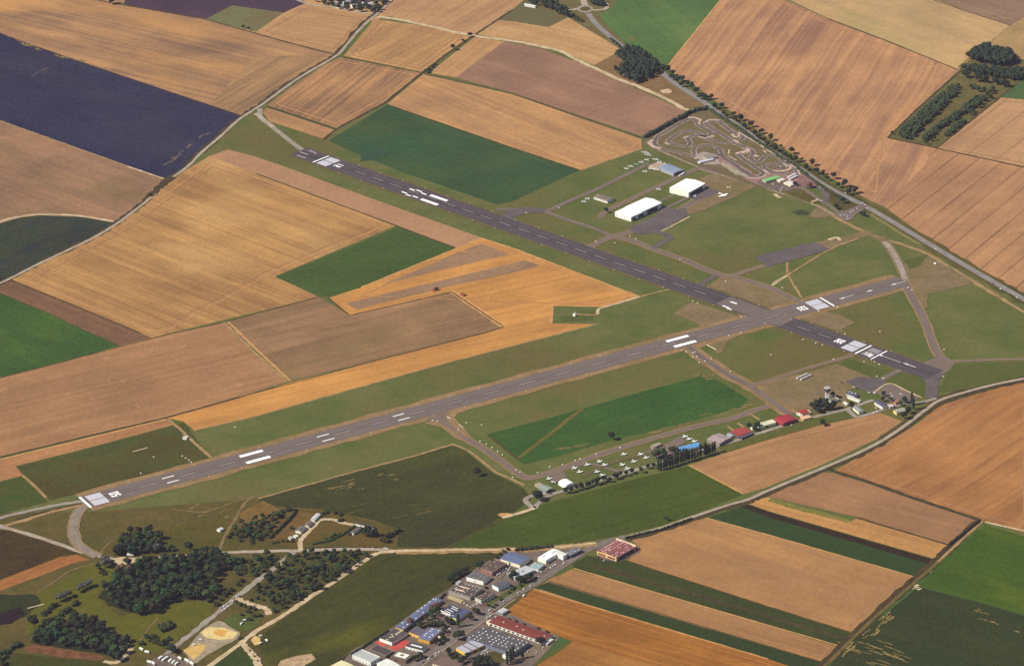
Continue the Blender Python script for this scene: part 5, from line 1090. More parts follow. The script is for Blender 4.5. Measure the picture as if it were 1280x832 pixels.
building('farm_shed', 'white hut next to the grey barn at the farm entrance', 'hut', (369.5, 671), (366.5, 669), (371.5, 668.6), 2.6, (240, 232, 216), (232, 226, 214), 'gx', .8)
building('farm_shed', 'grey hut at the west end of the farm beside scrap', 'hut', (363.5, 673), (360, 671), (366, 670.6), 2.6, (206, 200, 190), (190, 186, 182), 'flat')
building('marquee', 'small white tent with pitched top alone on the dry heath', 'tent', (275, 663), (271.2, 661.2), (279.6, 660.6), 2.4, (242, 238, 230), (240, 238, 236), 'gx', 2, eave=0.1)
# --- village at the top edge
vil = [((418, 5), 'small white walled cottage at the west end of the village beyond the road'), ((424, 9), 'pale roofed house nearest the road bend in the far village'), ((431, 4), 'lilac roofed house in the middle of the far village'), ((441, 7.5), 'white walled house above the dark trees of the far village'), ((452, 4.5), 'long white roofed barn in the far village'), ((462, 7), 'grey roofed house by the corner of the far village'), ((447, 1), 'pink roofed house at the top edge of the far village'), ((457, 0.5), 'purple roofed house at the top edge of the far village'), ((435, -1), 'beige house at the back of the far village')]
vc = [((244, 240, 230), (200, 190, 196)), ((232, 224, 214), (206, 200, 206)), ((214, 206, 214), (172, 164, 186)), ((246, 242, 236), (170, 160, 164)), ((240, 236, 236), (226, 222, 226)), ((220, 212, 210), (160, 152, 160)), ((232, 216, 216), (204, 186, 196)), ((220, 208, 216), (158, 140, 166)), ((226, 210, 190), (182, 168, 150))]
for i, ((x, y), lb) in enumerate(vil):
    w = [5, 6, 8, 6, 13, 8, 8, 7, 6][i]
    building('village_house', lb, 'house', (x, y), (x - 3.2, y - 1.3), (x + w, y - 1.6 + (2.6 if i == 4 else 0)), 4.5, vc[i][0], vc[i][1], 'gx', 2.2)
building('roadside_barn', 'long white roofed barn below the tree belt at the top edge', 'barn', (655.5, 5.6), (653, 4.3), (669, 8.2), 4, (230, 226, 224), (238, 236, 238), 'gx', 1.2)
building('beacon_hut', 'small white hut with a conical radio beacon in the fenced green notch of the stubble', 'hut', (718.8, 393.6), (716.2, 392.4), (721.4, 392.2), 2.8, (244, 240, 232), (222, 218, 212), 'flat', extra=lambda put, wx, wy, h, ro: (lambda b: (bmesh.ops.create_cone(b, cap_ends=True, segments=10, radius1=1.5, radius2=0.2, depth=4, matrix=Matrix.Translation((wx / 2, wy / 2, 5.1))), put('beacon', b, M_WHITE)))(bmesh.new()))
building('radio_hut', 'white equipment hut on the path beside the lower runway', 'hut', (233, 547.5), (229.5, 545.5), (236, 545), 2.8, (240, 232, 226), (226, 216, 212), 'flat', extra=lambda put, wx, wy, h, ro: (lambda b: (bmesh.ops.create_cone(b, cap_ends=True, segments=6, radius1=.35, radius2=.2, depth=9, matrix=Matrix.Translation((wx / 2, wy + 1.4, 4.5))), put('mast', b, M_WHITE)))(bmesh.new()))

# ------------------------------------------------------------------ trees and plants
L_DARK = leaf_mat('oak_leaves', (0.015, 0.023, 0.013, 1), (0.030, 0.042, 0.017, 1), 0.6)
L_MID = leaf_mat('field_tree_leaves', (0.026, 0.040, 0.014, 1), (0.048, 0.068, 0.022, 1), 0.6)
L_POP = leaf_mat('poplar_leaves', (0.030, 0.042, 0.020, 1), (0.050, 0.062, 0.026, 1), 0.4)
L_SHR = leaf_mat('shrub_leaves', (0.028, 0.038, 0.014, 1), (0.052, 0.062, 0.020, 1), 0.6)
L_SILV = leaf_mat('silver_leaves', (0.075, 0.072, 0.058, 1), (0.11, 0.10, 0.08, 1), 0.3)
L_RED = leaf_mat('copper_leaves', (0.11, 0.060, 0.036, 1), (0.15, 0.086, 0.050, 1), 0.3)
M_BARK = paint(96, 80, 64, 0.9, 0.2)

def crown_mesh(name, seed, mat, rx=1.0, rz=0.8, lobes=9, leaves=300, size=0.17, col=False):
    """crown of unit radius: leaf clumps spread through uneven lobes over a ragged inner mass"""
    rnd = random.Random(seed); bm = bmesh.new(); L = []
    for i in range(lobes):
        if col:
            z = -rz + 2 * rz * (i + 0.5) / lobes; r = rx * (0.55 + 0.45 * math.sin(math.pi * (0.16 + 0.8 * (i + 0.5) / lobes))) * rnd.uniform(0.8, 1.1)
            L.append((Vector((rnd.uniform(-.12, .12) * rx, rnd.uniform(-.12, .12) * rx, z)), r, rz / lobes * 1.7))
        else:
            a = i * 2.4 + rnd.uniform(-.4, .4); d = rnd.uniform(0.25, 0.68) * rx if i else 0
            r = rnd.uniform(0.32, 0.54) * rx
            L.append((Vector((math.cos(a) * d, math.sin(a) * d, rnd.uniform(-.35, .45) * rz if i else 0.4 * rz)), r, r * 0.85))
    for c, r, h in L:
        g = bmesh.ops.create_icosphere(bm, subdivisions=2, radius=1.0)
        for v in g['verts']:
            s = rnd.uniform(0.80, 1.02); v.co = c + Vector((v.co.x * r * s, v.co.y * r * s, v.co.z * h * s))
    for i in range(leaves):
        c, r, h = L[i % lobes]
        n = Vector((rnd.gauss(0, 1), rnd.gauss(0, 1), rnd.gauss(0.25, 1))).normalized()
        k_ = rnd.uniform(0.86, 1.10); p = c + Vector((n.x * r * k_, n.y * r * k_, n.z * h * k_))
        nn = (n + Vector((rnd.uniform(-.8, .8), rnd.uniform(-.8, .8), rnd.uniform(-.3, .9)))).normalized()
        t = nn.orthogonal().normalized(); b = nn.cross(t); an = rnd.uniform(0, 6.28)
        t, b = t * math.cos(an) + b * math.sin(an), b * math.cos(an) - t * math.sin(an)
        s = size * rnd.uniform(0.6, 1.35)
        bm.faces.new([bm.verts.new(p + q) for q in (t * s, b * s * 0.8, -t * s, -b * s * 0.8)])
    me = bpy.data.meshes.new(name); bm.to_mesh(me); bm.free(); me.materials.append(mat)
    return me

def trunk_mesh():
    bm = bmesh.new()
    bmesh.ops.create_cone(bm, cap_ends=True, segments=6, radius1=0.09, radius2=0.05, depth=1.3, matrix=Matrix.Translation((0, 0, 0.35)))
    for a in (0.4, 2.5, 4.6):
        m = Matrix.Translation((math.cos(a) * 0.18, math.sin(a) * 0.18, 1.05)) @ Matrix.Rotation(a, 4, 'Z') @ Matrix.Rotation(0.6, 4, 'Y')
        bmesh.ops.create_cone(bm, cap_ends=True, segments=5, radius1=0.04, radius2=0.015, depth=0.7, matrix=m)
    me = bpy.data.meshes.new('trunk'); bm.to_mesh(me); bm.free(); me.materials.append(M_BARK)
    return me
TRUNK = trunk_mesh()
CROWNS = {'dark': [crown_mesh('crown', 11 + i, L_DARK, rz=0.85, lobes=10, leaves=260) for i in range(6)],
      'mid': [crown_mesh('crown', 31 + i, L_MID, rz=0.85, lobes=9, leaves=250) for i in range(5)],
      'silver': [crown_mesh('crown', 51 + i, L_SILV, rz=0.8) for i in range(2)], 'red': [crown_mesh('crown', 56 + i, L_RED, rz=0.8) for i in range(2)],
      'poplar': [crown_mesh('crown', 61 + i, L_POP, rx=0.42, rz=1.5, lobes=8, leaves=300, size=0.13, col=True) for i in range(3)],
      'shrub': [crown_mesh('foliage', 71 + i, L_SHR, rz=0.55, lobes=7, leaves=200, size=0.2) for i in range(5)]}
rt = random.Random(5)
def tree(name, pt, rad, kind, label, cat, group, parts=True, tall=1.0):
    """rad = crown radius in metres; pt = ground point"""
    me = rt.choice(CROWNS[kind]); z = TOP if pt.z == 0 else pt.z
    rz_ = rt.uniform(0, 6.28)
    ht = {'poplar': 1.9, 'shrub': 0.42}.get(kind, 1.25)
    sc = (rad * rt.uniform(.88, 1.12), rad * rt.uniform(.88, 1.12), rad * rt.uniform(.9, 1.15) * tall)
    if parts and kind != 'shrub':
        e = empty(name, (pt.x, pt.y, z), rz_); tag(e, label, cat, group); e.scale = sc
        c = link('crown', me, e); c.location = (0, 0, ht)
        t = link('trunk', TRUNK, e)
        return e
    o = link(name, me); o.location = (pt.x, pt.y, z + ht * sc[2]); o.rotation_euler = (0, 0, rz_); o.scale = sc
    return tag(o, label, cat, group)

def inside(p, poly_):
    r = False; n = len(poly_)
    for i in range(n):
        a, b = poly_[i], poly_[i - 1]
        if (a.y > p.y) != (b.y > p.y) and p.x < (b.x - a.x) * (p.y - a.y) / (b.y - a.y) + a.x: r = not r
    return r
def scatter(px, n, cand=14, z=TOP):
    P = [G2(p, z) for p in px]; x0 = min(p.x for p in P); x1 = max(p.x for p in P); y0 = min(p.y for p in P); y1 = max(p.y for p in P)
    out = []
    while len(out) < n:
        best, bd = None, -1
        for _ in range(cand):
            for _ in range(200):
                q = Vector((rt.uniform(x0, x1), rt.uniform(y0, y1)))
                if inside(q, P): break
            d = min(((q - o).length for o in out), default=1e9)
            if d > bd: best, bd = q, d
        out.append(best)
    return [Vector((q.x, q.y, 0)) for q in out]

# woods near the lower left: every tree that can be told apart is a tree of its own
W3 = [(147, 687), (156, 667), (176, 664), (196, 668), (199, 679), (193, 690), (167, 693), (142, 695)]
W4 = [(154, 706), (187, 700), (238, 699), (245, 690), (286, 697), (288, 708), (270, 722), (272, 740), (259, 748), (221, 749), (204, 757), (191, 768), (170, 767), (144, 759), (122, 746), (131, 735), (147, 718)]
W5 = [(40, 802), (57, 784), (96, 772), (117, 777), (134, 792), (159, 800), (160, 811), (147, 826), (126, 816), (85, 810), (52, 806)]
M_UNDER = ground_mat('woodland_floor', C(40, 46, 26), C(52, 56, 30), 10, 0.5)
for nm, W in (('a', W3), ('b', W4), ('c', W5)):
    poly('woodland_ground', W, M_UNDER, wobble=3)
for W, n, r0, r1, lb, g in ((W3, 26, 6.5, 8.5, 'tall dark tree in the compact grove just below the lower runway end', 'trees of the grove below the runway end'),
                            (W4, 108, 6.4, 9.2, 'dark tree in the large wood between the lane and the meadow', 'trees of the large wood by the lane'),
                            (W5, 52, 6.4, 8.8, 'dark tree in the rounded wood at the lower left corner', 'trees of the rounded corner wood')):
    for i, p in enumerate(scatter(W, n)):
        kd = 'dark' if rt.random() < 0.6 else 'mid'
        if W is W4 and p.y < G(200, 740).y and rt.random() < 0.4: kd = 'mid'
        tree('tree', p, rt.uniform(r0, r1), kd, lb, 'tree', g, parts=True, tall=0.92)
for (x, y), kd, lb in (((236, 689), 'dark', 'tall dark tree leaning over the lane at the top of the large wood'), ((196, 690), 'silver', 'silvery tree at the east end of the grove below the runway end'), ((153, 714), 'red', 'brownish tree at the west tip of the large wood'),
                       ((160, 718), 'red', 'second brownish tree inside the west edge of the large wood')):
    tree('tree', G(x, y), 8, kd, lb, 'tree', None)
S6 = [(356, 697), (400, 690), (452, 689), (462, 693), (430, 716), (400, 736), (372, 751), (343, 767), (336, 762), (338, 747), (316, 739), (336, 722), (351, 708)]
S7 = [(290, 666), (302, 655), (320, 649), (345, 641), (362, 636), (348, 652), (333, 668), (315, 680), (296, 676)]
S8 = [(291, 702), (320, 696), (350, 694), (338, 706), (319, 721), (297, 719)]
poly('scrub_ground', S6, ground_mat('scrub_floor', C(66, 70, 32), C(84, 78, 42), 14, 0.5), wobble=3)
poly('scrub_ground', S8, ground_mat('scrub_floor_b', C(72, 78, 36), C(88, 84, 44), 14, 0.5), wobble=3)
for W, n, lb, g, kds in ((S6, 96, 'small tree in the scrub wood between the lane and the pale track', 'small trees of the scrub wood', ('dark', 'mid', 'mid', 'shrub')), (S7, 44, 'dark bush in the thicket by the heath track', 'bushes of the heath thicket', ('shrub', 'shrub', 'mid')),
                         (S8, 26, 'green bush in the patch between large wood and lane fork', 'bushes of the lane fork', ('shrub', 'mid'))):
    for p in scatter(W, n):
        kd = rt.choice(kds)
        tree('scrub_tree' if W is S6 else 'bush', p, rt.uniform(3.6, 6.4), kd, lb, 'small tree' if W is S6 else 'bush', g, parts=False)

def row(name, pts, rad, kind, label, cat, group, parts=True, tall=1.0):
    for p in pts:
        r = rad * (p[2] if len(p) > 2 else rt.uniform(0.85, 1.15))
        tree(name, G(p[0], p[1], TOP) if False else G(p[0], p[1]), r, kind, label, cat, group, parts, tall)
# avenue of the north-east road
row('roadside_tree', [(830, 88), (835, 90.5), (841, 94.5), (852, 102), (840, 100.5), (846, 104.5), (852, 109), (859, 108), (869.5, 118), (875, 124.5), (882, 125.5), (889, 124.5), (865, 111.5)], 6.2, 'dark', 'dark tree lining the road between the dense copse and the kart track', 'roadside tree', 'trees along the road before the kart track', False)
row('roadside_tree', [(893.4, 136.5), (902, 135.5), (916.7, 146), (926, 151.5), (938.8, 159), (951.4, 167.5), (963.6, 176), (976.3, 185, .6), (989.6, 192.5, 1.15), (1002.3, 201.5, .6), (1015.6, 207.5), (1028.6, 218.5, .7), (1041.8, 224, 1.1), (1055.6, 234), (1068.9, 242, 1.1), (1063.4, 238.5, .6)], 6.2, 'dark', 'dark tree on the stubble side of the road past the kart track', 'roadside tree', 'trees on the stubble side of the road', False)
row('roadside_tree', [(904, 145), (908.4, 148), (918.3, 152), (931, 162), (930.4, 161.5), (943.7, 170), (954.7, 178), (948, 174), (959.2, 184), (968.6, 189.5, 1.4), (965, 187), (981.3, 196), (994.6, 203, 1.25), (987, 199.5), (1007.5, 213), (1020.5, 217.5, 1.3), (1034, 226), (1047.9, 235), (1060.6, 244, 1.2), (1028, 221, .8)], 5.2, 'dark', 'dark tree between the road and the kart track hedge', 'roadside tree', 'trees between road and kart track', False)
for (x, y), r, kd, lb in (((1054, 254.5), 7, 'dark', 'round dark tree alone on the grass beside the car park lane'), ((1045.2, 261.5), 6, 'dark', 'pointed dark tree at the end of the car park lane'), ((1076.5, 270), 4.5, 'dark', 'left one of two small dark trees near the road junction'), ((1079.7, 271), 4.5, 'dark', 'right one of two small dark trees near the road junction'),
                          ((1012, 235), 6, 'red', 'dark red tree beside the red gravel lot'), ((994, 233), 5, 'dark', 'dark tree beside the cream huts of the kart car park'), ((588, 46.5), 5, 'dark', 'tree where the pale track meets the hedge line'), ((579, 53), 3.5, 'dark', 'small tree in the hedge line just below the pale track'), ((566, 63), 6.5, 'dark', 'largest round tree in the hedge line between two stubble fields'),
                          ((140, 5.5), 8, 'dark', 'lone dark tree on the field boundary at the top left'), ((304, 36), 4, 'dark', 'left one of two small trees by the grey green pasture'), ((311, 38), 4, 'dark', 'right one of two small trees by the grey green pasture'), ((765, 549.5), 7, 'dark', 'lone round bush at the edge of the bright green field'), ((597, 595), 7, 'dark', 'lone dark bush in the dark crop near the taxiway'),
                          ((672.5, 625.5), 9, 'dark', 'dark tree inside the small loop road'), ((1028, 532), 6, 'dark', 'lone bush at the edge of wheat below the airport road'), ((833, 658.5 - 8), 3.5, 'dark', 'small bush on the verge above the depot'), ((187, 244), 4, 'shrub', 'small bush beside the country road at the left'), ((758, 266), 5, 'dark', 'dark bush at the corner behind the long white hangar')):
    tree('bush' if 'bush' in lb else 'tree', G(x, y), r, kd, lb, 'bush' if 'bush' in lb else 'tree', None, parts=False)
# copse bushes in the hedge line
row('bush', [(533, 89.5), (537, 88), (541, 85), (544, 82), (535, 91)], 5, 'shrub', 'bush of the small thicket at the field crossing', 'bush', 'bushes at the field crossing', False)
# southern apron row
row('roadside_tree', [(707, 616.5), (714, 615.5), (720.5, 613), (727, 611.5), (734, 609.5), (741, 606), (748, 605), (755, 602.5), (762, 602.5), (769, 599.5), (776, 596), (737, 608), (745, 606.5), (771, 598.5), (783, 595), (789.5, 592), (801.5, 591), (810, 586), (817, 585)], 4.4, 'dark', 'dark tree in the spaced row along the southern apron road', 'roadside tree', 'row of trees along the southern apron road', True, 1.15)
row('poplar_tree', [(823 + i * 3.5, 588.4 - i * 1.12 + (i % 2) * 0.5) for i in range(16)], 6.2, 'poplar', 'tall dark poplar in the dense row in front of the blue hangar', 'poplar', 'poplars in front of the blue hangar')
row('poplar_tree', [(881, 570), (884, 569.5), (887, 568), (890.5, 567), (893.5, 566)], 6.2, 'poplar', 'dark poplar in the short row east of the blue hangar', 'poplar', 'poplars east of the blue hangar')
row('tree', [(820, 573), (824, 570.5), (829, 571.5), (840, 567.5), (844, 567)], 7, 'mid', 'rounded green tree behind the poplar row beside the blue hangar', 'tree', 'rounded trees beside the blue hangar')
row('tree', [(936.5, 535.5), (943.5, 538.5), (946, 536)], 5.5, 'dark', 'dark tree around the small white hut between hangars', 'tree', 'trees around the small white hut')
# terminal surroundings
row('tree', [(1016, 511), (1020, 514.5), (1021, 508.5), (1026, 506), (1027, 512.5), (1031, 509), (1034, 512), (1024, 516.5)], 6.4, 'dark', 'dark tree of the big clump below the control tower', 'tree', 'clump of trees below the control tower')
for (x, y), r, kd, lb in (((1042, 511.5), 7, 'dark', 'pointed tree east of the clump below the control tower'), ((1064, 510.5), 6.5, 'dark', 'dark tree at the corner of the grey roofed house'), ((1104, 495.5), 4.5, 'dark', 'small dark tree on the car park island'), ((1103.5, 502), 4.5, 'dark', 'small dark tree at the end of the slate blue roof'), ((1130.5, 504), 6, 'dark', 'dark round tree west of the tall pair by the car park'),
                          ((1139.5, 506), 6.5, 'poplar', 'upper one of the tall dark poplars at the car park end'), ((1141.5, 512), 7.5, 'poplar', 'lower one of the tall dark poplars at the car park end'), ((1135.5, 517), 6, 'dark', 'dark tree at the east wall of the yellow house'), ((1130, 523.5), 7, 'dark', 'dark tree below the yellow house near the road'), ((1041, 496), 5, 'dark', 'dark tree right behind the control tower shaft'), ((1126, 507), 4.5, 'mid', 'green tree behind the yellow house'), ((1113, 501.5), 4.5, 'mid', 'green tree beside the orange chalet')):
    tree('poplar_tree' if kd == 'poplar' else 'tree', G(x, y), r, kd, lb, 'poplar' if kd == 'poplar' else 'tree', None)
# estate trees
row('tree', [(537, 770), (544, 766), (541, 774), (533, 775), (547, 770), (524, 785), (529, 783), (536, 783), (541, 783), (552, 785), (556, 790), (548, 782)], 4.6, 'mid', 'small tree in the yards beside the long workshop', 'tree', 'small trees beside the long workshop')
row('tree', [(540, 765), (546, 762), (512, 781)], 5.5, 'red', 'copper brown tree against the long workshop wall', 'tree', 'copper trees by the long workshop')
row('tree', [(589, 775), (593, 766.5), (597, 768.5), (562, 780), (566, 780), (559, 778)], 5.2, 'dark', 'dark tree around the blue roofed workshop yard', 'tree', 'trees around the blue roofed workshop')
tree('poplar_tree', G(572.7, 783.5), 7, 'poplar', 'single tall poplar beside the blue roofed workshop', 'poplar', None)
tree('tree', G(573.5, 799.5), 9, 'dark', 'large dark tree overhanging the estate road', 'tree', None)
row('tree', [(554, 800), (550, 803), (545, 806), (517, 826), (522, 824), (526, 822), (561, 818), (563, 822), (570, 824), (580, 828), (584, 824), (576, 830)], 4.8, 'dark', 'small dark tree along the lower estate road', 'tree', 'small trees of the lower estate road')
row('tree', [(598, 832), (603, 829), (609, 832), (614, 834), (606, 836), (596, 836)], 7.5, 'dark', 'dark tree of the clump in front of the large grey warehouse', 'tree', 'clump in front of the large grey warehouse')
row('poplar_tree', [(641.5, 825), (638, 828), (653, 822.5), (634, 831)], 6, 'poplar', 'dark cypress like tree at the corner of the large grey warehouse', 'poplar', 'cypresses at the large grey warehouse')
row('tree', [(674, 806), (677, 804.5)], 5.5, 'dark', 'dark tree at the near corner of the rust red hall', 'tree', 'trees at the rust red hall corner')
row('bush', [(636, 774), (655.5, 781), (673, 786), (684, 790), (645, 777)], 2.6, 'shrub', 'small bush on the field side of the rust red hall', 'bush', 'bushes behind the rust red hall', False)
row('tree', [(638, 723.5), (648, 727.5), (653, 728.5), (657, 728), (661, 726), (665, 723), (643, 722)], 5.6, 'dark', 'round dark tree in front of the pale grey showroom', 'tree', 'trees in front of the showroom')
row('tree', [(570, 722), (574, 719.5), (578, 718), (582, 716.5), (566, 725), (563, 729), (599, 711), (602, 709)], 5.5, 'dark', 'dark tree in the belt between the crop and the factories', 'tree', 'tree belt behind the factories')
row('bush', [(615 + i * 5, 700 - i * 3.2) for i in range(5)] + [(646 + i * 4.7, 687.8 - i * 0.45) for i in range(10)], 4.6, 'shrub', 'dark bush in the hedge along the estate back lane', 'bush', 'hedge bushes of the estate back lane', False)
row('bush', [(640, 737), (643, 735), (620, 757), (616, 759), (626, 750), (610, 757), (636, 741), (605, 744), (608, 735.5), (651, 732)], 3.4, 'shrub', 'low bush on the estate road lawns', 'bush', 'bushes of the estate road lawns', False)
# meadow bushes, hedges and lower left corner
row('bush', [(109, 734), (105, 736), (101, 738), (112, 733), (98, 740)], 5.5, 'silver', 'silvery bush of the upper clump on the meadow', 'bush', 'upper silvery bushes on the meadow', False)
row('bush', [(84, 747), (80, 748.5), (76, 751), (88, 745), (73, 752)], 5.5, 'silver', 'silvery bush of the lower clump on the meadow', 'bush', 'lower silvery bushes on the meadow', False)
row('bush', [(95, 755), (92, 757), (86, 762), (83, 764), (79, 767), (75, 770), (71, 773), (67, 775), (63, 776), (60, 779)], 5.2, 'shrub', 'dark bush in the long hedge line on the meadow', 'bush', 'long hedge line on the meadow', False)
row('bush', [(67, 758), (64, 761), (60, 764), (57, 766), (54, 769), (70, 757)], 5.2, 'shrub', 'dark bush in the short hedge line by the marsh', 'bush', 'short hedge line by the marsh', False)
tree('tree', G(42.5, 784), 9, 'dark', 'lone dark tree left of the rounded corner wood', 'tree', None)
row('tree', [(131, 709), (134, 702), (130, 703), (137, 706)], 6, 'silver', 'silvery grey tree at the lane corner below the curved road', 'tree', 'silvery trees at the lane corner')
row('bush', [(121, 707), (124, 711), (130, 718), (127, 716)], 4.5, 'shrub', 'green bush beside the silvery trees at the lane corner', 'bush', 'bushes at the lane corner', False)
row('bush', [(201, 785), (206, 783), (211, 784.5), (208, 787), (204, 788), (213, 781)], 6.5, 'shrub', 'dark bush of the oval clump on the meadow by the lane', 'bush', 'oval clump on the meadow', False)
row('bush', [(188, 801), (194, 803), (200, 806), (206, 803), (183, 797), (192, 797), (210, 800), (177, 805)], 5.5, 'shrub', 'brownish bush in the rough corner above the caravans', 'bush', 'bushes above the caravans', False)
row('tree', [(216, 816), (213, 813), (205, 811)], 6.5, 'dark', 'dark tree beside the row of white caravans', 'tree', 'trees beside the caravans')
row('bush', [(3, 818), (6, 822), (1, 826), (8, 816), (13, 812), (18, 809), (24, 806), (2, 832), (6, 830)], 5.5, 'shrub', 'dark bush in the hedge at the bottom left edge', 'bush', 'hedge at the bottom left edge', False)
row('bush', [(211, 688), (217, 688.5), (214, 684), (286, 672), (290, 668), (203, 686)], 5, 'shrub', 'bush on the heath north of the lane', 'bush', 'bushes on the heath', False)
row('bush', [(280, 745), (284, 742), (289, 738), (276, 750), (297, 731), (303, 727), (271, 756), (262, 752)], 5, 'shrub', 'bush lining the lane east of the large wood', 'bush', 'bushes lining the lane', False)
row('bush', [(300, 756), (306, 758), (312, 760), (295, 753), (318, 762), (310, 765), (302, 769), (318, 771), (325, 770), (312, 775), (300, 798), (322, 748), (314, 750), (328, 750)], 4.2, 'shrub', 'bush around the scrap yard by the sand pit', 'bush', 'bushes around the scrap yard', False)
row('tree', [(461, 668), (465, 671), (457, 670), (469, 670)], 6.5, 'dark', 'dark tree by the long cattle shed of the farm', 'tree', 'trees by the cattle shed')
row('bush', [(481, 674), (485, 672), (489, 670), (493, 667), (496, 664), (478, 677), (484, 677)], 6, 'shrub', 'dark bush in the triangular thicket east of the farm', 'bush', 'thicket east of the farm', False)
row('bush', [(428, 651), (425, 652), (403, 643), (408, 641), (419, 642), (425, 644), (415, 672), (418, 669), (408, 676), (364, 661), (424, 669), (437, 668)], 4.2, 'shrub', 'bush scattered around the farm paddocks', 'bush', 'bushes around the farm', False)
row('bush', [(341, 679), (347, 678), (353, 677), (359, 677), (365, 677)], 3.2, 'shrub', 'low bush in the hedge below the farm huts', 'bush', 'hedge below the farm huts', False)
# north-east plantations: single trees
row('tree', [(1205, 97), (1209, 97.5), (1221.5, 102), (1225, 102.5), (1231.5, 104), (1244, 106), (1248, 106.5), (1254, 108.5), (1258, 109)], 7.5, 'dark', 'dark tree in the spaced line between the two plantations', 'tree', 'spaced trees between the plantations', False)
row('tree', [(1214, 111.5), (1218, 112), (1221.6, 115), (1229.7, 115.5), (1239.6, 117.5), (1241, 114.5), (1234, 122), (1238, 124), (1230, 127), (1226, 131), (1222, 135), (1213, 144), (1216, 141)], 5.8, 'mid', 'green tree in the loose group near the plantation huts', 'tree', 'loose trees near the plantation huts', False)
row('bush', [(1115, 168), (1169, 169), (1165.5, 171), (1163.5, 177), (1159, 181), (1168, 176), (1167, 167)], 3.6, 'dark', 'small dark bush on the open grass at the plantation foot', 'bush', 'small bushes at the plantation foot', False)
# bushes at the roundabout
row('bush', [(723, 26), (727, 27.5), (720, 24), (716, 21)], 6, 'shrub', 'dark bush on the verge below the roundabout', 'bush', 'bushes below the roundabout', False)
row('bush', [(764, 50), (767, 53), (771, 56), (775, 59), (780, 62)], 4, 'shrub', 'bush on the verge of the curving road', 'bush', 'bushes on the curving road', False)

# far woods that read as one mass: one object each
def mass(name, label, areas, n, r0, r1, mat, lobes=6, leaves=42, z=TOP, tall=1.0):
    bm = bmesh.new(); rnd = random.Random(n)
    for W, share in areas:
        for p in scatter(W, max(3, int(n * share)), 8):
            r = rnd.uniform(r0, r1); c0 = Vector((p.x, p.y, z + r * 0.95 * tall))
            for i in range(lobes):
                a = rnd.uniform(0, 6.28); d = rnd.uniform(0, .62) * r; q = c0 + Vector((math.cos(a) * d, math.sin(a) * d, rnd.uniform(-.35, .4) * r))
                g = bmesh.ops.create_icosphere(bm, subdivisions=1, radius=1)
                for v in g['verts']:
                    s = rnd.uniform(.4, .56) * r; v.co = q + Vector((v.co.x * s, v.co.y * s, v.co.z * s * 0.9))
                for j in range(leaves // lobes):
                    nn = Vector((rnd.gauss(0, 1), rnd.gauss(0, 1), rnd.gauss(.3, 1))).normalized(); pp = q + nn * r * rnd.uniform(.42, .6)
                    t = nn.orthogonal().normalized(); b = nn.cross(t); s = r * rnd.uniform(.12, .24)
                    bm.faces.new([bm.verts.new(pp + w) for w in (t * s, b * s, -t * s, -b * s)])
            bmesh.ops.create_cone(bm, cap_ends=False, segments=5, radius1=.4, radius2=.3, depth=r, matrix=Matrix.Translation((p.x, p.y, z + r * .5)))
    return tag(obj(name, bm, mat), label, 'wood', kind='stuff')
L_FAR = leaf_mat('far_leaves', (0.020, 0.032, 0.020, 1), (0.036, 0.050, 0.026, 1), 0.0)
L_PLA = leaf_mat('plantation_leaves', (0.030, 0.046, 0.022, 1), (0.060, 0.080, 0.030, 1), 0.0)
mass('woodland', 'dense dark copse beside the road at the top', [([(769, 73), (782, 63), (800, 67), (820, 83), (824, 92), (812, 98), (795, 104), (770, 93), (767, 91), (785, 83)], 1.0)], 90, 7, 10, L_FAR, tall=1.2)
mass('woodland', 'strip of dark trees between copse and road', [([(783, 60), (795, 62), (812, 74), (828, 87), (824, 90), (808, 78), (792, 67)], 1.0)], 26, 6, 8, L_FAR)
mass('woodland', 'dense dark wood at the top right', [([(1211, 74), (1218, 66), (1232, 63), (1262, 71), (1268, 77), (1257, 84), (1234, 81)], 1.0)], 75, 8, 11, L_FAR, tall=1.25)
mass('woodland', 'long tree belt below the top right wood', [([(1202, 87), (1215, 85), (1245, 88), (1266, 90), (1290, 88), (1290, 94), (1274, 101), (1255, 99), (1235, 95), (1212, 90)], 1.0)], 75, 6, 8.5, L_FAR)
mass('woodland', 'western plantation strip beside the striped stubble', [([(1190, 108), (1201, 111), (1186, 128), (1166, 147), (1154, 159), (1139, 174.5), (1130, 173), (1122, 170), (1127, 163), (1152, 140)], 1.0)], 165, 4.4, 6.6, L_PLA)
mass('woodland', 'eastern plantation strip beside the tramlined wheat', [([(1220, 123), (1233, 123), (1222, 131), (1213, 137), (1194, 150), (1178, 160), (1156, 178), (1150, 176.5), (1172, 157), (1196, 142)], 1.0)], 92, 4.2, 6.2, L_PLA)
mass('woodland', 'short bush strip at the edge of the tramlined wheat', [([(1180, 171), (1190, 161), (1203, 151), (1208, 153), (1196, 162), (1184, 172)], 1.0)], 26, 3.5, 5.5, L_PLA)

mass('woodland', 'dark trees filling the far village at the top edge', [([(388, 0), (394, 4), (420, 10.5), (456, 17), (466, 16.5), (474, 12), (486, -4), (470, -14), (400, -14)], 1.0)], 62, 5.5, 9, L_FAR)
mass('woodland', 'dark tree belt leading to the roundabout', [([(653, 1), (662, -12), (690, 2), (712, 16), (709, 22), (700, 19), (685, 11), (668, 7)], 1.0)], 44, 6, 9, L_FAR)
mass('woodland', 'dark tree clump beside the roundabout', [([(736, 4), (746, -2), (758, 4), (754, 8), (742, 8)], 1.0)], 14, 6, 8, L_FAR)

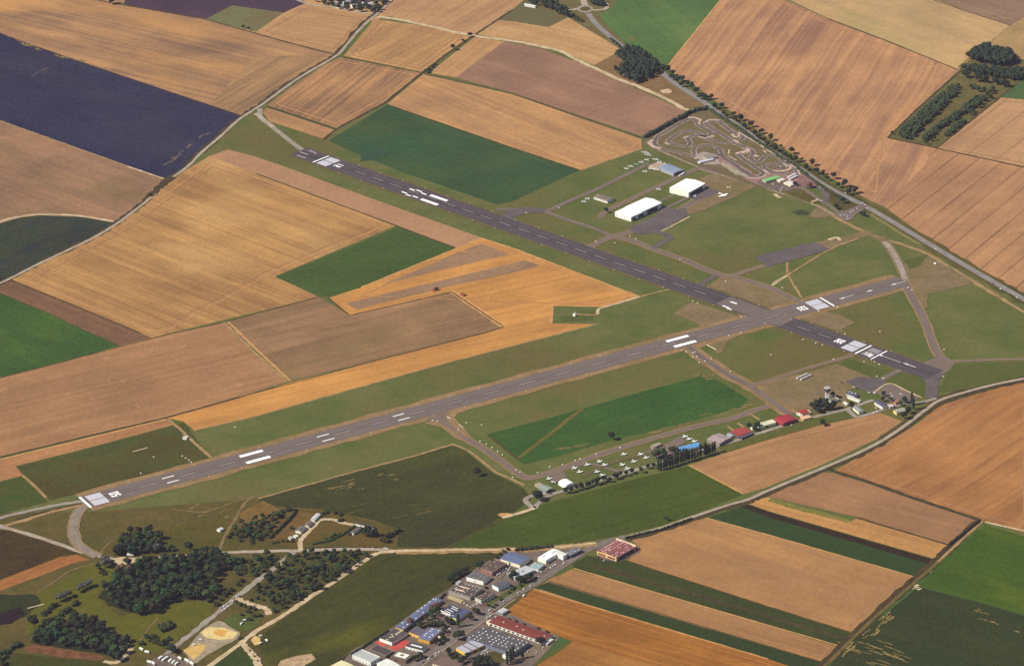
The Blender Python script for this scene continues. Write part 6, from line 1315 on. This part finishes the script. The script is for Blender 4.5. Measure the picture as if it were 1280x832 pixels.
def hedge(px, w, h, label, mat, n=1.0):
    pts = [G2(p, TOP) for p in px]; bm = bmesh.new(); rnd = random.Random(int(px[0][0]))
    for a, b in zip(pts, pts[1:]):
        L = (b - a).length; m = max(1, int(L / (w * 0.55)))
        for i in range(m):
            p = a.lerp(b, (i + rnd.random() * .5) / m) + Vector((rnd.uniform(-.25, .25), rnd.uniform(-.25, .25))) * w
            g = bmesh.ops.create_icosphere(bm, subdivisions=1, radius=1)
            sx, sz = w * rnd.uniform(.42, .62), h * rnd.uniform(.42, .66)
            for v in g['verts']:
                k_ = rnd.uniform(.8, 1.15); v.co = Vector((p.x + v.co.x * sx * k_, p.y + v.co.y * sx * k_, TOP + h * .45 + v.co.z * sz * k_))
            for j in range(10):
                nn = Vector((rnd.gauss(0, 1), rnd.gauss(0, 1), abs(rnd.gauss(.3, 1)))).normalized(); pp = Vector((p.x + nn.x * sx, p.y + nn.y * sx, TOP + h * .45 + nn.z * sz))
                t = nn.orthogonal().normalized(); bb = nn.cross(t); s = rnd.uniform(.4, .9)
                bm.faces.new([bm.verts.new(pp + q) for q in (t * s, bb * s, -t * s, -bb * s)])
    return tag(obj('hedge', bm, mat), label, 'hedge')
hedge([(807, 172), (830, 159), (848, 149), (862, 142), (875, 138), (886, 136)], 9, 8, 'thick dark hedge along the north west side of the kart track', L_FAR)
hedge([(887, 137), (905, 149), (925, 162), (940, 173), (955, 183), (972, 194), (990, 205), (1008, 219)], 8, 4, 'long green hedge between the kart track and the road', L_PLA)
hedge([(1008, 219), (1022, 230), (1040, 243), (1058, 250)], 6, 3.5, 'low green hedge from the kart car park to the road junction', L_SHR)
hedge([(782, 672.5), (800, 668), (826, 662), (865, 648)], 4, 3, 'dark hedge along the road above the tan stubble', L_DARK)
hedge([(338, 672), (352, 659), (366, 644), (370, 637)], 5, 4, 'dark hedge between the heath thicket and the bare paddock', L_DARK)
hedge([(500, 792), (520, 778), (545, 755), (556, 742)], 3.5, 3, 'dark hedge behind the long workshop along the crop', L_DARK)
hedge([(1186, 681), (1205, 666), (1224, 651)], 4, 3, 'dark hedge on the corner of the bright green field', L_DARK)
hedge([(440, 817), (455, 808), (470, 798), (486, 788)], 3.5, 3, 'dark hedge behind the white fronted workshop', L_DARK)
hedge([(444, 657), (430, 667), (412, 676), (390, 680)], 3.5, 2.6, 'ragged hedge across the farm paddock', L_SHR)
hedge([(470, 683.5), (420, 683.5), (380, 684.5)], 2.6, 1.6, 'low reddish hedge along the lane by the farm', L_RED)

# ------------------------------------------------------------------ aircraft
def plane_meshes(mat, wing_y=0.25, span=10.2, ln=7.6, twin=False):
    f = bmesh.new()
    sec = [(-.50, .10, .55), (-.46, .38, .78), (-.34, .55, .95), (-.18, .62, 1.15), (-.02, .60, 1.2), (.12, .46, 1.05), (.32, .26, .95), (.50, .10, .95)]
    rings = []
    for s, r, zc in sec:
        rings.append([f.verts.new((math.cos(i * math.pi / 4) * r, s * ln, zc + math.sin(i * math.pi / 4) * r * 1.05 + .25)) for i in range(8)])
    for a, b in zip(rings, rings[1:]):
        for i in range(8): f.faces.new((a[i], a[(i + 1) % 8], b[(i + 1) % 8], b[i]))
    f.faces.new(rings[0]); f.faces.new(rings[-1][::-1])
    for x, y in ((-1.1, -.1 * ln), (1.1, -.1 * ln), (0, -.38 * ln)): box(f, x - .12, x + .12, y - .2, y + .2, 0, .8)
    def foil(bm, x0, x1, y0, y1, yt0, yt1, z, th=.16):
        v = []
        for zz in (z, z + th):
            for x, ya, yb in ((-x1, yt0, yt1), (-x0, y0, y1), (x0, y0, y1), (x1, yt0, yt1)):
                v.append((bm.verts.new((x, ya, zz)), bm.verts.new((x, yb, zz))))
        n = 4
        for k_ in range(2):
            for i in range(3):
                a, b = v[k_ * n + i], v[k_ * n + i + 1]; q = (a[0], b[0], b[1], a[1]); bm.faces.new(q if k_ else q[::-1])
        for i in range(3):
            for e in (0, 1):
                bm.faces.new((v[i][e], v[i + 1][e], v[n + i + 1][e], v[n + i][e]))
        for i in (0, 3): bm.faces.new((v[i][0], v[i][1], v[n + i][1], v[n + i][0]))
    w = bmesh.new(); foil(w, .6, span / 2, -.26 * ln, .02 * ln, -.22 * ln, -.02 * ln, wing_y + .6)
    if twin:
        for sx in (-1, 1):
            prism(w, [(sx * 2.6 - .5, .8), (sx * 2.6 + .5, .8), (sx * 2.6 + .35, 1.5), (sx * 2.6 - .35, 1.5)], -.36 * ln, -.02 * ln)
    t = bmesh.new(); foil(t, .1, span * .17, .36 * ln, .48 * ln, .39 * ln, .48 * ln, 1.25, .12)
    n = bmesh.new(); prism(n, [(.34 * ln, 1.3), (.49 * ln, 1.3), (.53 * ln, 2.7), (.45 * ln, 2.7)], -.08, .08, axis='x')
    g = bmesh.new()
    box(g, -.58, .58, -.24 * ln, -.1 * ln, 1.55, 1.95)
    out = {}
    for nm, bm, m in (('fuselage', f, mat), ('wing', w, mat), ('tailplane', t, mat), ('fin', n, mat), ('canopy', g, M_GLASS)):
        fixn(bm); me = bpy.data.meshes.new(nm); bm.to_mesh(me); bm.free(); me.materials.append(m); out[nm] = me
    return out
M_PL = paint(252, 250, 246, 0.35, 0.02, 1.2)
P_SM = plane_meshes(M_PL); P_GL = plane_meshes(M_PL, span=15, ln=6.8); P_TW = plane_meshes(M_PL, span=17, ln=15, twin=True); P_GR = plane_meshes(paint(170, 190, 176, 0.4, 0.05)); P_YE = plane_meshes(paint(240, 226, 160, 0.4, 0.05))
def plane(px, heading, label, group=None, ms=P_SM, sc=1.0):
    """heading: a second photograph point the nose looks towards"""
    p = G(*px); q = G(*heading); d = q - p
    e = empty('light_aircraft', (p.x, p.y, TOP), math.atan2(d.y, d.x) + math.pi / 2); e.scale = (sc * 1.12,) * 3
    tag(e, label, 'aircraft', group)
    for nm, me in ms.items(): link(nm, me, e)
rp = random.Random(9)
def toward(p, dx, dy, j=1.5): return (p[0] + dx + rp.uniform(-j, j), p[1] + dy + rp.uniform(-j, j) * .4)
for px, lb in (((718, 585.5), 'white light aircraft west of all in the upper line of the southern apron'), ((724.6, 590.2), 'white light aircraft directly east of the white tent hangar'), ((734.2, 581.2), 'white light aircraft between the two close pairs on the southern apron'),
               ((749.3, 577.2), 'upper white light aircraft of the middle pair on the southern apron'), ((755.6, 581.4), 'lower white light aircraft of the middle pair on the southern apron'), ((746.2, 590), 'upper white light aircraft of the pair nearest the tree row'), ((752.8, 594.4), 'lower white light aircraft of the pair nearest the tree row'),
               ((777.7, 581.2), 'upper white light aircraft of the pair west of the poplars'), ((784.1, 586), 'lower white light aircraft of the pair west of the poplars'), ((779.9, 568.2), 'lone white light aircraft at the top of the apron west of the clubhouse'), ((792.3, 577.2), 'white light aircraft alone between two pairs west of the poplars'),
               ((800.7, 568.2), 'upper white light aircraft of the pair southwest of the clubhouse'), ((807.6, 572.4), 'lower white light aircraft of the pair southwest of the clubhouse'), ((818.4, 560), 'white light aircraft parked right against the clubhouse front'),
               ((856, 546), 'westmost of three white aircraft above the blue hangar'), ((861.2, 549.2), 'middle of three white aircraft above the blue hangar'), ((867.8, 552), 'white aircraft touching the back roof edge of the blue hangar'), ((686.4, 598.6), 'white aircraft on the short apron left of the tent hangar')):
    plane(px, toward(px, 7, 5.2), lb, 'light aircraft on the southern apron')
plane((691.4, 603), (696, 600), 'smaller white aircraft below another left of the tent hangar', 'light aircraft on the southern apron', sc=.8)
for px, lb, ms in (((806.9, 191.4), 'topmost white aircraft on the north grass near the kart track', P_GL), ((810.2, 194.4), 'second white aircraft from the top of the north grass', P_GL), ((808.7, 200.6), 'white aircraft at the upper end of the slanting grass row', P_SM), ((801.9, 203.6), 'white aircraft in the upper middle of the slanting grass row', P_SM),
                   ((795.8, 206.4), 'pale green aircraft within the slanting grass row', P_GR), ((788.6, 208.8), 'white aircraft in the lower middle of the slanting grass row', P_SM), ((783, 211.6), 'white aircraft at the lower end of the slanting grass row', P_SM), ((820, 200.2), 'long winged white glider north of the blue grey hangar', P_GL),
                   ((824.9, 203.6), 'white aircraft against the north side of the blue grey hangar', P_SM), ((829.5, 205.4), 'white aircraft at the north corner of the blue grey hangar roof', P_SM), ((813.5, 211.6), 'white aircraft in front of the beige annexe, west one', P_SM), ((820, 212.6), 'white aircraft in front of the beige annexe, east one', P_SM), ((806.3, 215.2), 'white aircraft alone on grass west of the blue grey hangar', P_SM),
                   ((823.4, 237.4), 'white aircraft alone beside the inner road between the hangars', P_SM), ((734.6, 249.3), 'white aircraft just west of the brown roofed shed', P_SM), ((730, 252.8), 'white aircraft furthest west on the north taxiway edge', P_SM)):
    plane(px, toward(px, -6, 4), lb, 'light aircraft on the northern grass', ms)
plane((868, 245.6), (860, 248), 'small white aircraft on the dark apron in front of the square hangar')
plane((911.2, 235), (904, 238), 'pale yellow aircraft on the bare ground behind the twin', None, P_YE)
plane((903.2, 244.6), (909.5, 247.4), 'large white twin engined aircraft on the bare ground by the dark apron', None, P_TW, 1.2)

# ------------------------------------------------------------------ vehicles
def car_mesh(col, ln=4.4, wd=1.8, ht=1.5, van=False):
    bm = bmesh.new()
    if van: pr = [(-ln / 2, .35), (ln / 2, .35), (ln / 2, ht), (-ln / 2 + 1.0, ht), (-ln / 2, ht * .55)]
    else: pr = [(-ln / 2, .35), (ln / 2, .35), (ln / 2, .9), (ln * .36, 1.0), (ln * .2, ht), (-ln * .16, ht), (-ln * .28, .98), (-ln / 2, .85)]
    prism(bm, pr, -wd / 2, wd / 2)
    m = paint(*col, 0.3, 0.03)
    if not van:
        for x0, x1 in ((-.27, -.17), (.21, .35)): box(bm, ln * x0, ln * x1, -wd * .46, wd * .46, 1.02, ht - .06, 1)
        box(bm, -ln * .14, ln * .18, -wd / 2 - .02, wd / 2 + .02, 1.0, ht - .12, 1)
    else: box(bm, -ln / 2 - .03, -ln / 2 + .7, -wd / 2 - .02, wd / 2 + .02, ht * .58, ht * .86, 1)
    for x in (-ln * .32, ln * .32):
        for y in (-wd / 2, wd / 2 - .2):
            mt = Matrix.Translation((x, y + .1, .33)) @ Matrix.Rotation(math.pi / 2, 4, 'X')
            g = bmesh.ops.create_cone(bm, cap_ends=True, segments=8, radius1=.33, radius2=.33, depth=.24, matrix=mt)
            for v in g['verts']:
                for f_ in v.link_faces: f_.material_index = 2
    fixn(bm); me = bpy.data.meshes.new('car_body'); bm.to_mesh(me); bm.free()
    for x in (m, M_GLASS, M_DARKD): me.materials.append(x)
    return me
CARS = {k_: car_mesh(c) for k_, c in dict(white=(244, 242, 240), grey=(150, 150, 156), black=(44, 42, 46), red=(170, 44, 40), blue=(60, 80, 140), silver=(206, 206, 210)).items()}
VANS = {'white': car_mesh((246, 244, 242), 5.6, 2.1, 2.5, True), 'trailer': car_mesh((248, 246, 240), 8.5, 2.5, 2.9, True), 'truck': car_mesh((240, 238, 236), 11, 2.6, 3.4, True)}
def vehicle(name, me, px, to, label, cat, group=None):
    p, q = G(*px), G(*to); d = q - p
    o = link(name, me); o.location = (p.x, p.y, TOP); o.rotation_euler = (0, 0, math.atan2(-d.y, -d.x))
    return tag(o, label, cat, group)
rv = random.Random(4)
def cars(pts, dx, dy, where, group, cols=('white', 'silver', 'white', 'grey', 'black', 'blue', 'red')):
    for i, p in enumerate(pts):
        c = p[2] if len(p) > 2 else rv.choice(cols)
        vehicle('car', CARS[c], (p[0], p[1]), (p[0] + dx, p[1] + dy), '%s car %s' % (c, where), 'car', group)
RD = (12, -8)
cars([(663, 732.5, 'white'), (655, 736.5, 'white'), (648, 741, 'silver'), (673.5, 721.5, 'white'), (705, 704, 'white'), (568, 796.5, 'grey'), (612, 762.8, 'white'), (630, 751.5, 'silver')], *RD, 'driving on the straight estate road', 'cars on the estate road')
cars([(691, 707.5), (694, 706), (688, 710), (679, 709), (684, 711), (697, 699), (700, 697.5), (676, 715), (704, 693)], -8, -6, 'parked in front of the white rounded workshop', 'cars before the white rounded workshop')
cars([(633, 711), (636, 712.5), (632, 715), (628, 714), (625, 717), (622, 718.5), (630, 718), (627, 721), (634, 716.5), (638, 709.5), (629.5, 712)], 8, -5, 'parked in the yard below the blue roofed hall', 'cars below the blue roofed hall', ('white', 'white', 'silver', 'white', 'grey'))
cars([(548, 789), (551, 792), (555, 787), (559, 790), (562, 786), (557, 783), (553, 779), (560, 793), (546, 775), (549, 773)], 8, 4, 'parked in the yards beside the yellow workshops', 'cars beside the yellow workshops')
cars([(584, 757), (588, 759), (592, 757), (596, 755), (580, 754), (600, 757), (605, 756)], 8, 5, 'parked below the wide dark roofed factory', 'cars below the wide factory')
cars([(604, 815), (607, 813.5), (610, 815), (606, 817), (602, 818), (609, 812), (598, 822), (595, 824), (590, 824)], 8, -6, 'parked in the yard between yellow workshop and grey warehouse', 'cars between yellow workshop and grey warehouse', ('white', 'white', 'silver'))
cars([(612, 767), (615, 768.5), (617, 764.5), (620, 771), (609, 772), (613, 770)], 8, -5, 'parked at the west end of the rust red hall', 'cars at the rust red hall', ('white', 'silver', 'white', 'red'))
cars([(687, 800), (690, 798), (693, 796.5), (686, 803.5)], 6, -5, 'parked at the near end of the rust red hall', 'cars at the near end of the rust red hall', ('white', 'white', 'silver'))
cars([(640, 816), (656, 812), (660, 814), (679, 809.5), (671, 816)], 6, -4, 'parked on the back lane behind the grey warehouse', 'cars behind the grey warehouse', ('white', 'silver'))
cars([(494, 826), (498, 824.5), (492, 823.5), (489, 816), (497, 815)], 8, 4, 'parked around the brown workshop', 'cars around the brown workshop', ('white', 'white', 'silver', 'black'))
cars([(540, 821), (536, 824), (545, 817), (549, 815), (529, 828)], 8, -5.5, 'parked along the kerb of the lower estate road', 'cars along the lower estate road', ('white', 'silver', 'black', 'blue'))
cars([(751, 699), (755, 701), (788, 693), (791, 691), (795, 689.5), (783, 695)], 8, -4, 'parked around the red roofed depot hall', 'cars around the depot hall', ('white', 'silver', 'red'))
cars([(1058, 269), (1060, 271), (1063, 266), (1066, 264.5), (1069, 263), (1072, 261.5), (1058, 267), (1055, 270), (1051, 270), (1062, 274), (1068, 262), (1071, 260), (1059, 274.5)], 9, -4, 'parked on the forecourt at the north east road junction', 'cars on the junction forecourt', ('white', 'white', 'silver', 'grey'))
cars([(1078.5, 254.5), (1081.5, 256.5), (1084, 261)], 8, 5, 'waiting at the mouth of the junction forecourt', 'cars at the junction mouth', ('white',))
cars([(1250.5, 362, 'white'), (1263, 369, 'black'), (1271, 372.5, 'white'), (1240, 354.5, 'grey'), (1170, 312.5, 'white'), (1057, 242, 'white')], 10, 6, 'driving on the tree lined main road', 'cars on the main road')
cars([(1025, 235), (1029, 237.5), (1022, 250), (1026, 251.5), (978.5, 243.5), (966, 231), (972, 233), (978, 235), (984, 236.5), (970, 236), (976, 238.5)], 7, 4, 'parked around the kart circuit car parks', 'cars at the kart circuit', ('white', 'silver', 'grey', 'black', 'white'))
cars([(1067, 484.3, 'white'), (1071, 486, 'black'), (1086, 491.3, 'white'), (1093.5, 492, 'white'), (1115, 495.7, 'white'), (1113.5, 492.3, 'silver'), (1095, 510.5, 'white'), (1092, 516.4, 'white'), (1096, 515, 'white'), (1052, 478.6, 'black'), (1130, 495, 'grey'), (1126, 493, 'white')], 8, 4, 'parked around the terminal aprons and car park', 'cars around the terminal')
cars([(989.8, 532, 'white'), (927.5, 545.6, 'white'), (957, 541, 'silver'), (877, 564.5, 'white'), (895, 556.5, 'white')], 10, -3, 'on the airport road along the hangars', 'cars on the airport road')
cars([(312, 813, 'black'), (315, 817, 'white'), (318, 820, 'black'), (322, 826, 'black'), (325, 829, 'white'), (326, 823, 'grey')], 5, 8, 'parked along the pale lane by the green triangle', 'cars along the pale lane')
cars([(407, 649.5, 'white'), (411, 650.5, 'white'), (466, 686, 'white'), (481, 685.5, 'white'), (484, 686.3, 'white'), (422, 652, 'silver')], 9, 1, 'stopped on the farm lanes', 'cars on the farm lanes')
for px, to, lb in (((201, 822.5), (207, 819), 'white caravan at the west end of the caravan row'), ((205, 825), (211, 821), 'white caravan second in the caravan row'), ((208, 823), (214, 819.5), 'white caravan under the dark tree'), ((213, 826), (218, 822), 'white caravan in the middle of the row'), ((217, 828), (223, 823.5), 'long white caravan near the middle of the row'), ((221, 830), (227, 826), 'white caravan at the lower end of the row'),
                   ((225, 823.5), (229, 826), 'white caravan standing alone east of the row'), ((187, 828), (193, 829.5), 'white caravan on the lane corner at the bottom edge'), ((192, 829.8), (195, 832), 'small white caravan at the bottom edge'), ((184, 815.5), (189, 816.5), 'white caravan by the rough path'), ((177, 812), (183, 815), 'white caravan farthest up the rough path')):
    vehicle('caravan', VANS['trailer'], px, to, lb, 'caravan', 'caravans at the bottom edge')
for px, to, nm, me, lb in (((163, 694.5), (170, 694.8), 'truck', 'truck', 'white lorry parked in front of the grove by the lane'), ((234, 826.5), (240, 830), 'truck', 'truck', 'white lorry along the edge of the sand pit'), ((240, 830), (246, 834), 'truck', 'truck', 'second white lorry along the edge of the sand pit'), ((251, 800.5), (256, 800), 'van', 'white', 'white van parked on the sand pit gravel'), ((302, 780), (305, 778), 'van', 'white', 'white van on the lawn above the sand pit'),
                           ((306, 776), (309, 775.5), 'van', 'white', 'second white van on the lawn above the sand pit'), ((326, 795.5), (330, 795), 'van', 'white', 'white van beside the small sand heap'), ((326, 804.5), (331, 803), 'van', 'white', 'white van below the small sand heap'), ((333.5, 801), (336, 802), 'van', 'white', 'white van at the crop edge east of the sand heap'), ((243, 806.5), (247, 805.5), 'van', 'grey', 'grey digger van on the orange sand'),
                           ((655, 745), (660, 742), 'van', 'white', 'white van on the lower estate lawn'), ((854, 218.6), (858, 216.8), 'truck', 'truck', 'white trailer behind the square white hangar'), ((850, 220.4), (853, 219), 'van', 'white', 'white van behind the trailer near the square hangar'), ((1169, 330.4), (1173, 331.5), 'van', 'white', 'white van alone on the bare ground east of the old taxiway')):
    vehicle(nm, VANS[me] if me in VANS else VANS['white'], px, to, lb, nm)
for i, (x, y) in enumerate([(280, 757.5), (284, 755), (288, 751.5), (292, 748), (296, 746.5), (276, 760), (282, 761), (299, 745), (291, 751.5), (318, 757), (340, 762), (347, 753), (286, 758)]):
    vehicle('scrap_car', CARS[['white', 'silver', 'white', 'grey'][i % 4]], (x, y), (x + 5, y - 3), 'pale wrecked car in the scrap yard along the lane', 'wrecked car', 'wrecked cars of the scrap yard')
# harvesters in the stubble
def machine(px, to, label, col, sc):
    p, q = G(*px), G(*to); d = q - p
    e = empty('harvester', (p.x, p.y, TOP), math.atan2(-d.y, -d.x)); e.scale = (sc,) * 3; tag(e, label, 'harvester')
    b = bmesh.new(); prism(b, [(-2.6, 1.2), (3.2, 1.2), (3.4, 3.2), (1.8, 3.8), (-1.2, 3.6), (-1.4, 2.6), (-2.6, 2.2)], -1.5, 1.5); obj('body', fixn(b), paint(*col), e)
    b = bmesh.new(); prism(b, [(-2.6, 2.3), (-1.5, 2.7), (-1.3, 4.2), (-2.4, 4.2)], -1.0, 1.0); obj('cab', fixn(b), M_GLASS, e)
    b = bmesh.new(); box(b, -5.0, -3.9, -3.2, 3.2, .3, 1.2); obj('header', b, paint(150, 60, 40), e)
    for x, r in ((-1.6, .95), (2.4, .6)):
        for y in (-1.75, 1.75):
            b = bmesh.new(); bmesh.ops.create_cone(b, cap_ends=True, segments=12, radius1=r, radius2=r, depth=.6, matrix=Matrix.Translation((x, y, r)) @ Matrix.Rotation(math.pi / 2, 4, 'X')); obj('wheel', b, M_DARKD, e)
machine((545, 363), (537, 365), 'dark red combine harvester working along the grey wheat strip', (120, 60, 46), 1.4)
machine((579, 369.5), (573, 366), 'orange tractor and cutter at the corner of the stubble', (176, 84, 50), 1.2)
# storage containers on the bare ground by the tower
bm = bmesh.new(); box(bm, -14, 14, -1.6, 1.6, 0, 2.6)
for i in range(9): box(bm, -13 + i * 3, -12.2 + i * 3, -1.65, 1.65, 2.0, 2.66, 1)
fixn(bm); me = bpy.data.meshes.new('container'); bm.to_mesh(me); bm.free(); me.materials.append(paint(226, 216, 208)); me.materials.append(M_DARKD)
for px, to, lb in (((1003, 471), (1011, 467.6), 'upper long white striped shed on the bare ground by the runway'), ((1007.5, 472.6), (1015.5, 469), 'lower long white striped shed on the bare ground by the runway')):
    vehicle('striped_shed', me, px, to, lb, 'shed')
bm = bmesh.new(); box(bm, -14, 14, -1.2, 1.2, 0, .8); bmesh.ops.bevel(bm, geom=bm.edges[:], offset=.3, segments=1, affect='EDGES'); me = bpy.data.meshes.new('slab'); bm.to_mesh(me); bm.free(); me.materials.append(paint(214, 190, 160))
for px, to, lb in (((889.5, 434.5), (895, 437.5), 'pale concrete slab on the bare corner beside the lower runway'), ((972, 351), (979, 347), 'long pale concrete slab by the diagonal grass path'), ((175.5, 562.5), (181, 561), 'pale concrete strip on the grass near the lower runway'), ((45, 782 - 24), (51, 756.5), 'pale boat like slab on the marsh bank')):
    vehicle('concrete_slab', me, px, to, lb, 'slab')

# ------------------------------------------------------------------ edge lights and marker boards
bm = bmesh.new(); cyl(bm, .95, .95, 0, .18, 8); cyl(bm, .35, .25, .18, .8, 8)
LIGHT = bpy.data.meshes.new('edge_light'); bm.to_mesh(LIGHT); bm.free(); LIGHT.materials.append(paint(246, 226, 196, 0.6, 0.1))
bm = bmesh.new(); prism(bm, [(-1.2, 0), (1.2, 0), (1.0, 1.1), (-1.0, 1.1)], -.9, .9); fixn(bm)
BOARD = bpy.data.meshes.new('marker_board'); bm.to_mesh(BOARD); bm.free(); BOARD.materials.append(paint(250, 246, 232, 0.5, 0.03, 1.1))
def spot(name, me, p, label, cat, group):
    o = link(name, me); o.location = (p[0], p[1], TOP); return tag(o, label, cat, group)
for ax, u0, u1, off, nm in ((A, 30, A.L + 160, 27.5, 'the lower runway'), (B, 20, B.L + 110, 28, 'the upper runway')):
    for side, sn in ((1, 'far'), (-1, 'near')):
        u = u0
        while u < u1:
            p = ax.p(u, side * off)
            spot('edge_light', LIGHT, p, 'small pale edge light on the %s side of %s' % (sn, nm), 'edge light', 'edge lights, %s side of %s' % (sn, nm)); u += 62
def spots(pts, lb, group):
    for p in pts: spot('marker_board', BOARD, G2(p), lb, 'marker board', group)
spots([(1004, 456 - 31), (1019.6, 429.3), (1028, 431.7), (963.5, 444)], 'white marker board on the grass near the upper runway end', 'marker boards near the upper runway end')
spots([(866, 377.2), (872, 379.3), (926.5, 396.5), (907, 352)], 'white marker board at the runway crossing', 'marker boards at the runway crossing')
spots([(658, 266.8), (698.7, 260.6), (787.5, 295.6), (768.5, 304.5), (745, 302.5), (795, 299), (850, 325)], 'white marker board along the north taxiways', 'marker boards along the north taxiways')
spots([(602, 531.5), (578, 534), (540.5, 526), (546.5, 527), (562, 523), (560, 522), (575, 532), (572.8, 537.5), (583, 529)], 'white marker board at the middle taxiway mouth', 'marker boards at the middle taxiway mouth')
spots([(852, 438.5), (858, 440.3), (866, 441.8), (868.4, 440.6), (866, 447), (874, 453.7), (889, 449), (913, 464.6), (881.5, 452), (871, 446.5), (911, 420), (926, 416.4)], 'white marker board at the east taxiway mouth', 'marker boards at the east taxiway mouth')
spots([(978, 360.5), (1023, 389), (1024, 386.7), (1056, 418), (1047, 384.5), (1135, 352 + 8), (1140, 363), (1100, 415)], 'white marker board around the upper end of the lower runway', 'marker boards at the lower runway upper end')
spots([(608, 555.6), (615, 560), (622, 565), (628, 569), (600, 552), (645, 588), (650, 590.5), (641, 597), (672, 591), (687, 584), (719, 576), (745, 568), (775, 560), (703, 581), (725, 574)], 'pale marker along the middle taxiway', 'pale markers of the middle taxiway')
spots([(228, 570.5), (232, 573), (236, 575.5), (239, 578), (192, 571.6), (176, 592), (294, 534.5)], 'white light unit in the approach row by the radio hut', 'approach light units by the radio hut')
spots([(1180, 437.5), (1179, 471), (1096, 471), (1104, 473.5), (1080, 452.5), (1042, 449.7), (1099, 456), (1093, 453)], 'white marker board near the lower end of the upper runway', 'marker boards at the upper runway lower end')
